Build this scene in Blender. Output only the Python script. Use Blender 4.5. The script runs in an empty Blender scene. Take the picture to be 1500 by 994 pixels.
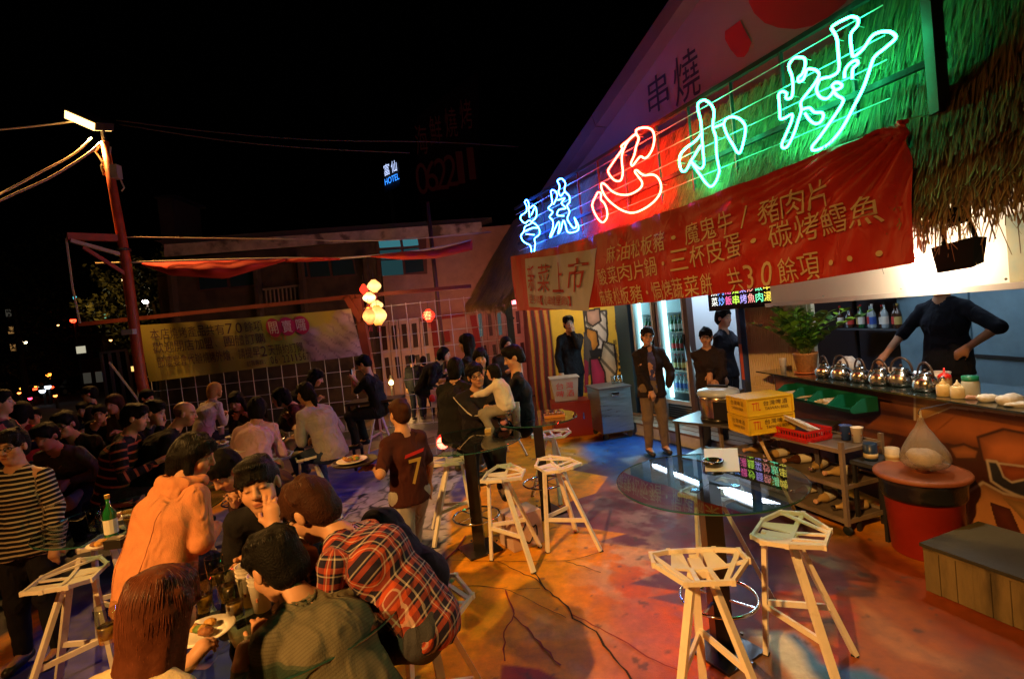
import bpy, math, random
import numpy as np
from mathutils import Vector, Matrix
random.seed(7); RS=np.random.RandomState(11)
sc=bpy.context.scene; COL=sc.collection
R=math.radians
# ---------------------------------------------------------------- camera
F=720.;CX=750.;CY=497.;HC=1.9
RHO=math.atan(.105);PIT=math.atan(22*math.cos(RHO)/F)
FW=np.array([0,math.cos(PIT),-math.sin(PIT)]);_R0=np.array([1.,0,0]);_U0=np.array([0,math.sin(PIT),math.cos(PIT)])
RT=math.cos(RHO)*_R0-math.sin(RHO)*_U0;UP=math.sin(RHO)*_R0+math.cos(RHO)*_U0
ORG=np.array([0,0,HC])
cd=bpy.data.cameras.new('camera');cam=bpy.data.objects.new('camera',cd);COL.objects.link(cam)
cd.sensor_width=36;cd.lens=F/1500*36;cd.clip_start=.05;cd.clip_end=2000
cam.matrix_world=Matrix(((RT[0],UP[0],-FW[0],0),(RT[1],UP[1],-FW[1],0),(RT[2],UP[2],-FW[2],HC),(0,0,0,1)))
sc.camera=cam
# ---------------------------------------------------------------- night sky, exposure
w=bpy.data.worlds.new('World');sc.world=w;w.use_nodes=True
wn=w.node_tree.nodes;wn.clear();wo=wn.new('ShaderNodeOutputWorld');wb=wn.new('ShaderNodeBackground')
sk=wn.new('ShaderNodeTexSky');sk.sky_type='NISHITA';sk.sun_disc=False;sk.sun_elevation=R(-4);sk.sun_rotation=R(200)
hs=wn.new('ShaderNodeHueSaturation');hs.inputs['Saturation'].default_value=.3
w.node_tree.links.new(sk.outputs[0],hs.inputs['Color']);w.node_tree.links.new(hs.outputs[0],wb.inputs[0])
w.node_tree.links.new(wb.outputs[0],wo.inputs[0]);wb.inputs[1].default_value=.004
sc.view_settings.view_transform='Standard';sc.view_settings.look='None';sc.view_settings.exposure=0;sc.view_settings.gamma=1
sc.render.engine='CYCLES'
cy=sc.cycles;cy.use_denoising=True
try: cy.denoiser='OPENIMAGEDENOISE'
except Exception: pass
cy.max_bounces=7;cy.diffuse_bounces=3;cy.glossy_bounces=4;cy.transparent_max_bounces=12;cy.transmission_bounces=5
cy.sample_clamp_indirect=4;cy.caustics_reflective=False;cy.caustics_refractive=False
def pt_light(name,loc,col,power,rad=.06,spot=None,aim=None):
    l=bpy.data.lights.new(name,'SPOT' if spot else 'POINT');l.color=col;l.energy=power;l.shadow_soft_size=rad
    o=bpy.data.objects.new(name,l);COL.objects.link(o);o.location=loc
    if spot:
        l.spot_size=R(spot);l.spot_blend=.5
        o.rotation_euler=(Vector(aim)-Vector(loc)).to_track_quat('-Z','Y').to_euler()
    return o
def area_light(name,loc,aim,sx,sy,col,power,spread=None,xdir=None):
    l=bpy.data.lights.new(name,'AREA');l.shape='RECTANGLE';l.size=sx;l.size_y=sy;l.color=col;l.energy=power
    o=bpy.data.objects.new(name,l);COL.objects.link(o)
    z=-(Vector(aim)-Vector(loc)).normalized()
    if xdir is not None:
        x=Vector(xdir);x=(x-z*x.dot(z)).normalized();y=z.cross(x)
        o.matrix_world=Matrix(((x[0],y[0],z[0],loc[0]),(x[1],y[1],z[1],loc[1]),(x[2],y[2],z[2],loc[2]),(0,0,0,1)))
    else:
        o.location=loc;o.rotation_euler=z.to_track_quat('Z','Y').to_euler()
    if spread: l.spread=R(spread)
    return o
# ---------------------------------------------------------------- from the photograph to places in the world
def ray(x,y): return FW+RT*(x-CX)/F-UP*(y-CY)/F
def G(x,y,z=0.):
    d=ray(x,y);return ORG+d*(z-HC)/d[2]
def D(x,y,Y):
    d=ray(x,y);return ORG+d*Y/d[1]
def PL(x,y,a,b):
    n=np.array([-(b-a)[1],(b-a)[0]]);d=ray(x,y);t=((a-ORG[:2])@n)/(d[:2]@n);return ORG+d*t
FA=np.array([.36,8.5]);FB=np.array([2.79,3.3]);FU=(FB-FA)/np.linalg.norm(FB-FA);FN=np.array([FU[1],-FU[0]])  # facade line, FN points outward (to the yard)
if FN[0]>0: FN=-FN
def FP(x,y,o=0.): return PL(x,y,FA+FN*o,FB+FN*o)
def FL(s,z,o=0.):  # point s metres along the facade from FA
    q=FA+FU*s+FN*o;return np.array([q[0],q[1],z])
def fs(p): return float((np.array(p[:2])-FA)@FU)
# ---------------------------------------------------------------- toolkit
ROOT={}
def tag(o,label=None,cat=None,group=None,kind=None):
    if label:o['label']=label
    if cat:o['category']=cat
    if group:o['group']=group
    if kind:o['kind']=kind
    return o
def thing(name,loc,label,cat,group=None):
    o=bpy.data.objects.new(name,None);COL.objects.link(o);o.location=[float(v) for v in loc];o.empty_display_size=.1
    ROOT[o.name]=np.array([float(v) for v in loc]);return tag(o,label,cat,group)
def link(name,me,mat,parent=None,off=None,smooth=False):
    o=bpy.data.objects.new(name,me);COL.objects.link(o)
    if parent is not None:
        o.parent=parent;ROOT[o.name]=ROOT.get(parent.name,np.zeros(3))
    for m in (mat if isinstance(mat,(list,tuple)) else [mat]):
        if m is not None: me.materials.append(m)
    if smooth: me.polygons.foreach_set('use_smooth',[True]*len(me.polygons))
    return o
class MB:
    def __init__(s): s.v=[];s.f=[];s.m=[];s.mi=0
    def add(s,V,Fc):
        n=len(s.v);s.v.extend([tuple(float(c) for c in p) for p in V]);s.f.extend([tuple(i+n for i in f) for f in Fc]);s.m.extend([s.mi]*len(Fc));return s
    def box(s,c,d,ax=None):
        c=np.array(c,float);h=np.array(d,float)/2;ax=np.eye(3) if ax is None else np.array(ax,float)
        V=[c+ax[0]*h[0]*i+ax[1]*h[1]*j+ax[2]*h[2]*k for i in(-1,1) for j in(-1,1) for k in(-1,1)]
        return s.add(V,[(0,1,3,2),(4,6,7,5),(0,4,5,1),(2,3,7,6),(0,2,6,4),(1,5,7,3)])
    def bar(s,a,b,w,h,up=(0,0,1),w2=None,h2=None):
        a=np.array(a,float);b=np.array(b,float);d=b-a;d/=np.linalg.norm(d);u=np.array(up,float)
        x=np.cross(d,u)
        if np.linalg.norm(x)<1e-3: x=np.cross(d,np.array([1.,0,0]))
        x/=np.linalg.norm(x);z=np.cross(x,d)
        w2=w if w2 is None else w2;h2=h if h2 is None else h2
        V=[]
        for P,W,Hh in((a,w,h),(b,w2,h2)):
            V+=[P-x*W/2-z*Hh/2,P+x*W/2-z*Hh/2,P+x*W/2+z*Hh/2,P-x*W/2+z*Hh/2]
        return s.add(V,[(3,2,1,0),(4,5,6,7),(0,1,5,4),(1,2,6,5),(2,3,7,6),(3,0,4,7)])
    def tube(s,pts,r,n=8,closed=False,caps=True):
        P=[np.array(p,float) for p in pts];m=len(P);rr=r if isinstance(r,(list,tuple,np.ndarray)) else [r]*m
        V=[];prev=None
        for i in range(m):
            a=P[(i-1)%m] if (closed or i>0) else P[i];b=P[(i+1)%m] if (closed or i<m-1) else P[i]
            t=b-a;t/=(np.linalg.norm(t)+1e-9)
            if prev is None:
                x=np.cross(t,[0,0,1.]); 
                if np.linalg.norm(x)<.1: x=np.cross(t,[1.,0,0])
            else: x=prev-t*(prev@t)
            x/=np.linalg.norm(x)+1e-9;prev=x;y=np.cross(t,x)
            for k in range(n):
                an=2*math.pi*k/n;V.append(P[i]+(x*math.cos(an)+y*math.sin(an))*rr[i])
        Fc=[]
        for i in range(m if closed else m-1):
            j=(i+1)%m
            for k in range(n):
                l=(k+1)%n;Fc.append((i*n+k,i*n+l,j*n+l,j*n+k))
        if not closed and caps: Fc+= [tuple(range(n-1,-1,-1)),tuple((m-1)*n+k for k in range(n))]
        return s.add(V,Fc)
    def lathe(s,c,prof,n=24,sx=1,sy=1,ax=None,caps=True):
        c=np.array(c,float);ax=np.eye(3) if ax is None else np.array(ax,float)
        V=[];m=len(prof)
        for r,z in prof:
            for k in range(n):
                a=2*math.pi*k/n;V.append(c+ax[0]*r*math.cos(a)*sx+ax[1]*r*math.sin(a)*sy+ax[2]*z)
        Fc=[(i*n+k,i*n+(k+1)%n,(i+1)*n+(k+1)%n,(i+1)*n+k) for i in range(m-1) for k in range(n)]
        if caps:
            if prof[0][0]>1e-4:Fc.append(tuple(range(n-1,-1,-1)))
            if prof[-1][0]>1e-4:Fc.append(tuple((m-1)*n+k for k in range(n)))
        return s.add(V,Fc)
    def ball(s,c,r,n=12,ax=None):
        r=r if isinstance(r,(tuple,list)) else (r,r,r)
        pr=[(max(1e-5,math.sin(math.pi*i/(n//2+1))),-math.cos(math.pi*i/(n//2+1))) for i in range(n//2+2)]
        c=np.array(c,float);ax=np.eye(3) if ax is None else np.array(ax,float)
        return s.lathe(c,[(a,b*r[2]) for a,b in pr],n,r[0],r[1],ax,caps=False)
    def build(s,name,mat,parent=None,smooth=False,label=None,kind=None):
        off=ROOT.get(parent.name,np.zeros(3)) if parent is not None else np.zeros(3)
        me=bpy.data.meshes.new(name);V=np.array(s.v).reshape(-1,3)-off
        me.from_pydata(V.tolist(),[],s.f)
        o=link(name,me,mat,parent,smooth=smooth)
        if any(s.m): me.polygons.foreach_set('material_index',s.m)
        if label:o['label']=label
        if kind:o['kind']=kind
        return o
def lathe_n(name,c,prof,mat,parent,n=24,**k): return MB().lathe(c,prof,n,**k).build(name,mat,parent,smooth=True)
def copy_tree(o,parent=None):
    c=o.copy();COL.objects.link(c)
    if parent is not None: c.parent=parent
    for ch in list(o.children): copy_tree(ch,c)
    return c
def place(o,loc,rz=0.,first=False,label=None,group=None,scale=None):
    c=o if first else copy_tree(o)
    c.location=[float(v) for v in loc];c.rotation_euler=(0,0,rz)
    if scale: c.scale=(scale,)*3
    if label:c['label']=label
    if group:c['group']=group
    return c
# ---------------------------------------------------------------- materials
MC={}
def mat(name,col=(.5,.5,.5),rough=.6,metal=0.,emit=None,es=0.,var=0.,vs=8.,bump=0.,bs=60.,coat=0.,attr=None,alpha=1.,spec=.5,sheen=0.,dirt=None,stretch=None,fold=0.):
    if name in MC: return MC[name]
    m=bpy.data.materials.new(name);m.use_nodes=True;nt=m.node_tree;N=nt.nodes;L=nt.links
    b=N['Principled BSDF'];b.inputs['Base Color'].default_value=(*col,1);b.inputs['Roughness'].default_value=rough
    b.inputs['Metallic'].default_value=metal;b.inputs['Specular IOR Level'].default_value=spec
    if coat: b.inputs['Coat Weight'].default_value=coat;b.inputs['Coat Roughness'].default_value=.12
    if sheen: b.inputs['Sheen Weight'].default_value=sheen
    if emit: b.inputs['Emission Color'].default_value=(*emit,1);b.inputs['Emission Strength'].default_value=es
    if alpha<1: b.inputs['Alpha'].default_value=alpha
    src=None
    tc=N.new('ShaderNodeTexCoord');vec=tc.outputs['Object']
    if stretch:
        mp=N.new('ShaderNodeMapping');mp.inputs['Scale'].default_value=stretch;L.new(vec,mp.inputs[0]);vec=mp.outputs[0]
    if attr:
        at=N.new('ShaderNodeAttribute');at.attribute_name=attr;src=at.outputs['Color']
    if var>0 or dirt:
        n=N.new('ShaderNodeTexNoise');n.inputs['Scale'].default_value=vs;n.inputs['Detail'].default_value=8;n.inputs['Roughness'].default_value=.65;L.new(vec,n.inputs['Vector'])
        mr=N.new('ShaderNodeMapRange');mr.inputs[1].default_value=.3;mr.inputs[2].default_value=.7;mr.inputs[3].default_value=1-var;mr.inputs[4].default_value=1+var*.6;L.new(n.outputs[0],mr.inputs[0])
        mx=N.new('ShaderNodeMix');mx.data_type='RGBA';mx.blend_type='MULTIPLY';mx.inputs[0].default_value=1
        if src: L.new(src,mx.inputs[6])
        else: mx.inputs[6].default_value=(*col,1)
        cb=N.new('ShaderNodeCombineColor');[L.new(mr.outputs[0],cb.inputs[i]) for i in range(3)];L.new(cb.outputs[0],mx.inputs[7]);src=mx.outputs[2]
        rr=N.new('ShaderNodeMapRange');rr.inputs[1].default_value=.3;rr.inputs[2].default_value=.7;rr.inputs[3].default_value=max(.03,rough-.12);rr.inputs[4].default_value=min(1,rough+.15);L.new(n.outputs[0],rr.inputs[0]);L.new(rr.outputs[0],b.inputs['Roughness'])
        if dirt:
            n2=N.new('ShaderNodeTexNoise');n2.inputs['Scale'].default_value=dirt[1];n2.inputs['Detail'].default_value=10;L.new(vec,n2.inputs['Vector'])
            m2=N.new('ShaderNodeMapRange');m2.inputs[1].default_value=dirt[2];m2.inputs[2].default_value=dirt[2]+.12;L.new(n2.outputs[0],m2.inputs[0])
            m3=N.new('ShaderNodeMath');m3.operation='MULTIPLY';m3.inputs[1].default_value=dirt[3];L.new(m2.outputs[0],m3.inputs[0])
            mx2=N.new('ShaderNodeMix');mx2.data_type='RGBA';L.new(m3.outputs[0],mx2.inputs[0]);L.new(src,mx2.inputs[6]);mx2.inputs[7].default_value=(*dirt[0],1);src=mx2.outputs[2]
    if src: L.new(src,b.inputs['Base Color'])
    if bump:
        n=N.new('ShaderNodeTexNoise');n.inputs['Scale'].default_value=bs;n.inputs['Detail'].default_value=4;L.new(vec,n.inputs['Vector'])
        bp=N.new('ShaderNodeBump');bp.inputs['Strength'].default_value=bump;bp.inputs['Distance'].default_value=.01;L.new(n.outputs[0],bp.inputs['Height']);L.new(bp.outputs[0],b.inputs['Normal'])
        if fold:
            n3=N.new('ShaderNodeTexNoise');n3.inputs['Scale'].default_value=7.5;n3.inputs['Detail'].default_value=4;n3.inputs['Distortion'].default_value=1.4;n3.noise_type='RIDGED_MULTIFRACTAL';mp3=N.new('ShaderNodeMapping');mp3.inputs['Scale'].default_value=(1.3,1.3,.75);mp3.inputs['Rotation'].default_value=(.3,.5,.2);L.new(tc.outputs['Object'],mp3.inputs[0]);L.new(mp3.outputs[0],n3.inputs['Vector'])
            b3=N.new('ShaderNodeBump');b3.inputs['Strength'].default_value=fold;b3.inputs['Distance'].default_value=.026;L.new(n3.outputs[0],b3.inputs['Height']);L.new(b3.outputs[0],bp.inputs['Normal'])
    MC[name]=m;return m
def emat(name,col,s):
    if name in MC: return MC[name]
    m=bpy.data.materials.new(name);m.use_nodes=True;N=m.node_tree.nodes;N.clear();o=N.new('ShaderNodeOutputMaterial');e=N.new('ShaderNodeEmission')
    e.inputs[0].default_value=(*col,1);e.inputs[1].default_value=s;m.node_tree.links.new(e.outputs[0],o.inputs[0]);MC[name]=m;return m
def emat_band(name,c0,c1,st,h):
    if name in MC: return MC[name]
    m=bpy.data.materials.new(name);m.use_nodes=True;nt=m.node_tree;N=nt.nodes;L=nt.links;N.clear();o=N.new('ShaderNodeOutputMaterial');e=N.new('ShaderNodeEmission');tc=N.new('ShaderNodeTexCoord');sp=N.new('ShaderNodeSeparateXYZ');L.new(tc.outputs['Object'],sp.inputs[0])
    ab=N.new('ShaderNodeMath');ab.operation='ABSOLUTE';L.new(sp.outputs[2],ab.inputs[0]);no=N.new('ShaderNodeTexNoise');no.inputs['Scale'].default_value=9;L.new(tc.outputs['Object'],no.inputs['Vector']);ad=N.new('ShaderNodeMath');ad.operation='MULTIPLY_ADD';L.new(no.outputs[0],ad.inputs[0]);ad.inputs[1].default_value=h*1.1;L.new(ab.outputs[0],ad.inputs[2])
    mr=N.new('ShaderNodeMapRange');mr.inputs[1].default_value=h*.45;mr.inputs[2].default_value=h*1.55;L.new(ad.outputs[0],mr.inputs[0]);mx=N.new('ShaderNodeMix');mx.data_type='RGBA';L.new(mr.outputs[0],mx.inputs[0]);mx.inputs[6].default_value=(*[v*st for v in c0],1);mx.inputs[7].default_value=(*[v*st for v in c1],1)
    L.new(mx.outputs[2],e.inputs[0]);e.inputs[1].default_value=1;L.new(e.outputs[0],o.inputs[0]);MC[name]=m;return m
def glass(name,tint=(.8,.95,.95),refl=1.0,rough=.02,trans=1.0,milk=0.,milkc=(.8,.8,.8)):
    if name in MC: return MC[name]
    m=bpy.data.materials.new(name);m.use_nodes=True;nt=m.node_tree;N=nt.nodes;L=nt.links;N.clear();o=N.new('ShaderNodeOutputMaterial')
    t=N.new('ShaderNodeBsdfTransparent');t.inputs[0].default_value=(*tint,1);g=N.new('ShaderNodeBsdfGlossy');g.inputs['Roughness'].default_value=rough
    fr=N.new('ShaderNodeFresnel');fr.inputs[0].default_value=1.5;ml=N.new('ShaderNodeMath');ml.operation='MULTIPLY';ml.inputs[1].default_value=refl;ge=N.new('ShaderNodeNewGeometry');sb=N.new('ShaderNodeMath');sb.operation='SUBTRACT';sb.inputs[0].default_value=1;L.new(ge.outputs['Backfacing'],sb.inputs[1]);m0=N.new('ShaderNodeMath');m0.operation='MULTIPLY';L.new(fr.outputs[0],m0.inputs[0]);L.new(sb.outputs[0],m0.inputs[1]);L.new(m0.outputs[0],ml.inputs[0])
    src=t.outputs[0]
    if milk:
        d=N.new('ShaderNodeBsdfDiffuse');d.inputs[0].default_value=(*milkc,1);mm=N.new('ShaderNodeMixShader');mm.inputs[0].default_value=milk;L.new(src,mm.inputs[1]);L.new(d.outputs[0],mm.inputs[2]);src=mm.outputs[0]
    mx=N.new('ShaderNodeMixShader');L.new(ml.outputs[0],mx.inputs[0]);L.new(src,mx.inputs[1]);L.new(g.outputs[0],mx.inputs[2]);L.new(mx.outputs[0],o.inputs[0])
    MC[name]=m;return m
def set_col(me,cols,name='Col'):
    a=me.color_attributes.new(name,'FLOAT_COLOR','POINT');c=np.ones((len(me.vertices),4),np.float32);c[:,:3]=cols;a.data.foreach_set('color',c.ravel())
# vectorised noise and polygon tools for painted surfaces
_NK=RS.normal(size=(24,3));_NP=RS.uniform(0,6.28,24)
def vnoise(P,sc_=1.,seed=0):
    P=np.asarray(P,float)*sc_;s=np.zeros(P.shape[0])
    for i in range(6):
        k=_NK[(i+seed)%24];q=P@k+_NP[(i*3+seed)%24];s+=np.sin(q+1.7*np.sin(P@_NK[(i+7+seed)%24]*.8+_NP[(i+seed)%24]))
    return s/3.2
def fbm(P,sc_,seed=0,o=3):
    s=0;a=1.
    for i in range(o): s=s+a*vnoise(P,sc_*2**i,seed+i*3);a*=.5
    return s/1.6
def inpoly(X,Y,poly):
    c=np.zeros(X.shape,bool);n=len(poly)
    for i in range(n):
        x1,y1=poly[i];x2,y2=poly[(i+1)%n]
        if y1==y2: continue
        c^=((y1>Y)!=(y2>Y))&(X<(x2-x1)*(Y-y1)/(y2-y1)+x1)
    return c
def dline(X,Y,pts,closed=False):
    d=np.full(X.shape,1e9);n=len(pts)
    for i in range(n if closed else n-1):
        x1,y1=pts[i];x2,y2=pts[(i+1)%n];dx,dy=x2-x1,y2-y1;t=np.clip(((X-x1)*dx+(Y-y1)*dy)/(dx*dx+dy*dy+1e-12),0,1)
        d=np.minimum(d,np.hypot(X-x1-t*dx,Y-y1-t*dy))
    return d
def grid_mesh(name,f,nu,nv,mat_,parent=None,colf=None,smooth=True,u0=0,u1=1,v0=0,v1=1,thick=0.):
    U,V=np.meshgrid(np.linspace(u0,u1,nu),np.linspace(v0,v1,nv),indexing='ij');U=U.ravel();V=V.ravel();P=f(U,V)
    idx=np.arange(nu*nv).reshape(nu,nv);q=np.stack([idx[:-1,:-1],idx[1:,:-1],idx[1:,1:],idx[:-1,1:]],-1).reshape(-1,4)
    off=ROOT.get(parent.name,np.zeros(3)) if parent is not None else 0
    me=bpy.data.meshes.new(name);me.from_pydata((P-off).tolist(),[],q.tolist());o=link(name,me,mat_,parent,smooth=smooth)
    if colf is not None: set_col(me,colf(U,V))
    if thick:
        md=o.modifiers.new('thickness','SOLIDIFY');md.thickness=thick;md.offset=-1
    return o
# lettering
TM={}
def text_raw(s):
    if s in TM: return TM[s]
    c=bpy.data.curves.new('t','FONT');c.body=s;c.resolution_u=3;o=bpy.data.objects.new('t',c);COL.objects.link(o)
    bpy.context.view_layer.update();dg=bpy.context.evaluated_depsgraph_get();me=bpy.data.meshes.new_from_object(o.evaluated_get(dg))
    V=np.array([v.co[:] for v in me.vertices]).reshape(-1,3);Fc=[tuple(p.vertices) for p in me.polygons]
    bpy.data.objects.remove(o);bpy.data.curves.remove(c);bpy.data.meshes.remove(me)
    mn=V.min(0);mx=V.max(0);V=(V-mn)/(np.maximum(mx-mn,1e-6));TM[s]=(V[:,:2],Fc);return TM[s]
def lettering(name,items,mat_,parent,f):
    """items: (string,u0,v0,u1,v1[,shear]) mapped by f(u,v)->world points"""
    mb=MB()
    for it in items:
        V,Fc=text_raw(it[0]);u0,v0,u1,v1=it[1:5];sh=it[5] if len(it)>5 else 0
        U=u0+(u1-u0)*V[:,0]+sh*(V[:,1]);W=v0+(v1-v0)*V[:,1];mb.add(f(U,W),Fc)
    return mb.build(name,mat_,parent)
# ================================================================ LIGHTS THE PLACE HAS
SOD=(1.,.47,.11)
LAMP=D(131,181,9.)
# ================================================================ GROUND
asph=mat('asphalt',(.045,.042,.04),.85,var=.35,vs=3,bump=.4,bs=90)
mb=MB();mb.add([(-400,-60,-.012),(400,-60,-.012),(400,900,-.012),(-400,900,-.012)],[(0,1,2,3)])
tag(mb.build('ground',asph),kind='structure')
def g2(pts): return [tuple(G(x,y)[:2]) for x,y in pts]
def floorcol(X,Y):
    P=np.stack([X,Y,np.zeros_like(X)],1);n1=fbm(P,.9,1);n2=fbm(P,3.1,5);n3=fbm(P,9.,9,2)
    Xw=X+.05*n2;Yw=Y+.05*fbm(P,3.,13)
    def C(r,g,b): return np.array([r,g,b])
    c=np.tile(C(.74,.29,.012),(len(X),1))
    def mixin(c,m,col,w=1.): m=(np.clip(m,0,1)*w)[:,None];return c*(1-m)+col*m
    c=mixin(c,.5+.9*n1,C(.78,.33,.012),.8);c=mixin(c,n2*.9,C(.62,.15,.01),.6)
    def soft(poly,edge=.06,warp=True):
        pg=g2(poly);a,b=(Xw,Yw) if warp else (X,Y);i=inpoly(a,b,pg);d=dline(a,b,pg,True);return np.clip(.5+np.where(i,d,-d)/(2*edge),0,1)
    # red and pink paint of the flames, lower centre
    c=mixin(c,soft([(900,800),(1000,810),(1110,900),(1160,994),(1180,1090),(870,1090),(905,960),(860,860)],.25),C(.55,.065,.010),.85)
    c=mixin(c,soft([(870,930),(930,880),(985,930),(990,1010),(900,1060),(850,1010)],.12),C(.48,.17,.17),.5)
    # right side brown red
    c=mixin(c,soft([(1180,800),(1240,770),(1330,800),(1700,1000),(1700,1300),(1230,1100),(1170,900)],.2),C(.23,.045,.010),1)
    c=mixin(c,soft([(1240,870),(1300,850),(1420,960),(1500,1060),(1330,1060),(1235,940)],.07),C(.32,.11,.035),.75)
    c=mixin(c,soft([(1262,880),(1300,905),(1340,940),(1410,970),(1400,985),(1320,965),(1265,920)],.03),C(.38,.18,.08),.6)
    # purple maroon paint behind the zigzag flames
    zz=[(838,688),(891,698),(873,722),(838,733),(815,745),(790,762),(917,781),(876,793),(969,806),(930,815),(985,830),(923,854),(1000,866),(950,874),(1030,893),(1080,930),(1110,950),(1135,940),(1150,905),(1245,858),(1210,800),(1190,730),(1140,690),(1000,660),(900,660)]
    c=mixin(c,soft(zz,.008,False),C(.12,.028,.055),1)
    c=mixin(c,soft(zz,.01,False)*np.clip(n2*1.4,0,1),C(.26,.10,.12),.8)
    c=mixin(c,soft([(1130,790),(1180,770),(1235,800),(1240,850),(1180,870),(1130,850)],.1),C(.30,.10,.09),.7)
    # sea blue behind and under the glass table
    c=mixin(c,soft([(845,650),(925,632),(1010,650),(1130,660),(1190,700),(1160,750),(1060,760),(960,735),(900,700)],.14),C(.006,.05,.26),1)
    c=mixin(c,soft([(845,650),(925,632),(1010,650),(1130,660),(1190,700),(1160,750),(1060,760),(960,735),(900,700)],.12)*np.clip(n2*2,0,1),C(.05,.20,.50),.7)
    c=mixin(c,soft([(905,672),(940,668),(1000,700),(1040,722),(1030,728),(960,706)],.04),C(.35,.36,.45),.55)
    c=mixin(c,soft([(1060,800),(1130,820),(1170,860),(1120,905),(1060,870)],.1),C(.06,.06,.17),.7)
    c=mixin(c,soft([(930,700),(985,735),(1040,752),(990,760),(920,725)],.08),C(.25,.09,.2),.8)
    # red rock, white foam and blue water near the right stool
    c=mixin(c,soft([(1115,880),(1150,868),(1245,872),(1256,888),(1235,905),(1200,915),(1130,925),(1110,905)],.02),C(.42,.06,.02),1)
    c=mixin(c,soft([(1195,915),(1236,905),(1234,930),(1205,938)],.03),C(.09,.06,.06),1)
    c=mixin(c,soft([(1240,885),(1258,900),(1256,940),(1225,968),(1200,960),(1235,935)],.02),C(.42,.06,.03),1)
    c=mixin(c,soft([(1110,930),(1170,926),(1215,965),(1270,975),(1330,1010),(1360,1090),(1260,1090),(1190,990)],.03),C(.05,.17,.42),1)
    c=mixin(c,soft([(1105,926),(1150,926),(1180,950),(1215,1000),(1260,1060),(1230,1070),(1180,1000),(1140,955)],.03),C(.62,.60,.5),.9)
    c=mixin(c,soft([(1030,930),(1110,928),(1150,965),(1200,1040),(1210,1090),(1080,1090),(1070,990)],.04),C(.19,.11,.08),.95)
    c=mixin(c,soft([(1395,960),(1450,950),(1520,985),(1540,1080),(1380,1080)],.05),C(.2,.09,.05),.85)
    # maroon patch, bottom centre
    c=mixin(c,soft([(735,972),(790,978),(850,1010),(850,1100),(720,1100)],.01,False),C(.25,.035,.03),1)
    # blue violet water on the left with pale streaks
    vio=[(-200,1150),(20,970),(110,850),(200,775),(300,760),(430,700),(560,655),(640,665),(700,665),(690,720),(640,760),(655,840),(600,870),(520,900),(480,1100)]
    v=soft(vio,.03);st=np.clip(np.sin((Y*2.2+X*.7)*14+3*n2)*.5+n3,0,1)
    c=mixin(c,v,C(.045,.045,.34),1);c=mixin(c,v*st,C(.13,.12,.45),.7)
    wt=soft([(490,745),(560,690),(640,655),(700,660),(660,720),(655,790),(610,850),(520,860),(470,800)],.03)
    c=mixin(c,wt,C(.50,.44,.50),1)
    sw=np.abs(np.sin(9*X+5*n1+4*n2+2.2*Y))+.6*n3
    c=mixin(c,wt*np.clip((.28-sw)*6,0,1),C(.03,.03,.05),1)
    c=mixin(c,wt*np.clip((.12-np.abs(fbm(P,5.,17)))*9,0,1),C(.03,.03,.05),.9)
    # dark strips between slabs further back
    c=mixin(c,soft([(380,660),(640,600),(700,600),(700,650),(560,655),(420,700)],.1),C(.10,.085,.12),.9)
    c=mixin(c,(Y>9.6).astype(float),C(.06,.055,.06),.9)
    pw=g2([(-60,980),(110,850),(210,775),(330,700),(380,660)])+[(-3.5,9),(-3.5,14),(-12,14),(-12,1)]
    i_=inpoly(Xw,Yw,pw);c=mixin(c,i_.astype(float),C(.055,.05,.05),1)
    # worn concrete patches
    wear=np.clip((fbm(P,2.3,21)-.38)*5,0,1)*np.clip(n3*2+.7,0,1)
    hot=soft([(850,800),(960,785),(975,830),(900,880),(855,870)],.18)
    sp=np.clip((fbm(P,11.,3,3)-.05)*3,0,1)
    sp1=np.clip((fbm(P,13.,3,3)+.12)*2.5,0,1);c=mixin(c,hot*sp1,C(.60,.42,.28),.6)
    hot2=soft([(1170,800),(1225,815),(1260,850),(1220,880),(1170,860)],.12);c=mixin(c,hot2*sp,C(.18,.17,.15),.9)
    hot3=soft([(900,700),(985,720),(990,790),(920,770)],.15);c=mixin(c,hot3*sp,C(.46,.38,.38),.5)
    c=mixin(c,wear,C(.33,.27,.22),.35)
    c*= (1+.16*n3+.12*n2)[:,None]
    spk=np.clip((fbm(P,30.,2,2)-.75)*6,0,1);c=mixin(c,spk,C(.06,.05,.05),.7)
    return np.clip(c,.004,.9)
def nonuni(a,b,lo,hi,fine,coarse):
    l=list(np.arange(a,lo,coarse))+list(np.arange(lo,hi,fine))+list(np.arange(hi,b,coarse));return np.array(l)
gx=nonuni(-9,4.6,-2.4,2.9,.0155,.06);gy=nonuni(.8,12.6,1.7,6.2,.0155,.055)
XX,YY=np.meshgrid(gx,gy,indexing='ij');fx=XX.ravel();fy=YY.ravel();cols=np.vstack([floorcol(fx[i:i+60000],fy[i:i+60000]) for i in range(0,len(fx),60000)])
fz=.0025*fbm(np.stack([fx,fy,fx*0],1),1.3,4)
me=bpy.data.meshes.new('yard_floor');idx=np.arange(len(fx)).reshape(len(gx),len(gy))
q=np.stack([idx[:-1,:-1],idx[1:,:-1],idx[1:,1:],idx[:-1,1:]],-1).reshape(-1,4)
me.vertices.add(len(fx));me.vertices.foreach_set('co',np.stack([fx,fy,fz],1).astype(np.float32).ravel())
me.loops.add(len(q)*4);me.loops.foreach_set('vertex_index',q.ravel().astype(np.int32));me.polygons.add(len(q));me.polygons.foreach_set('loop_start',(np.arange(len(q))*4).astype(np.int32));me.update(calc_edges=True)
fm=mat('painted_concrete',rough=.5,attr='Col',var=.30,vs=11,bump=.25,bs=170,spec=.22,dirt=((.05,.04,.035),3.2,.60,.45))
fo=link('yard_floor',me,fm,smooth=True);tag(fo,kind='structure');set_col(me,cols)
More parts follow.
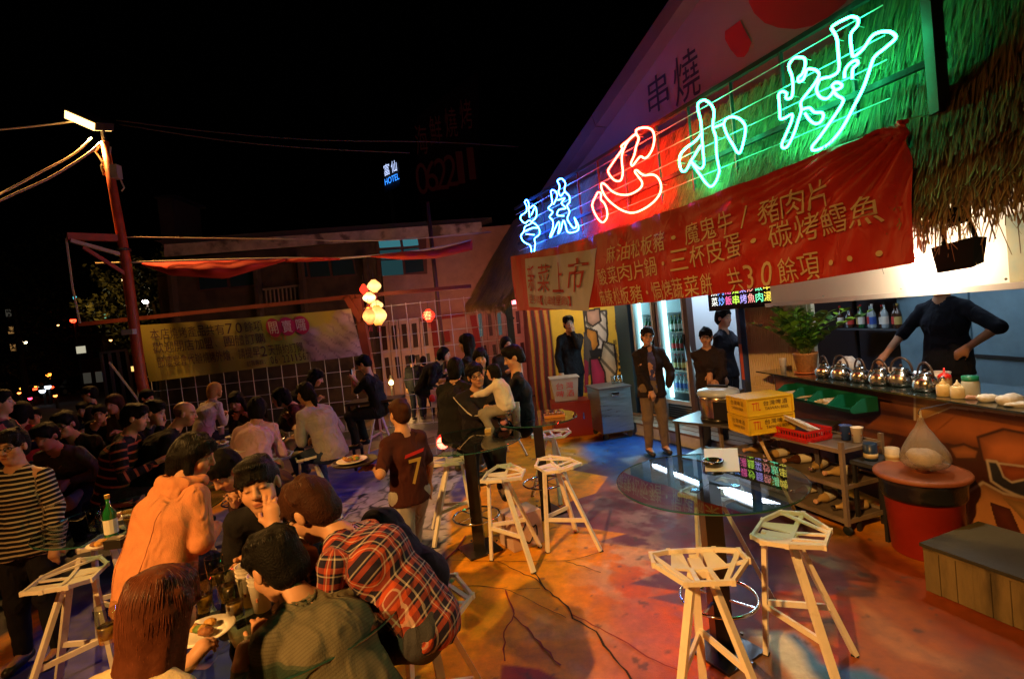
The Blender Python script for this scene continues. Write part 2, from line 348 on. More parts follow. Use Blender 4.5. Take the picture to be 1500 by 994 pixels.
# cracks in the concrete: thin dark seams
crk=mat('crack',(.03,.015,.008),.95);rcr=mat('painted_vein',(.24,.02,.008),.8)
def crack(pts,w_,m,name='crack'):
    mb=MB();P=g2(pts);Q=[]
    for (a,b),(c,d) in zip(P[:-1],P[1:]):
        n=max(2,int(math.hypot(c-a,d-b)/.05))
        for k in range(n): t=k/n;Q.append((a+(c-a)*t,b+(d-b)*t))
    Q.append(P[-1]);Q=[(x+random.uniform(-.008,.008),y+random.uniform(-.008,.008)) for x,y in Q];L_=[];R_=[]
    for i,(x,y) in enumerate(Q):
        a=Q[max(0,i-1)];b=Q[min(len(Q)-1,i+1)];dx,dy=b[0]-a[0],b[1]-a[1];l=math.hypot(dx,dy);ww=w_*random.uniform(.5,1.3)/2
        L_.append((x-dy/l*ww,y+dx/l*ww,.0045));R_.append((x+dy/l*ww,y-dx/l*ww,.0045))
    n=len(Q);mb.add(L_+R_,[(i,i+1,n+i+1,n+i) for i in range(n-1)]);return tag(mb.build(name,m),kind='structure')
crack([(783,838),(800,862),(830,888),(840,905),(873,925),(893,955),(925,994),(945,1020)],.012,crk)
crack([(640,818),(700,822),(830,822),(878,809)],.006,crk);crack([(728,822),(783,848),(800,862)],.007,crk)
crack([(640,862),(700,858),(745,864),(790,862)],.006,crk);crack([(745,864),(830,905)],.005,crk)
crack([(740,864),(753,900),(740,925),(738,970)],.01,rcr);crack([(753,902),(790,940),(820,975)],.01,rcr)
crack([(838,900),(900,930),(960,968),(990,980)],.009,rcr);crack([(830,822),(880,838)],.006,crk);crack([(640,870),(620,900),(600,940)],.006,crk)
# ================================================================ FACADE: thatch, gable, neon, banner
thk=mat('thatch_backing',(.10,.06,.025),.95,var=.4,vs=30)
stm=mat('straw',rough=.75,attr='Col')
thatch=thing('thatch_awning',FL(2.5,0,0),'shaggy dried palm thatch awning sloping above the banner and the serving counter','awning')
def eo(s): return .12+np.clip((-s-.1)/1.2,0,1)*.32
def ts(s,t,e=0.):
    s=np.asarray(s,float);t=np.asarray(t,float);hi=np.clip((s-5.15)/.25,0,1)
    o=eo(s)*(1-t)+(-.40-.7*hi)*t;zb=2.66-.20*np.clip((s-5.3)/.5,0,1)-.3*np.clip((-s+.1)/.6,0,1);z=zb+(3.92+1.5*hi-zb)*t
    z=z+.04*np.sin(s*3.1)*(1-t);o=o+e
    s2=s+np.clip((-s)/1.9,0,1)*.95*t
    return FA[0]+FU[0]*s2+FN[0]*o,FA[1]+FU[1]*s2+FN[1]*o,z
def thf(U,V): x,y,z=ts(U,V,-.04);return np.stack([x,y,z],1)
grid_mesh('thatch_backing',thf,60,8,thk,thatch,u0=-1.9,u1=7.4,v0=.02,v1=1.,thick=.06)
def straws(name,S_,T_,Ls,parent,wd=(.004,.008),lat=.12,e0=.0,e1=.05,seed=1,hang=0.):
    rs=np.random.RandomState(seed);n=len(S_);lat_=rs.normal(0,lat,n);dt=Ls/1.9;w_=rs.uniform(*wd,n);lift0=rs.uniform(e0,e0+.03,n);lift1=lift0+rs.uniform(0,e1,n)
    P=[]
    for k,f in enumerate((0,.5,1.)):
        tt=T_-dt*f;under=np.minimum(tt,0)*np.where(S_>5.4,.75,.5);x,y,z=ts(S_+lat_*Ls*f+rs.normal(0,.01,n)*k,np.maximum(tt,0),lift0+(lift1-lift0)*f**1.5);z=z+under*1.9
        wv=w_*(1-.5*f);P.append(np.stack([x-FU[0]*wv,y-FU[1]*wv,z],1));P.append(np.stack([x+FU[0]*wv,y+FU[1]*wv,z],1))
    V=np.stack(P,1).reshape(-1,3);b=np.arange(n)*6;Q=np.concatenate([np.stack([b,b+1,b+3,b+2],1),np.stack([b+2,b+3,b+5,b+4],1)])
    off=ROOT[parent.name];me=bpy.data.meshes.new(name);me.vertices.add(len(V));me.vertices.foreach_set('co',(V-off).astype(np.float32).ravel())
    me.loops.add(len(Q)*4);me.loops.foreach_set('vertex_index',Q.ravel().astype(np.int32));me.polygons.add(len(Q));me.polygons.foreach_set('loop_start',(np.arange(len(Q))*4).astype(np.int32));me.update(calc_edges=True)
    c=np.array([.25,.165,.065])*rs.uniform(.35,1.3,(n,1))*np.array([1,1,1])+rs.uniform(0,.04,(n,3));set_col(me,np.repeat(c,6,0))
    o=link(name,me,stm,parent);o['kind']='stuff';return o
n=30000;S_=RS.uniform(-1.9,7.3,n);T_=RS.uniform(.02,1.0,n);straws('straw',S_,T_,RS.uniform(.25,.6,n),thatch,seed=3)
n=9000;S_=RS.uniform(-1.95,7.3,n);T_=RS.uniform(.0,.12,n);straws('straw_fringe',S_,T_,RS.uniform(.2,.5,n)*(RS.rand(n)**.6),thatch,seed=4,wd=(.003,.007),lat=.16,e1=.09)
for k,tl in enumerate((.3,.52,.78)):
    n=3600;S_=RS.uniform(5.2,7.3,n);T_=RS.uniform(tl,tl+.05,n);straws('straw_tier',S_,T_,RS.uniform(.3,.5,n),thatch,seed=6+k,e0=.05,e1=.07)
n=260;S_=RS.uniform(3.6,7.0,n);T_=RS.uniform(.0,.05,n);straws('loose_straw',S_,T_,RS.uniform(.3,.75,n),thatch,seed=12,wd=(.002,.004),lat=.2,e1=.04)
# gable and its fascia
OG=-1.25
build=thing('restaurant',FL(3.5,0,-1.5),'grill restaurant with white gable wall, lit serving window and open front behind the thatch','building')
gw=mat('gable_paint',(.20,.16,.155),.7,var=.12,vs=2)
p1=FP(836,250,OG);p2=FP(1014,0,OG);sl=(p2-p1);p0=p1-sl*.25;p3=p1+sl*2.2;e1=FL(8.5,p3[2],OG);e0=FL(8.5,3.0,OG);pb=np.array([p0[0],p0[1],3.0])
mb=MB();sh=np.array([*(-FN*.12),0]);V=[pb,p0,p3,e1,e0];mb.add([v for v in V]+[v+sh for v in V],[(0,1,2,3,4),(9,8,7,6,5)]+[(i,(i+1)%5,(i+1)%5+5,i+5) for i in range(5)])
mb.build('gable_wall',gw,build)
fa=mat('fascia_metal',(.12,.09,.09),.55,var=.2,vs=5)
q1=FP(819,240,OG+.1);q2=FP(990,0,OG+.1);qd=(q2-q1)
up_=np.cross(np.array([*FN,0]),sl/np.linalg.norm(sl));up_/=np.linalg.norm(up_)
mid=lambda a: (p1+sl*a)
for a in (-.3,.37,1.04,1.71):
    MB().bar(mid(a)+np.array([*FN,0])*.06,mid(a+.665)+np.array([*FN,0])*.06,.34,.22,up=up_).build('fascia_panel',fa,build)
dk=mat('black_steel',(.02,.02,.022),.5,metal=.3)
ink=mat('dark_navy_paint',(.012,.014,.03),.7);redp=mat('dark_red_paint',(.28,.015,.015),.7)
def gf(off):
    def f(U,V):
        out=[]
        for x,y in zip(U,V): out.append(FP(x,y,off))
        return np.array(out)
    return f
# vertical lettering laid on the wall: strings given along the facade and in height
def fac(o):
    def f(U,V): return np.stack([FA[0]+FU[0]*U+FN[0]*o,FA[1]+FU[1]*U+FN[1]*o,V],1)
    return f
def fbox(ch,xa,ya,xb,yb,o):
    a=FP(xa,ya,o);b=FP(xb,yb,o);m_=FP((xa+xb)/2,(ya+yb)/2,o);return (ch,fs(a),a[2],fs(b),b[2])
OT=OG+.012
def cellbox(ch,x0,x1,yc,h,o,sh=0):
    a=FP(x0,yc,o);b=FP(x1,yc,o);c1=FP((x0+x1)/2,yc+h/2,o);c2=FP((x0+x1)/2,yc-h/2,o);return (ch,fs(a),c1[2],fs(b),c2[2])
lettering('painted_characters',[cellbox('串',948,979,136,56,OT),cellbox('燒',986,1025,111,76,OT)],ink,build,fac(OT))
def polypart(name,pts,m_,parent,o):
    V=[FP(x,y,o) for x,y in pts];return MB().add(V,[tuple(range(len(V)))]).build(name,m_,parent)
polypart('painted_dot',[(1084,30),(1093,48),(1101,62),(1096,76),(1090,84),(1080,84),(1071,74),(1062,58),(1062,46),(1074,38)],redp,build,OT)
polypart('painted_stroke',[(1096,-30),(1097,4),(1105,20),(1120,34),(1140,41),(1165,43),(1190,38),(1215,24),(1238,5),(1260,-30),(1230,-45),(1200,-18),(1165,0),(1130,-5)],redp,build,OT)
# neon sign
NO=-.02
nz0=FP(1136,300,NO)
sign=thing('neon_sign',FL(2.6,3.0,NO),'large rooftop neon sign of blue, red and green outlined characters on a black steel frame','neon sign')
def bar_px(name,a,b,w_=.035,o=NO): return MB().bar(FP(*a,o),FP(*b,o),w_,w_).build(name,dk,sign)
zt=FP(1000,159,NO)[2];zm=FP(1100,207,NO)[2];sL=fs(FP(757,330,NO));sR=fs(FP(1385,60,NO))
MB().bar(FL(sL,zt,NO),FL(sR,zt,NO),.04,.04).build('frame_rail',dk,sign);MB().bar(FL(sL,zm,NO),FL(sR,zm,NO),.04,.04).build('frame_rail',dk,sign)
for x,y in ((798,330),(850,300),(880,290),(918,270),(967,250),(1014,230),(1076,200),(1150,160),(1252,120)):
    s=fs(FP(x,y,NO));MB().bar(FL(s,2.78,NO),FL(s,zt-.02,NO),.025,.025).build('frame_post',dk,sign)
s=fs(FP(1374,85,NO));MB().bar(FL(s,2.95,NO+.03),FL(s,zt+.9,NO+.03),.075,.075).build('corner_post',dk,sign)
wire=mat('support_wire',(.55,.55,.55),.35,metal=.4)
for zz_ in (zt-.13,zt-.33,zm+.12,zm-.14): MB().tube([FL(sL+.1,zz_,NO+.05),FL(sR-.3,zz_,NO+.05)],.005,5).build('support_wire',wire,sign)
Z1=lambda L_:[(750+x/3.976,y/3.976) for x,y in L_]
Z2=lambda L_:[(1125+x/3.976,y/3.976) for x,y in L_]
Z3=lambda L_:[(750+x/3.976,230+y/3.976) for x,y in L_]
Z7=lambda L_:[(740+x/5.523,180+y/5.523) for x,y in L_]
chao=[Z2([(150,340),(120,385),(138,440),(145,500),(140,560),(120,577),(103,568),(108,545),(85,533),(62,550),(65,600),(68,650),(70,690),(95,690),(140,666),(135,710),(110,770),(80,840),(90,862),(115,850),(150,780),(180,690),(195,640),(190,600),(215,560),(270,490),(297,440),(285,413),(255,403),(228,405),(218,430),(205,465),(180,477),(175,455),(200,430),(216,385),(213,343),(185,335),(150,340)]),
 Z2([(470,103),(395,140),(370,165),(385,190),(402,230),(408,300),(412,408),(370,445),(330,455),(300,468),(282,520),(300,562),(335,577),(362,560),(385,522),(372,500),(400,480),(430,495),(420,515),(385,532),(405,558),(437,578),(428,612),(370,700),(300,800),(255,858),(275,877),(350,842),(430,750),(500,620),(560,500),(600,380),(622,330),(680,282),(740,228),(737,202),(700,185),(640,192),(600,218),(555,285),(500,330),(488,300),(480,220),(490,185),(520,150),(524,112),(500,100),(470,103)]),
 Z2([(490,460),(495,400),(525,372),(510,352),(470,378),(448,415),(446,455)]),Z2([(195,640),(240,628),(270,655),(315,657),(322,685),(300,715),(270,720),(240,697),(215,660)])]
xiao=[Z1([(1120,582),(1085,600),(1083,640),(1098,700),(1105,775),(1112,880),(1117,960),(1090,982),(1040,935)])+[],
 Z1([(1120,582),(1155,605),(1177,650),(1170,740),(1188,800),(1192,900),(1208,990)])+Z3([(1206,90),(1190,140),(1160,172),(1130,152),(1090,95),(1040,25)]),
 Z1([(1105,775),(1070,820),(1010,865),(980,905),(975,950),(985,990)])+Z3([(1002,85),(1018,70)])+Z1([(1045,935),(1100,845)]),
 Z1([(1170,745),(1232,720),(1242,697),(1280,680),(1330,697),(1360,742),(1350,820),(1332,882),(1315,890),(1290,850),(1250,780),(1232,722)])]
xin=[Z7([(1062,92),(1060,60),(1100,42),(1160,42),(1196,70),(1207,130),(1195,200),(1165,258),(1130,287),(1095,272),(1060,310),(1030,347),(1018,325),(1045,260),(1060,190),(1078,140),(1075,112),(1050,95),(1000,140),(965,200),(945,260),(945,330),(952,400),(935,465),(890,467),(850,430),(833,385),(860,340),(900,280),(945,215),(940,188),(985,150),(1050,95)]),
 Z7([(1065,383),(1048,395),(1080,440),(1107,480),(1100,520),(1050,560),(990,582),(920,578),(860,550),(810,500),(785,488),(776,510),(790,560),(830,620),(900,680),(970,717),(1040,727),(1120,697),(1200,640),(1252,570),(1260,500),(1232,440),(1190,418),(1130,425),(1090,405),(1065,383)]),
 Z7([(750,563),(775,570),(775,620),(802,650),(822,700),(825,760),(800,800),(770,797),(730,740),(706,680),(710,640),(735,590),(750,563)])]
shao=[Z7([(440,453),(423,470),(440,510),(433,560),(450,592),(480,560),(517,590),(522,640),(500,670),(520,720),(503,770),(520,810),(555,852),(577,830),(560,768),(592,830),(587,870),(540,887),(503,880),(490,830),(470,790),(450,862),(428,897),(440,830),(430,800),(400,862),(373,917),(363,915),(385,850),(385,790),(358,760),(385,720),(348,690),(380,650),(370,560),(385,543),(412,560),(420,600),(390,660)]),
 Z7([(440,453),(465,455),(487,490),(480,548),(517,590)]),Z7([(425,625),(482,610),(455,650),(492,690),(437,702),(420,745),(475,752)])]
chuan=[Z7([(175,623),(158,640),(175,680),(170,720),(130,748),(126,780),(160,812),(190,790),(215,800),(200,820),(160,840),(150,880),(128,910),(140,950),(172,975)])+[(777,360),(779,371),(782,371),(784,357)]+Z7([(238,935),(277,900),(272,850),(240,815),(215,800),(252,760),(250,690),(225,668),(197,690),(190,650),(175,623)]),
 Z7([(190,690),(198,765)]),Z7([(236,690),(212,745)]),Z7([(150,880),(215,850),(262,850)]),Z7([(170,900),(235,905)])]
nb=emat('neon_blue',(.018,.13,1.),90);nr=emat('neon_red',(1.,.022,.010),130);ng=emat('neon_green',(.022,1.,.32),42)
blk=mat('tube_clip',(.3,.3,.3),.4)
def smooth_path(P,closed):
    P=[np.array(p) for p in P];Q=[]
    if len(P)<3: return P
    n=len(P)-1
    for i in range(n):
        a=P[i-1] if i>0 else (P[-2] if closed else P[0]);b=P[i];c=P[i+1];d=P[i+2] if i+2<len(P) else (P[1] if closed else P[-1])
        for t in (0,.33,.67): Q.append(.5*((2*b)+(-a+c)*t+(2*a-5*b+4*c-d)*t*t+(-a+3*b-3*c+d)*t**3))
    Q.append(P[-1]);return Q
for nm,ch,m_,r_ in (('neon_character',chuan,nb,.0078),('neon_character',shao,nb,.0078),('neon_character',xin,nr,.0105),('neon_character',xiao,ng,.0100),('neon_character',chao,ng,.0095)):
    mb=MB();CLIP=[]
    for path in ch:
        P=[FP(x,y,NO+.10) for x,y in path];closed=np.linalg.norm(P[0]-P[-1])<.01;Q=smooth_path(P,closed);mb.tube(Q[:-1] if closed else Q,r_,7,closed=closed)
        for k in range(0,len(P),4): CLIP.append([P[k]-np.array([*FN,0])*.012,FL(fs(P[k]),P[k][2],NO+.02)])
    o=mb.build(nm,m_,sign,smooth=True)
    for c_ in CLIP: MB().tube(c_,.004,4).build('tube_clip',blk,o)
# red cloth banner
ban=thing('red_banner',FL(2.8,2.0,0),'long red cloth banner printed with dish names hanging under the neon sign','banner')
sB=fs(FP(1335,280,.24));
BT0,BT1,BB0,BB1=3.05,2.93,2.13,2.02
def bf(e):
    def f(s,v):
        s=np.asarray(s,float);v=np.asarray(v,float);a=s/sB
        top=BT0+(BT1-BT0)*a-.10*4*a*(1-a)*(1-.0*v)+.03*np.sin(a*26)*0;bot=BB0+(BB1-BB0)*a-.085*4*a*(1-a)
        z=bot+(top-bot)*v;r=(1-a)
        fold=.022*np.sin(7*s+2*v)+.012*np.sin(15*s+3*v)+.0015*np.sin(41*s-9*v+2*np.sin(5*s))+.05*np.sin(a*3.14)*np.sin(v*3.14)
        crease=.03*np.exp(-((1-a)*4))*np.sin(26*np.arctan2((1.05-v),(1.02-a)*3.2))
        o=.24+fold+crease+e;return np.stack([FA[0]+FU[0]*s+FN[0]*o,FA[1]+FU[1]*s+FN[1]*o,z],1)
    return f
def bcol(U,V):
    c=np.tile([.46,.016,.007],(len(U),1));P=np.stack([U,V,U*0],1);c*=(1+.12*fbm(P,1.5,2))[:,None];return c
bm=mat('banner_cloth',rough=.5,attr='Col',bump=.08,bs=300,fold=.35)
grid_mesh('banner_cloth',bf(0),260,40,bm,ban,colf=bcol,u0=0,u1=sB)
cream=mat('banner_print_cream',(.60,.44,.25),.6);white=mat('banner_print_white',(.50,.48,.52),.6);redt=mat('banner_print_red',(.42,.01,.012),.6)
def bs(x,y): p=FP(x,y,.24);return fs(p)
def bv(x,y):
    p=FP(x,y,.24);s=fs(p);a=s/sB;top=BT0+(BT1-BT0)*a-.4*a*(1-a);bot=BB0+(BB1-BB0)*a-.34*a*(1-a);return s,(p[2]-bot)/(top-bot)
def bline(s_,xa,ya,xb,yb,h):  # centre of first and last character, height as share of the banner
    s0,v0=bv(xa,ya);s1,v1=bv(xb,yb);n=len(s_);out=[];w_=(s1-s0)/(n-1)
    x=s0
    for i,chh in enumerate(s_):
        s=s0+w_*i;v=v0+(v1-v0)*i/(n-1);hh=h;ww=w_*.9
        if chh in '‧./':hh=h*(.2 if chh in '‧.' else .9);ww*=.25
        if chh.isdigit():ww*=.6
        if chh!=' ':out.append((chh,s-ww/2,v-hh/2,s+ww/2,v+hh/2))
    return out
for l_,xa,ya,xb,yb_ in (('麻油松板豬‧魔鬼牛/豬肉片',902,372,1202,285),('酸菜肉片鍋‧三杯皮蛋‧碳烤鱈魚',889,405,1272,308),('麻辣松板豬‧焗烤蔬菜餅 共30餘項...',884,436,1290,371)):
    lettering('dish_name_line',bline(l_,xa,ya,xb,yb_,.225),cream,ban,bf(.019))
# white corner of the banner
P_=[bv(768,379),bv(879,363),bv(864,455),bv(776,449)]
def bq(U,V): # quad bilinear
    a=np.array(P_);s=(a[0,0]*(1-U)+a[1,0]*U)*V+(a[3,0]*(1-U)+a[2,0]*U)*(1-V);v=(a[0,1]*(1-U)+a[1,1]*U)*V+(a[3,1]*(1-U)+a[2,1]*U)*(1-V);return bf(.007)(s,v)
grid_mesh('white_print_panel',bq,60,30,white,ban)
def bq2(U,V):
    a=np.array(P_);s=(a[0,0]*(1-U)+a[1,0]*U)*V+(a[3,0]*(1-U)+a[2,0]*U)*(1-V);v=(a[0,1]*(1-U)+a[1,1]*U)*V+(a[3,1]*(1-U)+a[2,1]*U)*(1-V);return bf(.022)(s,v)
lettering('red_lettering',[('新',.03,.32,.21,.86),('菜',.25,.32,.43,.86),('上',.48,.32,.64,.86),('市',.70,.32,.92,.9)]+[(c,.03+.061*i,.07,.03+.061*i+.055,.25) for i,c in enumerate('更多好菜【心串燒屋網站】')],redt,ban,bq2)
rope=mat('rope',(.45,.4,.25),.8)
MB().tube([bf(.0)(np.array([sB]),np.array([1.]))[0],FP(1360,168,0)],.004,5).build('tie_cord',rope,ban)
# ================================================================ LAMP POLE (left)
polem=mat('orange_red_paint',(.42,.07,.02),.5,var=.3,vs=7)
def DP(x,y,Y=9.): return D(x,y,Y)
pb_=DP(222,590);pb_[2]=0
pole=thing('lamp_pole',pb_,'tall red painted steel lamp pole with a glaring sodium floodlight on top at the left','lamp pole')
ptop=DP(153,208);pp=[np.array([pb_[0]+.05,9,0]),DP(207,556),DP(184,380),DP(166,280),ptop]
MB().tube(pp,[.095,.09,.08,.07,.062],14).build('pole',polem,pole,smooth=True)
dkm=mat('lamp_casing',(.05,.04,.035),.5,metal=.5)
lt=emat('lamp_glare',(1.,.55,.16),6)
la=np.array([-.5,-.35,-.05]);la/=np.linalg.norm(la)
hx=np.array([.80,0,-.45]);hx/=np.linalg.norm(hx);hz_=np.array([.45,-.35,.80]);hz_-=hx*(hz_@hx);hz_/=np.linalg.norm(hz_);hy=np.cross(hz_,hx);AX=[hx,hy,hz_]
MB().box(LAMP+hz_*.06,(.60,.36,.14),AX).build('lamp_casing',dkm,pole)
MB().box(LAMP-hz_*.012,(.56,.32,.02),AX).box(LAMP-hy*.187+hz_*.04,(.56,.012,.13),AX).build('lamp_glass',lt,pole)
MB().bar(LAMP+hx*.25,ptop+np.array([0,0,-.03]),.05,.05).build('lamp_bracket',dkm,pole)
ball_=mat('ballast_grey',(.35,.33,.3),.5);MB().box(DP(170,252),(.13,.12,.24)).build('ballast_box',ball_,pole)
cab=mat('pale_cable',(.5,.42,.28),.6)
MB().tube([DP(148,212),DP(140,222),DP(150,238),DP(155,232),DP(148,243),DP(152,256),DP(158,250)],.018,5).build('cable_loop',cab,pole)
MB().tube([DP(162,215),DP(160,232),DP(166,245),DP(176,262),DP(182,275),DP(178,280)],.014,5).build('cable_loop',cab,pole)
MB().tube([DP(150,243),DP(156,228),DP(163,240),DP(157,250),DP(150,243)],.022,5).build('cable_loop',cab,pole)
# bracket arms of the pole
MB().bar(DP(98,346,8.4),DP(178,349),.09,.12).build('arm',polem,pole);MB().bar(DP(103,352,8.4),DP(182,374),.06,.06).build('arm_brace',cab,pole)
MB().bar(DP(122,362,8.5),DP(190,405),.05,.06).build('arm_brace',polem,pole)
MB().tube([DP(97,349,8.4),DP(106,420,8.5),DP(117,473,8.6)],.018,5).build('hanging_rod',cab,pole)
MB().lathe(DP(181,366),[(.115,-.02),(.12,0),(.115,.02)],12).build('pole_clamp',dkm,pole)
MB().bar(DP(160,530,8.6),DP(206,590,8.8),.03,.03).build('stay_rod',cab,pole)
cammat=mat('camera_white',(.5,.48,.42),.5);MB().box(DP(189,486,8.75),(.2,.1,.09)).build('camera_head',cammat,pole)
pt_light('lamp_light',LAMP-hz_*.16-hy*.02,SOD,1500,.14,spot=116,aim=(-5.2,5.9,0))
# second sodium floodlight, behind and left of the viewpoint: its shadows run away over the yard
L2=np.array([-4.3,-3.4,6.4]);fl2=thing('street_floodlight',(L2[0],L2[1]-.3,0),'second sodium floodlight on a plain pole at the street edge','lamp pole')
MB().tube([(L2[0],L2[1]-.3,0),(L2[0],L2[1]-.3,6.5)],.07,12).build('pole',polem,fl2,smooth=True);MB().box(L2+np.array([0,-.05,.08]),(.42,.4,.14)).build('lamp_casing',dkm,fl2);MB().box(L2+np.array([0,-.05,.0]),(.36,.34,.02)).build('lamp_glass',lt,fl2)
pt_light('floodlight_light',L2-np.array([0,0,.06]),SOD,6100,.12,spot=46,aim=(.1,3.3,0)).data.spot_blend=1.
# cables
def cable(px_,Ys,r,label,m_=None,cat='cable'):
    o=MB().tube(smooth_path([D(x,y,Y) for (x,y),Y in zip(px_,Ys)],False),r,6).build('overhead_cable',m_ or cab,smooth=True);return tag(o,label,cat,'cables strung to the lamp pole')
cable([(112,178),(60,184),(0,190),(-120,200)],[9,8.6,8.2,7.4],.016,'topmost pale cable running left from the glaring lamp head')
cable([(134,202),(108,226),(60,252),(0,284),(-100,330)],[9,8.7,8.3,7.9,7],.018,'middle pale cable sagging down left from the lamp pole')
cable([(146,210),(125,228),(70,262),(0,294),(-100,350)],[9,8.7,8.3,7.9,7],.018,'lowest pale cable sagging down left from the lamp pole')
dcab=mat('dark_cable',(.06,.04,.03),.7)
cable([(170,176),(300,192),(460,205),(640,208),(760,215)],[9,9.5,10,10.5,11],.012,'upper faint dark cable crossing the night sky from the lamp',dcab)
cable([(175,182),(330,206),(470,218),(600,224)],[9,9.5,10,10.5],.012,'lower faint dark cable crossing the night sky from the lamp',dcab)
cable([(100,346),(178,347),(380,350),(560,352),(720,340)],[8.6,9,9.4,9.6,9.8],.012,'straight pale cord stretched from the pole arm to the thatch',mat('pale_cord',(.4,.32,.2),.6))
cable([(140,386),(260,382),(420,378),(500,378),(620,366),(690,352)],[8.9,9.2,9.5,9.6,9.7,9.8],.02,'thick cord carrying the red cloth between the pole and thatch',cab)
redc=mat('red_cloth',(.42,.02,.01),.8,bump=.2,bs=15)
def swag(pt,pbm,label,Y=9.45):
    n=len(pt);
    def f(U,V):
        a=np.interp(U,np.linspace(0,1,n),[p[0] for p in pt]);t=np.interp(U,np.linspace(0,1,n),[p[1] for p in pt]);b=np.interp(U,np.linspace(0,1,n),pbm)
        return np.array([D(x,t_+(b_-t_)*v,Y-.35*math.sin(v*3)*math.sin(u*3.14)+.05*math.sin(u*30)) for x,t_,b_,u,v in zip(a,t,b,U,V)])
    o=grid_mesh('red_cloth_swag',f,36,8,redc);md=o.modifiers.new('t','SOLIDIFY');md.thickness=.006;return tag(o,label,'cloth','red cloths hung over the fence')
swag([(208,385),(250,383),(330,381),(418,379)],[388,403,408,382],'dark red cloth swag sagging beside the lamp pole')
swag([(418,379),(470,377),(498,378)],[384,382,380],'thin strip of red cloth between two swags')
swag([(543,375),(590,369),(640,367),(692,352)],[376,380,378,366],'bright red cloth swag in front of the lit window')
# ================================================================ MESH FENCE with beam and yellow banner
FY=9.8
fence=thing('mesh_fence',D(480,640,FY),'welded white wire mesh fence under a dark red beam behind the seating','fence')
bmt=mat('dark_red_beam',(.16,.025,.012),.6,var=.3,vs=4)
MB().bar(D(118,475,FY),D(520,434,FY),.09,.075).build('beam',bmt,fence);MB().bar(D(521.5,434,FY),D(690,419,FY),.08,.07).build('beam',bmt,fence)
MB().bar(D(524,437,FY),D(557,628,FY),.17,.16).build('post',bmt,fence)
MB().bar(D(508,436,FY-.1),D(530,470,FY-.1),.08,.12).build('post_brace',bmt,fence);MB().bar(D(549,431,FY-.1),D(533,470,FY-.1),.08,.12).build('post_brace',bmt,fence)
MB().bar(D(744,440,FY-.3),D(760,600,FY-.3),.13,.13).build('post',mat('black_post',(.02,.017,.015),.6),fence)
MB().bar(D(722,440,FY-.35),D(752,468,FY-.35),.07,.08).build('post_brace',MC['black_post'],fence)
wm=mat('white_wire',(.55,.5,.48),.5)
x0=D(205,600,FY)[0];x1=D(765,520,FY)[0];z1=2.55
vw=MB().box((0,0,0),(.011,.011,z1-.1)).build('vertical_wire',wm,fence);n=0
hw=None
for i,x in enumerate(np.arange(x0,x1,.29)):
    o=vw if i==0 else vw.copy()
    if i: COL.objects.link(o)
    o.location=np.array([x,FY+.012,(z1)/2+.05])
    for v in (vw,): pass
for v in [o for o in COL.objects if o.name.startswith('vertical_wire')]: v.location=v.location-Vector(ROOT[fence.name]) ;v.parent=fence
me_off=ROOT[fence.name]
# vertical wire mesh was built relative to the fence root: re-centre it
for vv in vw.data.vertices: vv.co+=Vector(me_off)
hwm=MB().box((0,0,0),(x1-x0,.011,.011)).build('horizontal_wire',wm,fence)
for vv in hwm.data.vertices: vv.co+=Vector(me_off)
for i,z in enumerate(np.arange(.12,z1+.05,.30)):
    o=hwm if i==0 else hwm.copy()
    if i: COL.objects.link(o);o.parent=fence
    o.location=Vector(((x0+x1)/2,FY,z))-Vector(me_off)
tarp=glass('clear_sheet',(.55,.5,.5),.8,.12,milk=.12,milkc=(.6,.45,.4))
def shf(U,V):
    x=x0+6.9+(x1-x0-7.0)*U;return np.stack([x,FY+.10+.03*np.sin(x*9)+.015*np.sin(x*23+V*4),.4+2.25*V],1)
grid_mesh('clear_plastic_sheet',shf,80,14,tarp,fence)
# yellow banner
yb=thing('yellow_banner',D(360,640,FY-.12),'olive yellow vinyl banner with dark lettering tied to the wire fence','banner')
yt=[D(205,476,FY-.14),D(514,452,FY-.14),D(531,520,FY-.14),D(219,559,FY-.14)]
def yf(e):
    def f(U,V):
        U=np.asarray(U,float);V=np.asarray(V,float);a,b,c,d=yt
        P=(a[None]*(1-U[:,None])+b[None]*U[:,None])*V[:,None]+(d[None]*(1-U[:,None])+c[None]*U[:,None])*(1-V[:,None])
        P[:,1]-=e+.02*np.sin(U*17+V*3)+.012*np.sin(U*41);P[:,2]-=.02*np.sin(U*3.14)*V;return P
    return f
def ycol(U,V):
    c=np.tile([.30,.25,.05],(len(U),1));P=np.stack([U*4,V*1.2,U*0],1)
    g=np.clip(1-np.abs(U-.62-.1*(1-V))*4,0,1)[:,None];c=c*(1-g*.6)+np.array([.22,.36,.08])*g*.6
    m=np.clip((U-.80+.10*(1-V)-.08*(V))*12+1.5*fbm(P,3,2),0,1)[:,None];pic=np.array([.28,.2,.30])*(1+.5*fbm(P,9,4)[:,None]);c=c*(1-m)+pic*m
    sk=(np.abs(np.sin(U*46+V*9+2*fbm(P,4,7)))<.22)[:,None]*m;c=c*(1-sk*.6)+np.array([.08,.03,.1])*sk*.6
    return np.clip(c,.01,1)
grid_mesh('banner_cloth',yf(0),160,40,mat('vinyl',rough=.5,attr='Col'),yb,colf=ycol)
dkk=mat('dark_print',(.05,.015,.03),.7)
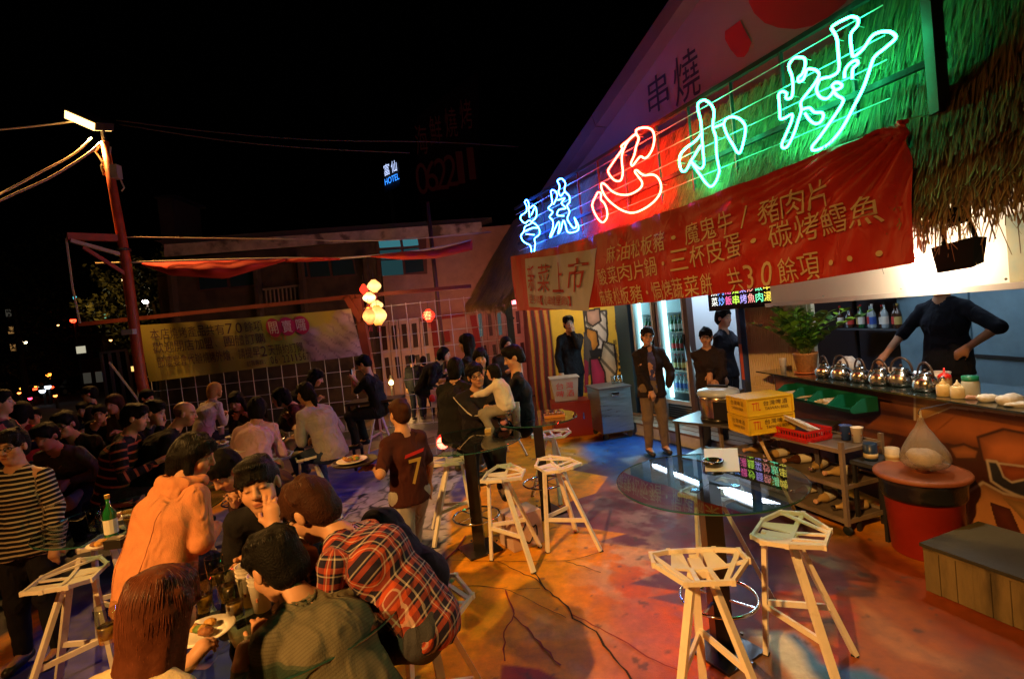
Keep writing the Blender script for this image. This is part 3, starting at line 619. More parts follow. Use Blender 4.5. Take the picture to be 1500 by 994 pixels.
def row(s_,u0,u1,v0,v1,sp=1.):
    n=len(s_);w_=(u1-u0)/n;out=[]
    for i,c in enumerate(s_):
        if c in ' ': continue
        f=.45 if c in '、。:-' else (.75 if c.isdigit() else .92)
        vv=(v0,v1) if c not in '、。:-' else (v0+(v1-v0)*.05,v0+(v1-v0)*.35)
        if c==':':vv=(v0+(v1-v0)*.15,v1-(v1-v0)*.25)
        if c=='-':vv=(v0+(v1-v0)*.42,v0+(v1-v0)*.55)
        if c=='1': out.append((c,u0+w_*i+w_*.28,vv[0],u0+w_*i+w_*.55,vv[1]));continue
        out.append((c,u0+w_*i+w_*(1-f)/2*.5,vv[0],u0+w_*i+w_*(f if f>.5 else .3),vv[1]))
    return out
for a_ in (('本店燒烤產品共有70餘項',.045,.575,.72,.92),('歡迎開店加盟、團體訂購',.05,.575,.48,.68),('節慶宴會代辦燒烤外燴。請提早2天預約訂購',.06,.745,.22,.42),('訂貨專線:',.47,.565,.06,.17),('06-2211567',.575,.765,.05,.20)): lettering('lettering_line',row(*a_),dkk,yb,yf(.03))
mg=mat('magenta_print',(.35,.02,.10),.6);mb=MB()
for cu in (.625,.69,.755):
    a=np.linspace(0,2*np.pi,21)[:-1];P=yf(.026)(cu+.038*np.cos(a),.76+.19*np.sin(a));mb.add(P,[tuple(range(20))]);mb.build('magenta_disc',mg,yb);mb=MB()
lettering('white_lettering',[('開',.603,.64,.647,.88),('賣',.668,.64,.712,.88),('囉',.733,.64,.777,.88)],mat('white_print',(.62,.55,.6),.6),yb,yf(.036))
lettering('hot_print',[('HOT',.60,.50,.68,.585)],mat('orange_print',(.45,.12,.03),.6),yb,yf(.03))
# ================================================================ BUILDING ACROSS THE LANE (behind the fence)
BY=13.
bl=thing('lane_building',D(470,640,BY),'old two storey shophouse behind the fence with pale eave, lit teal window and slatted doors','building')
wd_=mat('dark_plaster',(.10,.065,.035),.85,var=.5,vs=2.5,dirt=((.03,.02,.015),1.5,.5,.7));wp=mat('pink_plaster',(.36,.21,.16),.85,var=.25,vs=3)
def quad(name,px_,Y,m_,parent,th=.15):
    V=[D(x,y,Y) for x,y in px_];W=[v+np.array([0,th,0]) for v in V];n=len(V)
    return MB().add(V+W,[tuple(range(n))[::-1],tuple(range(n,2*n))]+[(i,(i+1)%n,(i+1)%n+n,i+n) for i in range(n)]).build(name,m_,parent)
quad('wall',[(230,405),(555,372),(580,640),(250,640)],BY,wd_,bl);quad('wall',[(555,345),(800,325),(820,640),(581,640)],BY-.02,wp,bl)
quad('upper_wall',[(232,380),(555,352),(555,371),(230,404)],BY+.01,wd_,bl)
eav=mat('eave_board',(.42,.33,.25),.8,var=.4,vs=4,dirt=((.05,.03,.02),3,.5,.8))
quad('eave_board',[(240,358),(470,342),(705,325),(706,340),(470,358),(240,376)],BY-.55,eav,bl,.06)
roofm=mat('dark_roof',(.035,.03,.03),.8);quad('roof',[(225,352),(470,334),(720,318),(705,324.5),(470,341.5),(240,357.5)],BY-.5,roofm,bl,2.)
frm=mat('window_frame_dark',(.10,.04,.03),.6);tg=emat('teal_window_light',(.10,.42,.50),.36)
tg2=emat('dim_teal_window',(.05,.16,.18),.25)
def window(px_,m1,m2=None,Y=BY-.03):
    (xa,ya),(xb,yb)=px_
    w_=quad('window',[(xa-4,ya-4),(xb+4,ya-6),(xb+6,yb+3),(xa-2,yb+6)],Y,frm,bl,.04)
    return w_
w_=window(((555,350),(620,398)),tg)
for px_,m_ in (([(554,351),(585,349),(587,361),(556,363)],tg),([(589,349),(611,347),(613,359),(591,361)],tg),([(556,367),(587,365),(589,378),(558,380)],tg2),([(591,365),(613,363),(615,376),(593,378)],tg2),([(558,382),(589,380),(591,402),(560,404)],tg2),([(593,380),(619,378),(621,397),(595,400)],mat('dark_pane',(.02,.05,.06),.1))):
    o=quad('pane',px_,BY-.06,m_,w_,.01)
for px_ in ([(432,385),(448,384),(451,405),(435,407)],[(452,384),(480,382),(484,404),(455,406)],[(485,382),(516,380),(520,401),(488,404)],[(290,396),(330,393),(333,420),(293,424)],[(335,393),(375,390),(378,416),(338,420)]):
    f_=quad('window',[(px_[0][0]-2,px_[0][1]-2),(px_[1][0]+2,px_[1][1]-2),(px_[2][0]+2,px_[2][1]+2),(px_[3][0]-2,px_[3][1]+2)],BY-.04,frm,bl,.03);quad('pane',px_,BY-.06,mat('dark_pane',(.02,.05,.06),.1),f_,.01)
# balcony bars at the left
for i in range(9): quad('balcony_bar',[(388+i*6,425-i*.6),(390+i*6,424.8-i*.6),(392+i*6,446-i*.6),(390+i*6,446-i*.6)],BY-.1,mat('bar_paint',(.25,.18,.12),.7),bl,.02)
for (a,b) in (((385,424),(440,418)),((388,446),(443,440))): MB().bar(D(*a,BY-.11),D(*b,BY-.11),.05,.05).build('balcony_rail',MC['bar_paint'],bl)
for x in (250,375,440,535): MB().bar(D(x,385 if x<400 else 372,BY-.12),D(x+12,520,BY-.12),.22,.1).build('pilaster',wd_,bl)
# slatted doors with dark openings, red couplets
dp=mat('door_paint',(.62,.42,.33),.7,var=.15,vs=4);dkp=mat('opening_dark',(.05,.02,.015),.4);tp=emat('pale_teal_slit',(.20,.42,.42),.35)
for i,(x,y) in enumerate(((560,492),(575,491),(590,489),(605,488),(620,486),(633,485))):
    d=quad('door_leaf',[(x-6,y-22),(x+8,y-23),(x+20,620),(x+7,621)],BY-.10,dp,bl,.05)
    quad('door_slot',[(x-2,y-14),(x+5,y-15),(x+8,y+20),(x+1,y+21)],BY-.115,dkp,d,.01);quad('door_slot',[(x+3,y+32),(x+9,y+31),(x+13,y+62),(x+7,y+63)],BY-.115,dkp,d,.01)
for i,(x,y) in enumerate(((703,468),(717,467),(731,466),(745,465),(758,464))):
    d=quad('door_leaf',[(x-6,y-22),(x+7,y-23),(x+18,600),(x+5,601)],BY-.10,dp,bl,.05)
    quad('door_slot',[(x-3,y-8),(x+2,y-9),(x+5,y+24),(x,y+25)],BY-.115,tp if i in(0,2,3) else dkp,d,.01);quad('door_slot',[(x+4,y+38),(x+9,y+37),(x+13,y+66),(x+8,y+67)],BY-.115,dkp,d,.01)
cp=mat('red_paper',(.5,.012,.01),.6);cp2=mat('faded_red_paper',(.20,.012,.01),.7);quad('red_couplet',[(630,470),(639,469),(646,522),(637,523)],BY-.125,cp2,bl,.005);quad('red_couplet',[(688,462),(697,461),(706,510),(697,511)],BY-.125,cp2,bl,.005)
quad('red_lintel',[(615,465),(680,457),(681,463),(616,471)],BY-.14,cp2,bl,.01);quad('red_notice',[(650,485),(658,484),(660,500),(652,501)],BY-.14,cp2,bl,.01)
# warm glow inside the mesh corner (bulb behind the fence) and pink tube
bulb=thing('warm_work_lamp',D(572,566,10.6),'bright warm lamp glowing behind the fence beside the seated man in black','lamp')
MB().ball(D(573,560,10.6),.05).build('bulb',emat('bulb_glow',(1.,.7,.2),30),bulb);MB().lathe(D(573,556,10.6),[(.06,.02),(.03,.07),(.02,.1)],12).build('lamp_socket',dkm,bulb)
MB().bar(D(573,555,10.6)+np.array([0,0,.08]),D(578,632,10.6),.03,.03).build('stem',dkm,bulb)
pt_light('work_lamp_light',D(573,560,10.45),(1.,.66,.22),28,.06)
pkt=thing('pink_sign_tube',D(740,446,9.7),'glowing pink tube light under the thatch tip','light')
MB().bar(D(727,446,9.9),D(768,440,9.6),.09,.08).build('tube',emat('pink_glow',(1.,.22,.28),6),pkt);MB().bar(D(727,442.5,9.9),D(768,436.5,9.6),.10,.03).build('tube_housing',dkm,pkt)
area_light('pink_light',D(735,452,10.1),D(700,520,12.9),.6,.2,(1.,.22,.20),14)
lan=[]
lred=emat('red_lantern_glow',(1.,.035,.015),2.2);lcr=emat_band('cream_lantern_glow',(1.,.72,.26),(.95,.26,.03),2.2,.16);lhot=emat_band('lantern_core',(1.,.8,.4),(1.,.4,.06),3.2,.1)
gold=mat('gold_rim',(.5,.35,.08),.4,metal=.6)
def lantern(px_,Y,r,hh,m_,label,prof=None):
    c=D(*px_,Y);t=thing('paper_lantern',c,label,'lantern','paper lanterns in the yard')
    n=10
    pr=[(r*max(.35,math.sin(math.pi*(i+.7)/(n+1.4)))*(1+.03*(i%2)),-hh+2*hh*i/n) for i in range(n+1)] if prof is None else prof
    MB().lathe(c,pr,16,caps=False).build('lantern_paper',m_,t,smooth=True)
    for s in (-1,1): MB().lathe(c+np.array([0,0,s*hh]),[(pr[0][0]*.9,-.012),(pr[0][0]*.95,0),(pr[0][0]*.9,.012)],16).build('lantern_rim',gold,t)
    MB().tube([c+np.array([0,0,hh]),c+np.array([0,0,hh+.18])],.004,4).build('lantern_cord',dkm,t)
    for k in range(3): MB().tube([c+np.array([.02*(k-1),0,-hh]),c+np.array([.025*(k-1),0,-hh-.13])],.004,4).build('tassel',cp,t)
    return t
pk=D(545,440,9.4)
lantern((548,419),9.4,.13,.12,lcr,'cream paper lantern at the top of the hanging cluster')
lantern((533,424),9.5,.08,.10,lred,'small red paper lantern at the top left of the cluster')
lantern((541,436),9.3,.12,.10,lhot,'glaring cream lantern in the middle of the hanging cluster')
lantern((553,462),9.25,.17,.18,lcr,'large cream lantern hanging lowest at the right of the cluster')
lantern((541,463),9.1,.12,.15,emat_band('orange_lantern_glow',(1.,.5,.12),(.9,.05,.01),2.4,.15),'orange red lantern in front of the large cream one')
lantern((552,447),9.5,.12,.09,lcr,'flattened cream lantern squeezed inside the cluster')
pt_light('lantern_light',pk+np.array([0,-.5,-.1]),(1.,.45,.14),30,.15)
lt_=lantern((628,462),10.2,.13,.13,lred,'round red lantern with a golden character in front of the pink wall')
lettering('lantern_character',[('春',-.085,-.09,.085,.09)],emat('gold_glow',(1.,.6,.2),2),lt_,lambda U,V:np.stack([D(628,462,10.2)[0]+U,D(628,462,10.2)[1]-.14+U*0,D(628,462,10.2)[2]+V],1))
pt_light('lantern_light',D(628,462,9.9),(1.,.1,.06),10,.12);pt_light('shophouse_light',D(670,470,11.6),(1.,.34,.24),26,.3)
pt_light('shophouse_light',D(600,590,11.6),(1.,.5,.16),16,.2)
# poles with wires in front of building
fp=thing('signboard_pole',D(654,560,10.6),'thin dark pole rising past the eave in front of the pink wall','pole')
MB().tube([D(626,296,10.6),D(654,560,10.6)],.045,8).build('pole',mat('pole_dark',(.07,.045,.035),.6),fp,smooth=True)
bd=thing('rooftop_billboard',D(655,300,22),'unlit dark billboard on a scaffold above the roofs, barely visible at night','billboard')
blm=mat('billboard_dark',(.02,.008,.008),.8);quad('board',[(610,170),(700,105),(704,288),(613,296)],22,blm,bd,.3)
drt=emat('faint_emissive_red',(.10,.012,.01),.06)  # unlit letters given a faint emission so they show in the dark
for i,(x,y,h,c) in enumerate(((617,205,45,'海'),(638,192,45,'鮮'),(660,180,45,'燒'),(682,168,45,'烤'),(618,262,48,'0'),(632,258,48,'6'),(646,255,48,'2'),(660,250,48,'2'),(674,246,48,'1'),(690,240,48,'1'))):
    a=D(x-(2 if c=='1' else 6),y+h/2,21.9);b=D(x+(3 if c=='1' else 7),y-h/2,21.9);lettering('dim_lettering',[(c,a[0],a[2],b[0],b[2])],drt,bd,lambda U,V:np.stack([U,U*0+21.85,V],1))
for x in (620,690): MB().bar(D(x,293,22.1),D(x+4,345,22.1),.12,.12).build('scaffold_leg',roofm,bd)
hs_=thing('hotel_sign',D(573,300,40),'distant glowing white and blue hotel sign high in the dark','sign')
hb=MB().add([D(x,y,40) for x,y in ((561,244),(584,236),(586,272),(563,284))]+[D(x,y,41) for x,y in ((561,244),(584,236),(586,272),(563,284))],[(3,2,1,0),(4,5,6,7),(0,1,5,4),(1,2,6,5),(2,3,7,6),(3,0,4,7)]).build('sign_box',mat('sign_black',(.01,.01,.012),.6),hs_)
ht=emat('hotel_white',(.5,.62,1.),1.6);hb2=emat('hotel_blue',(.03,.25,1.),2.2)
def sheet_at(Y,sh):
    return lambda U,V:np.stack([U,U*0+Y,V+sh*(U)],1)
c0=D(563,262,39.8)
def hz2(U,V): return np.stack([c0[0]+U,U*0+39.75,c0[2]+V+.33*U],1)
lettering('white_letters',[('富',.05,.15,.5,1.05),('仙',.65,.15,1.1,1.05)],ht,hs_,hz2);lettering('blue_letters',[('HOTEL',.02,-.55,1.2,-.05)],hb2,hs_,hz2)
MB().bar(D(573,281,40.5),D(578,335,40.5),.3,.3).build('mast',roofm,hs_)
# dark houses against the sky
for (pts,Y,lb) in (([(230,290),(252,288),(258,360),(238,362)],17,'slim dim chimney block rising behind the left roof'),([(-200,530),(-200,440),(40,480),(90,505),(100,530)],85,'low dark house at the far left end of the street')):
    t=thing('dark_building',D(pts[0][0],560,Y),lb,'building');quad('wall',pts,Y,mat('far_wall',(.10,.075,.05),.9,var=.5,vs=1),t,1.5);quad('roof_slab',[(pts[0][0]-4,pts[0][1]-3),(pts[1][0]+5,pts[1][1]-3),(pts[1][0]+5,pts[1][1]),(pts[0][0]-4,pts[0][1])],Y-.1,roofm,t,1.7)
# mirror glass booth with posts at the left of the pole
bo=thing('glazed_gate',D(160,560,14),'tall steel framed glazed gate panels beyond the lamp pole','gate')
gf_=mat('gate_frame',(.3,.28,.22),.5)
for a,b in (((148,517),(160,600)),((147,517),(185,512)),((185,512),(197,590)),((160,516),(171,596)),((172,514),(184,592))): MB().bar(D(*a,14),D(*b,14),.06,.06).build('frame_bar',gf_,bo)
quad('pane',[(149,518),(184,513),(195,588),(159,598)],14.05,glass('gate_glass',(.3,.4,.4),1,.1,milk=.15,milkc=(.1,.15,.15)),bo,.01)
# ================================================================ STREET AT FAR LEFT: lights, cars, trees
def glow(name,px_,Y,r,col,s,label,cat,post=True,group=None):
    c=D(*px_,Y);t=thing(name,(c[0],c[1],0),label,cat,group);MB().ball(c,r,10).build('lens',emat(name+label[:14],col,s),t,smooth=True)
    MB().lathe(c,[(r*1.05,r*.3),(r*1.1,r*.9),(r*.5,r*1.3)],10).build('hood',dkm,t)
    if post: MB().bar((c[0],c[1]+r*.6,0),(c[0],c[1]+r*.6,c[2]+r*1.2),.1,.1).build('post',roofm,t)
    return t
glow('traffic_light',(107,469),34,.17,(1.,.03,.01),14,'red traffic light shining above the street left of the pole','traffic light')
glow('street_lamp',(213,441),26,.15,(1.,.75,.8),22,'distant white street lamp shining right of the red pole','street lamp')
glow('street_lamp',(37,501),50,.16,(1.,.8,.45),9,'small warm street lamp far down the street at left','street lamp')
glow('street_lamp',(85,476),60,.12,(1.,.5,.15),6,'tiny orange street lamp below left of the red traffic light','street lamp')
glow('street_lamp',(158,481),48,.12,(1.,.6,.2),7,'tiny orange street lamp just left of the pole foot','street lamp')
glow('street_lamp',(178,410),44,.14,(1.,.7,.3),5,'tiny warm lamp close to the left edge of the pole','street lamp')
glow('street_lamp',(162,498),40,.10,(1.,.45,.12),6,'lowest tiny orange street lamp beside the pole','street lamp')
for i,(px_,cc,sz,lb) in enumerate((((158,462),(.35,1.,.6),.42,'small green and white shop sign glowing beside the pole'),((111,436),(.1,.7,.8),.25,'tiny teal shop sign glowing above the red traffic light'),((120,512),(.3,.28,.2),.7,'pale lit shop sign at the end of the street'),((194,540),(.9,.55,.15),.5,'small amber lit sign behind the pole foot'))):
    c=D(*px_,32);t=thing('shop_sign',c,lb,'sign');MB().box(c,(sz,.12,sz*.8)).build('sign_box',dkm,t);MB().box(c-np.array([0,.07,0]),(sz*.85,.02,sz*.65)).build('lit_face',emat('sf%d'%i,cc,1.6),t)
carm=[mat('car_dark',(.05,.05,.06),.25,coat=1),mat('car_silver',(.35,.36,.38),.3,coat=1),mat('car_black',(.02,.02,.02),.2,coat=1)]
tyre=mat('tyre',(.015,.015,.015),.9);cgl=mat('car_glass',(.01,.012,.015),.05);trd=emat('tail_light_glow',(1.,.04,.01),8);tam=emat('amber_light_glow',(1.,.28,.03),9);hw_=emat('head_light_glow',(.9,.95,1.),9)
def car(x,y,rz,m_,lab,front=False,lm=None):
    t=thing('parked_car',(0,0,0),lab,'car','cars in the street');W=.86
    prof=[(-2.1,.35),(-2.15,.75),(-1.9,.9),(-1.25,1.0),(-.75,1.42),(.65,1.45),(1.2,1.02),(1.95,.9),(2.15,.65),(2.12,.32)]
    V=[(px__,s*W*(1 if z<.95 else .82),z) for s in(-1,1) for px__,z in prof];n=len(prof)
    b=MB().add(V,[tuple(range(n)),tuple(range(2*n-1,n-1,-1))]+[(i,i+n,(i+1)%n+n,(i+1)%n) for i in range(n)]).build('body',m_,t)
    for s in (-1,1):
        MB().add([(-1.1,s*W*.86,1.03),(.98,s*W*.86,1.05),(.6,s*W*.835,1.38),(-.7,s*W*.835,1.36)],[(0,1,2,3)]).build('side_window',cgl,t)
        for wx in (-1.35,1.35):
            w_=MB().lathe((wx,s*.80,.32),[(.32,-.1),(.33,0),(.32,.1)],18,ax=[(1,0,0),(0,0,1),(0,1,0)]).build('wheel',tyre,t);MB().lathe((wx,s*.905,.32),[(.19,-.01),(.19,.01)],14,ax=[(1,0,0),(0,0,1),(0,1,0)]).build('rim',gf_,w_)
    MB().add([(-1.27,-.66,1.03),(-1.27,.66,1.03),(-.8,.62,1.39),(-.8,-.62,1.39)],[(0,1,2,3)]).build('rear_window',cgl,t);MB().add([(1.24,-.66,1.04),(1.24,.66,1.04),(.7,.62,1.41),(.7,-.62,1.41)],[(3,2,1,0)]).build('windscreen',cgl,t)
    for s in (-1,1):
        MB().box((-2.13,s*.62,.78),(.06,.3,.14)).build('tail_light',lm or trd,t);MB().box((2.12,s*.6,.66),(.06,.32,.14)).build('headlight',hw_ if front else mat('lens_off',(.4,.4,.4),.1),t)
    t.location=(x,y,0);t.rotation_euler=(0,0,rz);return t
c=D(74,553,46);car(c[0],46,R(88),carm[0],'dark car with amber tail lights waiting in the street at far left',lm=tam)
c=D(98,560,40);car(c[0],40,R(92),carm[2],'black car with red tail lights nearer in the street at left')
c=D(52,556,52);car(c[0],60,R(-88),carm[1],'silver car with white headlights facing the yard in the street',front=True)
glow('signal_lamp',(71,548),44,.20,(1.,.22,.02),9,'amber turn signal glowing in the far left street','signal light',post=True)
glow('signal_lamp',(92,556),40,.17,(1.,.07,.02),8,'red orange brake lamp glowing in the far left street','signal light',post=True)
glow('signal_lamp',(81,579),26,.09,(1.,.2,.04),7,'small orange lamp low in the far left street','signal light',post=True)
glow('signal_lamp',(44,583),26,.09,(1.,.05,.12),6,'small pink red lamp low in the far left street','signal light',post=True)
glow('signal_lamp',(28,575),30,.09,(1.,.25,.05),6,'small orange lamp at the left edge of the street','signal light',post=True)
for k,(x,y) in enumerate(((62,572),(70,566))): glow('head_lamp',(x,y),30,.16,(.75,.85,1.),3.2,['left','right'][k]+' white headlamp of a vehicle in the far street','headlamp',post=True)
rs_=random.Random(3);wlit=emat('window_amber',(1.,.5,.15),.22);wdim=emat('window_dim',(.5,.45,.35),.07)
for k,(xa,xb,yt_,Y,nm_) in enumerate(((112,150,470,40,'narrow dark shophouse with a few dim windows left of the pole foot'),(-60,30,430,60,'wide dark apartment block with scattered dim windows at the far left'),(30,75,478,75,'distant dark block with tiny dim windows down the street'))):
    a_=D(xa,500,Y);b_=D(xb,500,Y);zt_=D(xa,yt_,Y)[2];t=thing('street_building',((a_[0]+b_[0])/2,Y+2,0),nm_,'building');MB().box(((a_[0]+b_[0])/2,Y+2,zt_/2),(b_[0]-a_[0],4,zt_)).build('wall',mat('far_wall_brown',(.05,.035,.025),.9,var=.5,vs=.6),t);MB().box(((a_[0]+b_[0])/2,Y+2,zt_+.15),(b_[0]-a_[0]+.5,4.4,.3)).build('roof_slab',roofm,t)
    nx_=max(2,int((b_[0]-a_[0])/1.6));nz_=max(2,int(zt_/1.9))
    for i in range(nx_):
        for j in range(nz_):
            wx=a_[0]+(i+.5)*(b_[0]-a_[0])/nx_;wz=(j+.6)*zt_/nz_;f_=MB().box((wx,Y-.02,wz),(.8,.06,1.)).build('window',frm,t);MB().box((wx,Y-.06,wz),(.66,.03,.86)).build('pane',rs_.choice([wlit,wdim,MC['dark_pane'],MC['dark_pane'],MC['dark_pane']]),f_)
lm_=mat('leaf_dark',(.045,.06,.02),.8)
def leafcloud(name,c,rad,n,sz,m_,parent,seed,smoothc=None):
    rs=np.random.RandomState(seed);k=rs.normal(size=(n,3));k/=np.linalg.norm(k,axis=1)[:,None];rr=rs.uniform(.3,1,n)**.5*(1+.3*np.sin(k@np.array([5.,3,4])*1.7+seed));P=np.array(c)+k*rr[:,None]*np.array(rad)
    a=rs.normal(size=(n,3));a/=np.linalg.norm(a,axis=1)[:,None];b=np.cross(a,rs.normal(size=(n,3)));b/=np.linalg.norm(b,axis=1)[:,None];s=rs.uniform(.6,1.3,(n,1))*sz
    V=np.stack([P-a*s,P+b*s*.5,P+a*s,P-b*s*.5],1).reshape(-1,3);q=np.arange(n*4).reshape(-1,4)
    off=ROOT[parent.name];me=bpy.data.meshes.new(name);me.from_pydata((V-off).tolist(),[],q.tolist());o=link(name,me,m_,parent);o['kind']='stuff';return o
for (px_,Y,rad,lb) in (((225,440),24,(2.6,2,2.2),'leafy dark tree behind the distant white street lamp'),((60,560),44,(7,4,3.5),'broad dark tree over the far left of the street'),((20,450),36,(6,4,5),'tall black tree at the left edge of the night street'),((120,420),52,(8,4,6),'tall black tree above the red traffic light')):
    c=D(*px_,Y);t=thing('street_tree',(c[0],c[1],0),lb,'tree');leafcloud('crown',c,rad,5200,.12,lm_,t,int(Y));MB().tube([(c[0],c[1],0),(c[0]+.1,c[1],c[2]*.6),(c[0],c[1],c[2])],[.25,.18,.08],8).build('trunk',mat('bark',(.06,.045,.03),.9),t)
pt_light('street_lamp_light',D(213,441,25.7),(1.,.8,.6),90,.15)
pt_light('street_lamp_light',D(107,450,21),SOD,120,.2)
# ================================================================ RESTAURANT FRONT: serving counter, kitchen, fridges, alley
CA=np.array([2.88,5.38]);CB=np.array([3.05,2.97]);CU=(CB-CA)/np.linalg.norm(CB-CA);CN=np.array([CU[1],-CU[0]]) # towards yard
if CN[0]>0: CN=-CN
def CP(x,y,o=0.): return PL(x,y,CA+CN*o,CB+CN*o)
def CLp(s,z,o=0.): q=CA+CU*s+CN*o;return np.array([q[0],q[1],z])
cax=[np.array([*CU,0]),np.array([*CN,0]),np.array([0,0,1.])]
LC=4.6
cwm=mat('counter_mural',rough=.5,attr='Col',var=.1,vs=9,bump=.15,bs=30)
def cmf(U,V): return np.stack([CA[0]+CU[0]*U-CN[0]*.17,CA[1]+CU[1]*U-CN[1]*.17,V],1)
def cs(x,y): p=CP(x,y,-.17);return (float((p[:2]-CA)@CU),p[2])
def cmcol(U,V):
    P=np.stack([U,V,U*0],1);n=fbm(P,3,3);c=np.tile([.06,.015,.007],(len(U),1))
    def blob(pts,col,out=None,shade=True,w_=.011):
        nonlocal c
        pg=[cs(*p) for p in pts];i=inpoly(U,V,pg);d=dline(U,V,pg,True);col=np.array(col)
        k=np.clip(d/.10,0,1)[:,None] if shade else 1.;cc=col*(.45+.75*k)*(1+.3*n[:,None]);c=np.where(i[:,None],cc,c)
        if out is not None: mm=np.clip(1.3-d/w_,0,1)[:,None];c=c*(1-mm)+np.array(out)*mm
    org=(.34,.10,.025)
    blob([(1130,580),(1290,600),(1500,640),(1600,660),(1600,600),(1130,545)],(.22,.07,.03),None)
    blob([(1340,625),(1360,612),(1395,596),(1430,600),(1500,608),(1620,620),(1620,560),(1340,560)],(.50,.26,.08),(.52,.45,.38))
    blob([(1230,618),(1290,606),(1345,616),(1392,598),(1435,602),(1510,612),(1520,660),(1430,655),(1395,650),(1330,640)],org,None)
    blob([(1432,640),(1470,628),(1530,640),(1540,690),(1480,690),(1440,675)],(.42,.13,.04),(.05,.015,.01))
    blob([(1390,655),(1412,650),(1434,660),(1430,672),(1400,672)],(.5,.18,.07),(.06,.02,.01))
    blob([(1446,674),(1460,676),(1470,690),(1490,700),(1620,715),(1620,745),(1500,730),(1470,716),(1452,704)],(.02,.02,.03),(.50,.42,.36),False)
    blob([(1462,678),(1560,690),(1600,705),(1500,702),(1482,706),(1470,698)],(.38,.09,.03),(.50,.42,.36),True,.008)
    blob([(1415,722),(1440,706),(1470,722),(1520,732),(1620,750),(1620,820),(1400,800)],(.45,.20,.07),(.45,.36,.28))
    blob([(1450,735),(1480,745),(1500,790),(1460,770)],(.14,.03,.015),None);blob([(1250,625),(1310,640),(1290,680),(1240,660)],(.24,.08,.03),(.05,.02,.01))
    blob([(1468,728),(1510,738),(1560,770),(1500,762)],(.5,.27,.1),None)
    return np.clip(c,.004,.8)
cnt=thing('serving_counter',CLp(1.5,0,-.2),'long painted serving counter with a glass top edge and orange brown cartoon mural','counter')
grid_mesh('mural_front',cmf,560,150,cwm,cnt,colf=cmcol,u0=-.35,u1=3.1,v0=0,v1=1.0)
MB().box(CLp(LC/2-.2,.5,-.5),(LC+.4,.62,1.0),cax).build('counter_body',mat('counter_dark',(.05,.02,.012),.6),cnt)
MB().box(CLp(LC/2-.2,1.045,-.33),(LC+.4,.72,.014),cax).build('glass_top',mat('dark_glass_top',(.02,.035,.035),.08,coat=1),cnt)
wht=mat('kitchen_white',(.75,.70,.62),.55,var=.06,vs=3)
hd=thing('serving_hatch_header',CLp(1.5,1.8,-.25),'cream painted header panel over the serving hatch lit by a bare lamp','panel')
MB().box(CLp(LC/2-.1,2.165,-.16),(LC+.2,.10,.73),cax).build('panel',wht,hd);MB().box(CLp(LC/2-.1,1.815,-.13),(LC+.2,.20,.04),cax).build('lower_trim',mat('trim_white',(.6,.55,.5),.4),hd)
for s in (-.05,.75,1.6,2.35,3.1): MB().ball(CLp(s,1.86,-.028+.0),.008,8).build('screw',gf_,hd)
pst=CP(1485,372,-.1);MB().box(CLp(float((pst[:2]-CA)@CU)+.12,2.02,-.1),(.30,.012,.46),cax).build('faded_poster',mat('poster_sand',(.46,.40,.22),.7,var=.5,vs=5,dirt=((.12,.22,.20),2.5,.45,.9)),hd)
# hatch lamp: bare bulb + black floodlight
lc=CP(1347,381,.05);hl=thing('bare_bulb_lamp',lc,'glaring bare white bulb beside the banner corner under the thatch','lamp')
MB().ball(lc,.045).build('bulb',emat('hatch_bulb',(1.,.86,.62),60),hl,smooth=True);MB().lathe(lc+np.array([0,0,.05]),[(.03,0),(.035,.03),(.02,.09)],12).build('socket',blk,hl)
MB().tube([lc+np.array([0,0,.13]),lc+np.array([0,0,.6])],.006,5).build('cord',dkm,hl)
pt_light('hatch_light',lc+np.array([*CN*.07,-.01]),(1.,.82,.56),38,.05)
fb_=CP(1404,368,.25);fl_=thing('black_floodlight',fb_,'black rectangular floodlight hanging from the thatch edge','floodlight')
fx_=[np.array([*CU,0]),np.array([0,0,1.]),np.array([*CN,0])]
MB().add([fb_+np.array([*(CU*a),z])+np.array([*(CN*o),0]) for a,z,o in ((-.11,.035,-.05),(.13,.06,-.05),(.10,-.085,-.05),(-.09,-.10,-.05),(-.13,.045,.05),(.15,.07,.05),(.12,-.11,.05),(-.10,-.12,.05))],[(0,1,2,3),(7,6,5,4),(0,4,5,1),(1,5,6,2),(2,6,7,3),(3,7,4,0)]).build('housing',mat('flood_black',(.004,.004,.004),.7,spec=.1),fl_)
MB().tube([fb_+np.array([*(CU*-.09),.04]),fb_+np.array([*(CU*-.08),.16]),fb_+np.array([*(CU*.08),.18]),fb_+np.array([*(CU*.11),.06])],.014,6).build('yoke',MC['flood_black'],fl_);MB().box(fb_+np.array([0,0,.22]),(.10,.10,.09)).build('mount',MC['flood_black'],fl_)
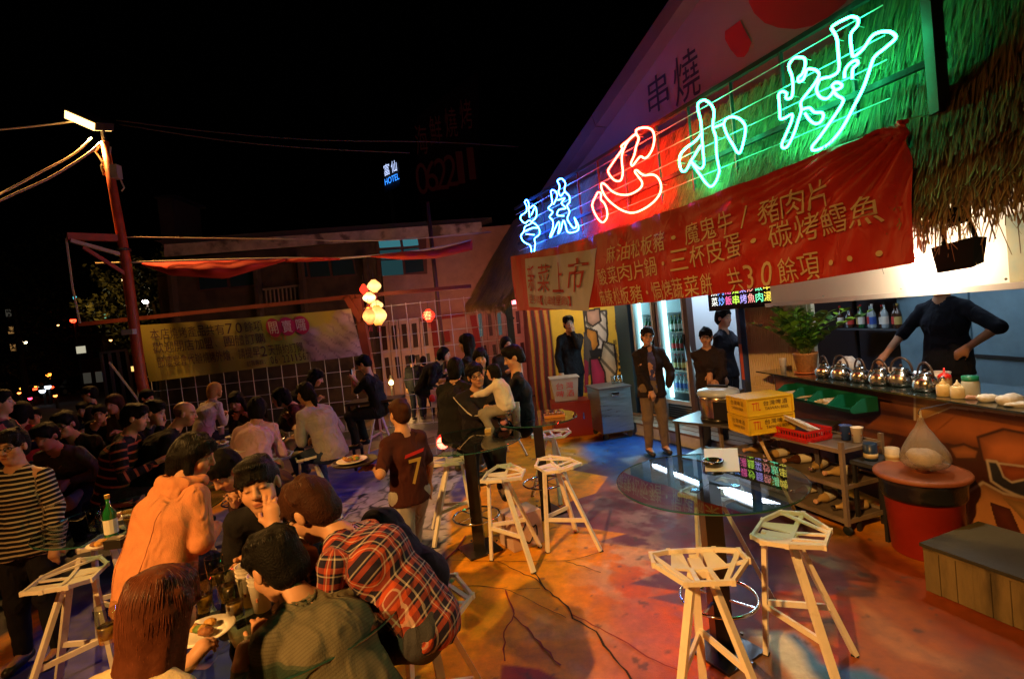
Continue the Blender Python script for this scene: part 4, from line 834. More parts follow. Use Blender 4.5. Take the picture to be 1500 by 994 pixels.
# kitchen behind hatch
kit=build
blu=mat('blue_steel_panel',(.16,.28,.36),.45,var=.25,vs=3,metal=.2)
def KX(X,x,y): d=ray(x,y);return ORG+d*X/d[0]
KW=4.9
def kpanel(name,xa,xb,X,m_,z0=0.,z1=2.9,th=.05):
    a=KX(X,xa,500);b=KX(X,xb,470);return MB().box((X+th/2,(a[1]+b[1])/2,(z0+z1)/2),(th,abs(a[1]-b[1])-.012,z1-z0)).build(name,m_,kit)
kpanel('back_panel',1318,1421,KW,blu);kpanel('back_panel',1425,1640,KW,blu)
a=KX(KW,1425,520);b=KX(KW,1640,520);MB().bar((KW-.01,a[1],a[2]),(KW-.01,b[1],a[2]),.03,.03).build('panel_joint',dk,kit)
kd=mat('kitchen_dark',(.03,.035,.05),.6);kpanel('dark_alcove_back',1190,1316,KW+.5,kd)
MB().box((4.55,5.8,2.95),(2.2,4.4,.1)).build('ceiling',mat('ceiling_grey',(.35,.33,.3),.8),kit);MB().box((3.9,1.0,1.5),(2.4,.1,3)).build('side_wall',wht,kit)
# ceiling tubes (cool) : seen mirrored in the glass table
tb=emat('cool_tube',(.62,.80,1.),14)
def mirror(x,y,zt,ztop):
    g=G(x,y,zt);d=g-ORG;d=d/np.linalg.norm(d);d2=d.copy();d2[2]=-d2[2];return g+d2*(ztop-zt)/d2[2]
TT=.95
tubes=[]
for k,(pa,pb2,lb) in enumerate((((957,683),(1036,715),'left cool white tube light under the restaurant ceiling'),((1062,723),(1108,741),'right cool white tube light under the restaurant ceiling'))):
    A_=mirror(*pa,TT,2.78);B_=mirror(*pb2,TT,2.78);t=thing('tube_light',(A_+B_)/2,lb,'light','ceiling tube lights');MB().tube([A_,B_],.018,8).build('tube',tb,t,smooth=True);MB().bar(A_+np.array([0,0,.05]),B_+np.array([0,0,.05]),.06,.04).build('tube_fitting',wht,t)
    tubes.append((A_,B_));print('tube',A_,B_)
    l=area_light('tube_area_light',(A_+B_)/2-np.array([0,0,.03]),(A_+B_)/2-np.array([0,0,1]),np.linalg.norm(B_-A_),  .05,(.55,.75,1.),17,xdir=B_-A_)
# bar shelf with bottles
shf_=thing('bottle_shelf',KX(KW+.1,1265,500),'dark back shelf carrying liquor bottles behind the serving counter','shelf')
sy0=KX(4.8,1220,480);sy1=KX(4.8,1316,478);zs=sy0[2]
for zz_ in (zs,zs+.42): MB().box((5.0,(sy0[1]+sy1[1])/2,zz_-.02),(.4,abs(sy0[1]-sy1[1]),.02)).build('shelf_board',mat('shelf_black',(.06,.07,.08),.4),shf_)
for yy in (sy0[1],sy1[1]): MB().box((5.15,yy,zs/2+.3),(.04,.04,zs+.6)).build('shelf_post',dk,shf_)
def bottle(loc,h,r,m_,cap,lab_m,label,grp,name='bottle',neck=.32,liq=None):
    t=thing(name,loc,label,'bottle',grp);c=np.array(loc,float)
    MB().lathe(c,[(r*.92,0),(r,.01),(r,h*.55),(r*.9,h*.63),(r*neck,h*.76),(r*neck,h*.93)],12).build('glass_body',m_,t,smooth=True)
    MB().lathe(c,[(r*neck*1.15,h*.92),(r*neck*1.2,h),],12).build('cap',cap,t)
    MB().lathe(c,[(r*1.02,h*.16),(r*1.03,h*.17),(r*1.03,h*.46),(r*1.02,h*.47)],12,caps=False).build('label',lab_m,t)
    return t
lw=mat('label_white',(.7,.68,.6),.6);lr_=mat('label_red',(.55,.04,.03),.6);ly=mat('label_gold',(.5,.35,.1),.5);gdk=mat('brown_glass',(.06,.02,.008),.08);ggn=mat('green_glass',(.01,.12,.03),.06,coat=1);gcl=mat('pale_glass',(.35,.42,.45),.08);lbl=mat('label_blue',(.03,.08,.35),.6)
hues=[(gdk,lw,cp),(gcl,lr_,dk),(gdk,ly,gold),(gcl,lw,dk),(gcl,lbl,wht),(ggn,lw,cp),(gdk,lr_,dk)]
dn=['brown bottle with a white label','clear bottle with a red label','brown bottle with a gold label','clear bottle with a white label','clear bottle with a blue label','green bottle with a white label','brown bottle with a red label']
for k in range(11):
    yy=sy0[1]+(sy1[1]-sy0[1])*(k+.6)/11.5;g_,l_,c_=hues[(k*3)%7];bottle((4.88+.05*(k%2),yy,zs-.005),random.uniform(.26,.34),.04,g_,c_,l_,dn[(k*3)%7]+', number-%s place from the left on the back shelf'%['first','second','third','fourth','fifth','sixth','seventh','eighth','ninth','tenth','last'][k] if False else ['leftmost','second','third','fourth','fifth','sixth','seventh','eighth','ninth','tenth','rightmost'][k]+' bottle on the back shelf, a '+dn[(k*3)%7],'liquor bottles on the back shelf')
for k in range(6):
    yy=sy0[1]+(sy1[1]-sy0[1])*(k+1)/7.5;c=np.array([4.95,yy,zs+.402]);t=thing('storage_jar',c,['leftmost','second','third','fourth','fifth','rightmost'][k]+' pale storage jar on the upper back shelf','jar','jars on the upper back shelf');lathe_n('jar_body',c,[(.05,0),(.055,.12),(.04,.15)],[gcl,wht][k%2],t,12);lathe_n('jar_lid',c,[(.045,.15),(.045,.17)],[cp,gold][k%2],t,12)
pt_light('kitchen_light',(4.0,4.6,2.6),(.75,.88,1.),35,.3)
# cooler-lit wall line with fridges, door and roller panel
WA=np.array([2.0,8.35]);WB=np.array([3.2,5.55]);WU=(WB-WA)/np.linalg.norm(WB-WA);WN=np.array([WU[1],-WU[0]])
if WN[0]>0: WN=-WN
def WP(x,y,o=0.): return PL(x,y,WA+WN*o,WB+WN*o)
def ws(x,y,o=0.): return float((WP(x,y,o)[:2]-WA)@WU)
def WL(s,z,o=0.): q=WA+WU*s+WN*o;return np.array([q[0],q[1],z])
wax=[np.array([*WU,0]),np.array([*WN,0]),np.array([0,0,1.])]
def wbox(name,s0,s1,z0,z1,o0,o1,m_,parent): return MB().box(WL((s0+s1)/2,(z0+z1)/2,(o0+o1)/2),(s1-s0,abs(o1-o0),z1-z0),wax).build(name,m_,parent)
step=thing('wooden_step',WL(1.,0,.2),'low worn timber step platform running under the fridges','step')
stp=mat('step_wood',(.16,.09,.05),.6,var=.3,vs=6);ss0=ws(925,600);ss1=ws(1100,600)
for k in range(3): wbox('step_plank',ss0,ss1+.3,.16-.0*k,.19,.02+.17*k,.17+.17*k,stp,step)
wbox('step_riser',ss0,ss1+.3,0,.155,-.1,.5,mat('riser_pale',(.4,.38,.36),.7,var=.3,vs=5),step)
def fridge(xa,xb,label,seed):
    s0=ws(xa,520);s1=ws(xb,520);t=thing('drinks_fridge',WL((s0+s1)/2,.2,-.3),label,'fridge','glass door drinks fridges')
    fm_=mat('fridge_white',(.7,.74,.76),.35);H1=2.15
    wbox('back',s0,s1,.2,H1,-.66,-.62,fm_,t);wbox('side_panel',s0,s0+.03,.2,H1,-.61,-.02,fm_,t);wbox('side_panel',s1-.03,s1,.2,H1,-.61,-.02,fm_,t);wbox('top_panel',s0,s1,H1+.002,H1+.12,-.62,-.01,fm_,t);wbox('base_panel',s0+.031,s1-.031,.2,.42,-.60,-.03,mat('grille_dark',(.04,.04,.045),.5),t)
    for u in range(5): wbox('grille_slat',s0+.06,s1-.06,.24+.035*u,.25+.035*u,-.028,-.016,mat('grille_slat',(.25,.26,.27),.4,metal=.5),t)
    le=emat('fridge_strip',(.60,.92,1.),5.5)
    wbox('light_strip',s0+.035,s0+.06,.5,H1-.05,-.14,-.09,le,t);wbox('light_strip',s0+.06,s1-.06,H1-.04,H1-.01,-.2,-.1,le,t)
    for z in (.60,.92,1.22,1.52,1.82): wbox('shelf',s0+.04,s1-.04,z-.008,z+.008,-.58,-.12,mat('wire_shelf',(.6,.7,.72),.4),t)
    dr=wbox('door_frame',s0,s0+.05,.44,H1,-.015,.02,fm_,t);wbox('door_frame',s1-.05,s1,.44,H1,-.015,.02,fm_,t);wbox('door_frame',s0+.051,s1-.051,H1-.06,H1,-.015,.02,fm_,t);wbox('door_frame',s0+.051,s1-.051,.44,.50,-.015,.02,fm_,t)
    wbox('door_glass',s0+.051,s1-.051,.501,H1-.061,-.004,.004,glass('fridge_glass',(.85,.97,.97),.6),t)
    wbox('door_handle',s1-.04,s1-.02,1.1,1.5,.022,.05,dk,t)
    rs=random.Random(seed);ms=[(ggn,lw,gold),(ggn,ly,gold),(gcl,lbl,cp),(gdk,ly,cp),(ggn,lr_,wht)];nn=['green bottle with pale label','green bottle with gold label','clear bottle with blue label','brown bottle with gold label','green bottle with red label']
    for j,z in enumerate((.60,.92,1.22,1.52,1.82)):
        n=int((s1-s0-.12)/.085)
        for i in range(n):
            kk=(j+seed)%5;
            if j==4: continue
            g_,l_,c_=ms[kk];bottle(WL(s0+.09+.085*i,z+.009,-.20),.25,.034,g_,c_,l_,'%s, %s of its row, %s shelf of the %s'%(nn[kk],['first','second','third','fourth','fifth','sixth','seventh','eighth'][i],['bottom','second','third','fourth','top'][j],'left fridge' if seed==1 else 'right fridge'),'bottles chilling in the fridges')
    return t
fridge(932,963,'narrow left glass door drinks fridge glowing behind the standing man',1)
fridge(968,1009,'right glass door drinks fridge glowing pale cyan with rows of green bottles',2)
sF=ws(985,520)
area_light('fridge_light',WL(sF,1.35,.05),WL(sF,1.1,2),.9,1.4,(.45,.85,1.),42)
frame=mat('blue_post_paint',(.02,.07,.13),.5)
pw_=thing('shop_wall',WL(.9,0,-.7),'pale inner shop wall with a dark door frame behind the two cooks','wall')
wbox('blue_post',ws(911,520),ws(930,520)-.01,0,2.95,-.10,.06,frame,pw_)
fbr=mat('door_frame_brown',(.07,.04,.035),.5);wbox('door_jamb',ws(963.5,520),ws(967.5,520),0.2,2.95,-.04,.04,fbr,pw_);wbox('door_jamb',ws(1010,520),ws(1016,520),.2,2.95,-.06,.05,fbr,pw_)
wbox('white_wall',ws(1000,520,-.86),ws(1105,520,-.86),0,2.95,-.9,-.86,mat('cool_white_wall',(.68,.72,.76),.6),pw_)
wbox('blue_jamb',ws(1087,520),ws(1092,520),0,2.95,-.06,.05,mat('blue_jamb',(.03,.06,.2),.5),pw_)
rp=mat('ribbed_cream',(.74,.60,.40),.55)
s0=ws(1093,520);s1=ws(1175,520);wbox('ribbed_panel_back',s0,s1+.12,0,2.3,-.10,-.04,rp,pw_)
n=int((s1+.1-s0)/.03)
rb=MB().box(WL(0,0,0),(.014,.014,.78),wax).build('rib',rp,pw_);V0=ROOT[pw_.name]
for vv in rb.data.vertices: vv.co-=Vector(WL(0,0,0)-V0)
first=True
for z in (.42,1.215,2.01):
    for i in range(n):
        o=rb if first else rb.copy()
        if not first: COL.objects.link(o);o.parent=pw_
        first=False;o.location=Vector(WL(s0+.02+i*.03,z,-.032)-V0)
area_light('back_room_light',WL(ws(1050,500),2.7,-.3),WL(ws(1050,500),1.2,-.7),.8,.3,(.72,.85,1.),14)
# red and white carton strip and socket
wbox('red_notice',ws(1088,520)+.005,ws(1092,520)+.005,.9,1.35,.052,.056,mat('notice_red',(.5,.08,.04),.6),pw_)
# TV menu with coloured characters
mo=.16;tv=thing('menu_screen',WP(1085,452,mo),'black led menu board with bright multicoloured characters under the banner','screen')
ta=ws(1040,450,mo);tb_=ws(1150,440,mo);wbox('screen_case',ta,tb_,1.80,2.26,mo-.05,mo+.02,mat('tv_black',(.01,.01,.012),.25),tv)
cols_=[(1,1,.9),(.2,.4,1.),(1.,.15,.4),(.6,1.,.1),(.5,.4,1.),(1.,.35,.3),(.2,1.,.5),(1.,.8,.1)]
for k,ch in enumerate('三杯雞炒麵熱湯啤酒'):
    s=ta+.06+k*(tb_-ta-.08)/9
    for r_,c2 in enumerate('炒飯串'):
        lettering('led_character',[(ch if r_==0 else '炒飯串烤魚肉湯麵菜'[(k+r_*4)%9],s,2.12-.13*r_,s+(tb_-ta)/11,2.23-.13*r_)],emat('led%d'%(k%8),cols_[k%8],1.7),tv,lambda U,V:np.stack([WA[0]+WU[0]*U+WN[0]*(mo+.024),WA[1]+WU[1]*U+WN[1]*(mo+.024),V],1))
# roof soffit over front room so it is enclosed
MB().box(WL(1.2,3.05,-.4),(5.5,2.6,.08),wax).build('room_ceiling',MC['ceiling_grey'],build)
# ================================================================ ALLEY with yellow mural
AY=9.75
al=thing('mural_wall',(1.3,AY,0),'yellow painted alley wall with a robed figure mural and red striped curtain at its left','wall')
mum=mat('mural_paint',rough=.6,attr='Col',var=.1,vs=5)
def amf(U,V): return np.stack([U,U*0+AY,V],1)
def acs(x,y): p=D(x,y,AY);return (p[0],p[2])
def amcol(U,V):
    P=np.stack([U,V,U*0],1);n=fbm(P,3,3);c=np.tile([.78,.50,.04],(len(U),1))*(1+.12*n[:,None])
    def blob(pts,col,out=None,w_=.018,sh=.12,stripe=None):
        nonlocal c
        pg=[acs(*p) for p in pts];i=inpoly(U,V,pg);d=dline(U,V,pg,True);cc=np.array(col)*(.6+.5*np.clip(d/sh,0,1))[:,None]*(1+.2*n[:,None])
        if stripe is not None: k=(np.sin((U*.8+V*.6)*stripe)>.75)[:,None];cc=np.where(k,cc*.25,cc)
        c=np.where(i[:,None],cc,c)
        if out: c=np.where((d<w_)[:,None],np.array(out),c)
    blk_=(.03,.02,.015)
    blob([(855,455),(888,455),(890,490),(887,520),(862,520),(858,490)],(.72,.66,.58),blk_,stripe=34)
    blob([(858,455),(878,452),(880,470),(868,478),(860,472)],(.6,.35,.25),blk_)
    blob([(859,480),(874,485),(877,505),(866,520),(858,510)],(.75,.32,.04),blk_)
    blob([(855,485),(866,500),(872,545),(862,550),(855,530)],(.12,.11,.11),None)
    blob([(884,500),(900,505),(904,540),(898,572),(884,560),(878,530)],(.62,.55,.38),blk_,stripe=26)
    blob([(864,525),(876,524),(886,545),(888,575),(868,575)],(.60,.05,.16),blk_);blob([(856,525),(862,530),(862,575),(856,575)],(.55,.05,.14),None)
    blob([(863,513),(880,510),(882,522),(866,524)],(.02,.02,.02),None)
    blob([(901,440),(912,450),(913,480),(906,498),(901,480)],(.15,.03,.02),None);blob([(904,455),(911,460),(911,475),(905,478)],(.55,.6,.6),None)
    for k in range(5): blob([(905.5,512+k*9),(912,511+k*9),(913,517+k*9),(906.5,518+k*9)],(.04,.03,.02),None)
    # red curtain part
    cu=np.clip((D(812,510,AY)[0]-U)*30,0,1)[:,None];st=np.sin(U*38+.6*np.sin(V*3))[:,None];rc=np.where(st>.45,np.array([.55,.25,.04]),np.where(st>-.3,np.array([.38,.03,.015]),np.array([.09,.02,.02])));fig=(np.clip(fbm(P,4,8)*3-.3,0,1)*np.clip((V-1.3)*3,0,1))[:,None];rc=rc*(1-fig)+np.array([.40,.36,.22])*fig;c=c*(1-cu)+rc*cu
    return np.clip(c,.005,.9)
grid_mesh('mural',amf,240,150,mum,al,colf=amcol,u0=.35,u1=2.35,v0=0,v1=2.6)
MB().box((1.35,AY+.08,1.3),(2.0,.15,2.6)).build('wall_core',wd_,al)
lettering('sign_strip_text',[(c,1.985,1.28-.13*k,2.06,1.38-.13*k) for k,c in enumerate('單點燒烤')],mat('print_black',(.03,.02,.02),.6),al,lambda U,V:np.stack([U,U*0+AY-.012,V],1))
pt_light('alley_light',(1.25,8.75,2.45),(1.,.72,.36),34,.08)
ab=thing('alley_bulb',(1.25,8.9,2.5),'warm bulb under the awning lighting the yellow mural','lamp');MB().ball((1.25,8.9,2.5),.03).build('bulb',emat('alley_bulb_glow',(1.,.75,.4),12),ab)
MB().tube([(1.25,8.9,2.53),(1.25,8.9,2.8)],.005,5).build('cord',dkm,ab)
# ================================================================ STOOLS AND TABLES
stm_=mat('stool_cast_white',(.80,.74,.66),.5,var=.08,vs=12,dirt=((.18,.14,.1),9,.62,.5))
def make_stool():
    t=thing('bar_stool',(0,0,0),'x','stool','angular white wire seat bar stools')
    H_=.69
    o=[(-.16,-.11,.0),(-.09,-.205,.022),(.02,-.21,.03),(.155,-.10,.006),(.155,.10,.006),(.02,.21,.03),(-.09,.205,.022),(-.16,.11,.0)]
    o=[np.array([x,y,H_+z]) for x,y,z in o];I=np.array([.0,-.04,H_-.012]);J=np.array([.0,.04,H_-.012]);n=len(o)
    rim=MB()
    for i in range(n): rim.bar(o[i],o[(i+1)%n],.014,.022)
    for p in o: rim.box(p,(.02,.02,.026))
    rim.build('seat_rim',stm_,t)
    st=MB();fr1=(o[3]*.85+o[4]*.15);fr2=(o[4]*.85+o[3]*.15);K1=np.array([0,-.13,H_]);K2=np.array([0,.13,H_])
    for a,b in ((I,J),(I,K1),(J,K2),(I,fr1*.8+fr2*.2),(J,fr2*.8+fr1*.2),(o[1],fr1),(o[6],fr2),(o[2],K1),(o[5],K2)): st.bar(a,b,.022,.010)
    st.build('seat_struts',stm_,t)
    pl=MB()
    for tri in ((o[0]*.95+o[7]*.05,o[0]*.72+o[7]*.28,I,K1),(o[7]*.95+o[0]*.05,o[7]*.72+o[0]*.28,J,K2)):
        Vt=[q-np.array([0,0,.003]) for q in tri];d=np.array([0,0,.008]);pl.add(Vt+[q-d for q in Vt],[(0,1,2,3),(7,6,5,4)]+[(i,(i+1)%4,(i+1)%4+4,i+4) for i in range(4)])
    pl.build('seat_plate',stm_,t)
    Lg=[((-.13,0,H_-.01),(-.175,0,0)),((.0,-.035,H_-.02),(.20,-.215,0)),((.0,.035,H_-.02),(.20,.215,0))]
    P=[]
    for a,b in Lg:
        a=np.array(a);b=np.array(b);P.append(lambda z,a=a,b=b:a+(b-a)*((a[2]-z)/(a[2]-b[2])))
        l=MB().bar(a,b+np.array([0,0,.006]),.036,.024,up=(a[0]-b[0]+.01,a[1]-b[1],0.)).build('leg',stm_,t)
        MB().box(b+np.array([0,0,.003]),(.034,.034,.006)).build('foot_pad',tyre,l)
    for k in (1,2): MB().bar(P[0](.27 if k==1 else .29)*1.0,P[k](.25 if k==1 else .27),.016,.03).build('footrest_bar',stm_,t)
    MB().bar((-.12,0,H_-.03),(.02,.0,H_-.03),.06,.03).build('seat_hub',stm_,t)
    return t
STOOL=make_stool();_su=[False]
def stool(px_,rz,label,z=.69,at=None):
    p=G(*px_,z) if at is None else np.array([*at,0]);loc=(p[0],p[1],.002)
    s=place(STOOL,loc,R(rz),first=not _su[0],label=label);_su[0]=True;return s
stool((1025,830),-97,'white angular stool standing nearest the camera in front of the round glass table')
stool((1160,782),-40,'white angular stool right of the round glass table with shop light on its seat')
stool((1045,722),-60,'white angular stool seen through the round glass table top')
stool((818,682),20,'white angular stool on the orange floor in the middle, right one of two')
stool((738,697),-10,'white angular stool in the middle, left one of two, beside the black table post')
stool((655,676),190,'white angular stool behind the waitress at the middle glass table')
stool((805,637),100,'white angular stool behind the middle tables near the striped curtain')
stool((553,600),-80,'white angular stool under the man in black looking at his phone')
stool((457,668),30,'white angular stool beside the woman in the pale cardigan')
stool((398,672),150,'white angular stool under the woman in the pink top')
stool((97,848),200,'empty white angular stool on the dark ground in the lower left')
stool((168,790),10,'white angular stool beside the left round glass table')
stool((262,822),60,'white angular stool under the woman in the orange coat')
stool((632,888),-20,'white angular stool beneath the man in the plaid shirt')
stool((735,600),40,'white angular stool far back under the man in black polo')
blks=mat('black_table_post',(.015,.014,.016),.3,metal=.3,coat=.3);chrome=mat('chrome',(.6,.6,.62),.12,metal=1)
tgl=glass('table_glass',(.62,.80,.84),1.9,.015);egl=mat('glass_edge',(.02,.10,.10),.1,coat=1)
def table(c,r,label,h=.95,ring=True,base=True):
    t=thing('glass_table',(c[0],c[1],0),label,'table','round glass bar tables');x,y=c[0],c[1]
    MB().lathe((x,y,0),[(0.001,h-.006),(r-.004,h-.006),(r,h-.003),(r,h+.003),(r-.004,h+.006),(.001,h+.006)],72,caps=False).build('glass_top',tgl,t)
    MB().lathe((x,y,0),[(r+.0012,h-.004),(r+.0022,h),(r+.0012,h+.004)],72,caps=False).build('glass_edge',egl,t)
    MB().box((x,y,h/2),(.095,.095,h-.03)).build('post',blks,t)
    for a in (45,135): MB().box((x,y,h-.014),(.34,.04,.012),[(math.cos(R(a)),math.sin(R(a)),0),(-math.sin(R(a)),math.cos(R(a)),0),(0,0,1)]).build('top_bracket',blks,t)
    for i in range(4): a=R(45+90*i);MB().lathe((x+.15*math.cos(a),y+.15*math.sin(a),h-.0115),[(.022,0),(.022,.005)],12).build('support_pad',chrome,t)
    MB().box((x,y,.008),(.30,.30,.014),[(math.cos(.5),math.sin(.5),0),(-math.sin(.5),math.cos(.5),0),(0,0,1)]).build('base_plate',blks,t)
    for i in range(4): a=R(30+90*i);MB().lathe((x+.17*math.cos(a),y+.17*math.sin(a),.015),[(.011,0),(.011,.012)],8).build('bolt',chrome,t)
    if ring:
        MB().tube([(x+.20*math.cos(2*math.pi*k/40),y+.20*math.sin(2*math.pi*k/40),.30) for k in range(40)],.009,8,closed=True).build('foot_ring',chrome,t,smooth=True)
        for k in range(4): a=R(45+90*k);MB().bar((x+.05*math.cos(a),y+.05*math.sin(a),.30),(x+.195*math.cos(a),y+.195*math.sin(a),.30),.01,.01).build('ring_spoke',chrome,t)
    return t
T1=G(1036,702,.95);T2=G(686,645,.95);T2b=G(786,612,.95);T3=np.array([-2.50,3.12,0]);T4=np.array([-1.02,1.93,0]);T5=G(345,650,.92);
table(T1,.485,'round glass table nearest the restaurant with an ashtray and mirrored tube lights')
table(T2,.46,'round glass table in the middle in front of the man in the track jacket')
table(T2b,.40,'round glass table behind the middle one, carrying a plastic food tray')
table(T3,.50,'round glass table at the left with a green beer bottle')
table(T4,.52,'round glass table in the lower left crowded with tumblers and paper cups',h=.9)
table(T5,.52,'round glass table at the back left covered with plates of food',h=.92)
TH=.957
def small(name,c,label,cat,grp=None): return thing(name,c,label,cat,grp)
# ashtray, sheet
a=G(1045,682,TH);t=small('ashtray',a,'round black ashtray with cigarette ends on the nearest glass table','ashtray')
lathe_n('bowl',a,[(.035,.001),(.052,.002),(.060,.035),(.052,.036),(.046,.010),(.001,.008)],mat('ashtray_black',(.015,.014,.014),.25,coat=.5),t)
for k in range(3): MB().tube([a+np.array([.02*math.cos(k*2),.02*math.sin(k*2),.012]),a+np.array([.045*math.cos(k*2+.5),.045*math.sin(k*2+.5),.024])],.0038,6).build('cigarette_end',mat('cig',(.6,.5,.35),.8),t)
q=[G(x,y,TH+.001) for x,y in ((1031,657),(1080,656),(1084,690),(1033,690))];t=MB().add(q+[p+np.array([0,0,.0012]) for p in q],[(3,2,1,0),(4,5,6,7)]+[(i,(i+1)%4,(i+1)%4+4,i+4) for i in range(4)]).build('paper_sheet',mat('paper_blueish',(.55,.62,.68),.6));tag(t,'pale order sheet lying on the nearest glass table beside the ashtray','paper')
# cups, tumblers, plates
cupm=mat('paper_cup',(.72,.66,.6),.6);cupp=mat('cup_print',(.35,.12,.05),.6);tum=glass('tumbler_glass',(.82,.84,.8),1.6,.03)
def cup(c,label,h=.095,r=.037,n=1,grp='paper cups',m_=None):
    t=small('paper_cup',c,label,'cup',grp)
    for i in range(n):
        z=i*.016;lathe_n('cup_wall',c+np.array([0,0,z]),[(.001,.003),(r*.72,.0),(r,h),(r+.002,h+.002),(r-.002,h),(r*.70,.006),(.001,.006)],m_ or cupm,t,16)
    for k in range(4): a_=k*1.6;MB().box(c+np.array([math.cos(a_)*r*.88,math.sin(a_)*r*.88,h*.5]),(.006,.006,.012)).build('cup_print',cupp,t)
    return t
def tumbler(c,label,liq=True):
    t=small('tumbler',c,label,'glass','drinking glasses on the tables')
    lathe_n('glass_wall',c,[(.001,.002),(.029,.001),(.036,.13),(.0345,.13),(.027,.014),(.001,.012)],tum,t,18)
    if liq: lathe_n('drink',c,[(.001,.015),(.0268,.015),(.030,.06),(.001,.06)],mat('beer',(.55,.3,.05),.1,alpha=.6),t,18)
    return t
plm=mat('plate_white',(.70,.66,.6),.35);fdm=[mat('food_brown',(.28,.10,.03),.5,var=.5,vs=60,bump=1,bs=60),mat('food_gold',(.55,.28,.05),.5,var=.4,vs=50,bump=1,bs=60),mat('food_green',(.10,.18,.03),.5,var=.4,vs=50)]
def plate(c,label,r=.11,food=6,seed=0,box=False):
    rs=random.Random(seed);t=small('food_plate',c,label,'plate','plates of food')
    if box:
        MB().box(c+np.array([0,0,.012]),(r*1.7,r*1.2,.02)).build('tray',plm,t)
    else: lathe_n('plate',c,[(.001,.002),(r*.6,.001),(r,.018),(r*.98,.021),(r*.6,.007),(.001,.006)],plm,t,24)
    for i in range(food):
        a_=rs.uniform(0,6.28);d=rs.uniform(0,r*.6);MB().ball(c+np.array([d*math.cos(a_),d*math.sin(a_),.028]),(rs.uniform(.018,.034),rs.uniform(.014,.024),.014),8).build('food_piece',fdm[rs.randrange(3) if i%3 else 1],t,smooth=True)
    return t
zt4=.908
for i,(x,y,lb) in enumerate(((283,872,'small tumbler leftmost in the row on the lower left table'),(301,893,'tumbler in front row on the lower left table'),(333,878,'tall tumbler near the paper cups on the lower left table'),(346,903,'tumbler nearest the grey sweater on the lower left table'),(160,938,'tumbler standing by the cream blouse in the lower left corner'),(318,858,'tumbler at the rear of the lower left table'))): tumbler(G(x,y,zt4),lb)
for i,(x,y,n,lb) in enumerate(((368,872,4,'tall stack of white paper cups on the lower left table'),(385,880,3,'second stack of paper cups touching the grey sweater'))): cup(G(x,y+12,zt4),lb,h=.11,r=.042,n=n)
p_=G(452,862,zt4+.0);t=small('sauce_bottle',p_,'small white squeeze bottle standing behind the grey sweater','bottle');lathe_n('bottle_body',p_,[(.001,.16),(.03,.16),(.034,.165),(.034,.215),(.026,.235),(.014,.24)],cupm,t);lathe_n('nozzle',p_,[(.014,.24),(.013,.25),(.004,.27)],wht,t,12);lathe_n('bottle_stand',p_,[(.034,.0),(.036,.002),(.034,.159),(.001,.159)],mat('stand_black',(.02,.02,.02),.4),t)
plate(G(300,930,zt4),'white plate of scraps at the front of the lower left table',.10,5,3);plate(G(240,880,zt4),'plate with bones behind the red haired woman',.09,5,4)
p_=G(165,790,TH);t=bottle(p_,.25,.032,ggn,gold,lw,'green glass beer bottle standing on the left round table','beer bottle on the table')
p_=G(172,800,TH);t=small('tissue_box',p_,'low black box beside the green beer bottle on the left table','box');MB().box(p_+np.array([0,0,.0225]),(.09,.065,.045)).build('box_body',mat('box_black',(.02,.018,.016),.35),t);MB().box(p_+np.array([0,0,.049]),(.07,.035,.008)).build('box_lid',mat('box_grey',(.2,.18,.15),.5),t)
plate(G(185,757,TH),'white plate with leftovers at the back of the left round table',.11,7,5);plate(G(150,800,TH),'crumpled napkins and snacks on the left round table',.07,6,6)
tumbler(G(192,772,TH),'tumbler beside the orange coat on the left round table');tumbler(G(140,775,TH),'tumbler left of the green bottle on the left round table',False)
for i,(x,y,r,n,lb) in enumerate(((318,652,.12,8,'large plate of grilled food left on the back left table'),(345,640,.11,7,'plate of skewers at the centre of the back left table'),(362,650,.10,7,'plate of noodles near the pink top'),(332,665,.10,8,'dark plate of meat in front on the back left table'),(372,636,.07,4,'small sauce dish on the back left table'),(352,662,.11,6,'long tray of grilled mushrooms on the back left table'))): plate(G(x,y,.928),lb,r,n,10+i,box=(i==5))
cup(G(325,636,.928),'paper cup at the rear of the back left table');cup(G(390,646,.928),'paper cup by the woman in the pink top')
# middle table things
cup(G(757,618,TH),'tall white stacked paper cups on the middle glass table',h=.125,r=.045,n=5)
p_=G(715,632,TH);t=small('cigarette_pack',p_,'small gold and white packet lying on the middle table','packet');MB().box(p_+np.array([0,0,.012]),(.055,.085,.022)).build('pack',mat('pack_gold',(.5,.33,.1),.4),t);MB().box(p_+np.array([0,.032,.0125]),(.056,.022,.023)).build('pack_lid',wht,t)
p_=G(738,622,TH);t=small('snack_packet',p_,'pink and white snack packet on the middle glass table','packet');MB().ball(p_+np.array([0,0,.03]),(.035,.025,.034),8).build('packet',mat('packet_pink',(.6,.25,.3),.4,var=.5,vs=30),t);MB().bar(p_+np.array([-.02,0,.063]),p_+np.array([.02,0,.063]),.004,.012).build('packet_seal',wht,t)
p_=G(812,610,TH);t=small('food_tray',p_,'clear plastic tray of yellow food on the rear glass table','food tray');MB().box(p_+np.array([0,0,.014]),(.20,.12,.026)).build('tray',mat('tray_orange',(.5,.2,.04),.3),t);MB().box(p_+np.array([0,0,.045]),(.19,.11,.03)).build('lid',glass('clear_lid',(.8,.8,.8),1.5,.1),t)
for k in range(6): MB().ball(p_+np.array([-.07+.028*k,.01*(k%2),.034]),(.014,.03,.010),8).build('food_piece',fdm[1],t)
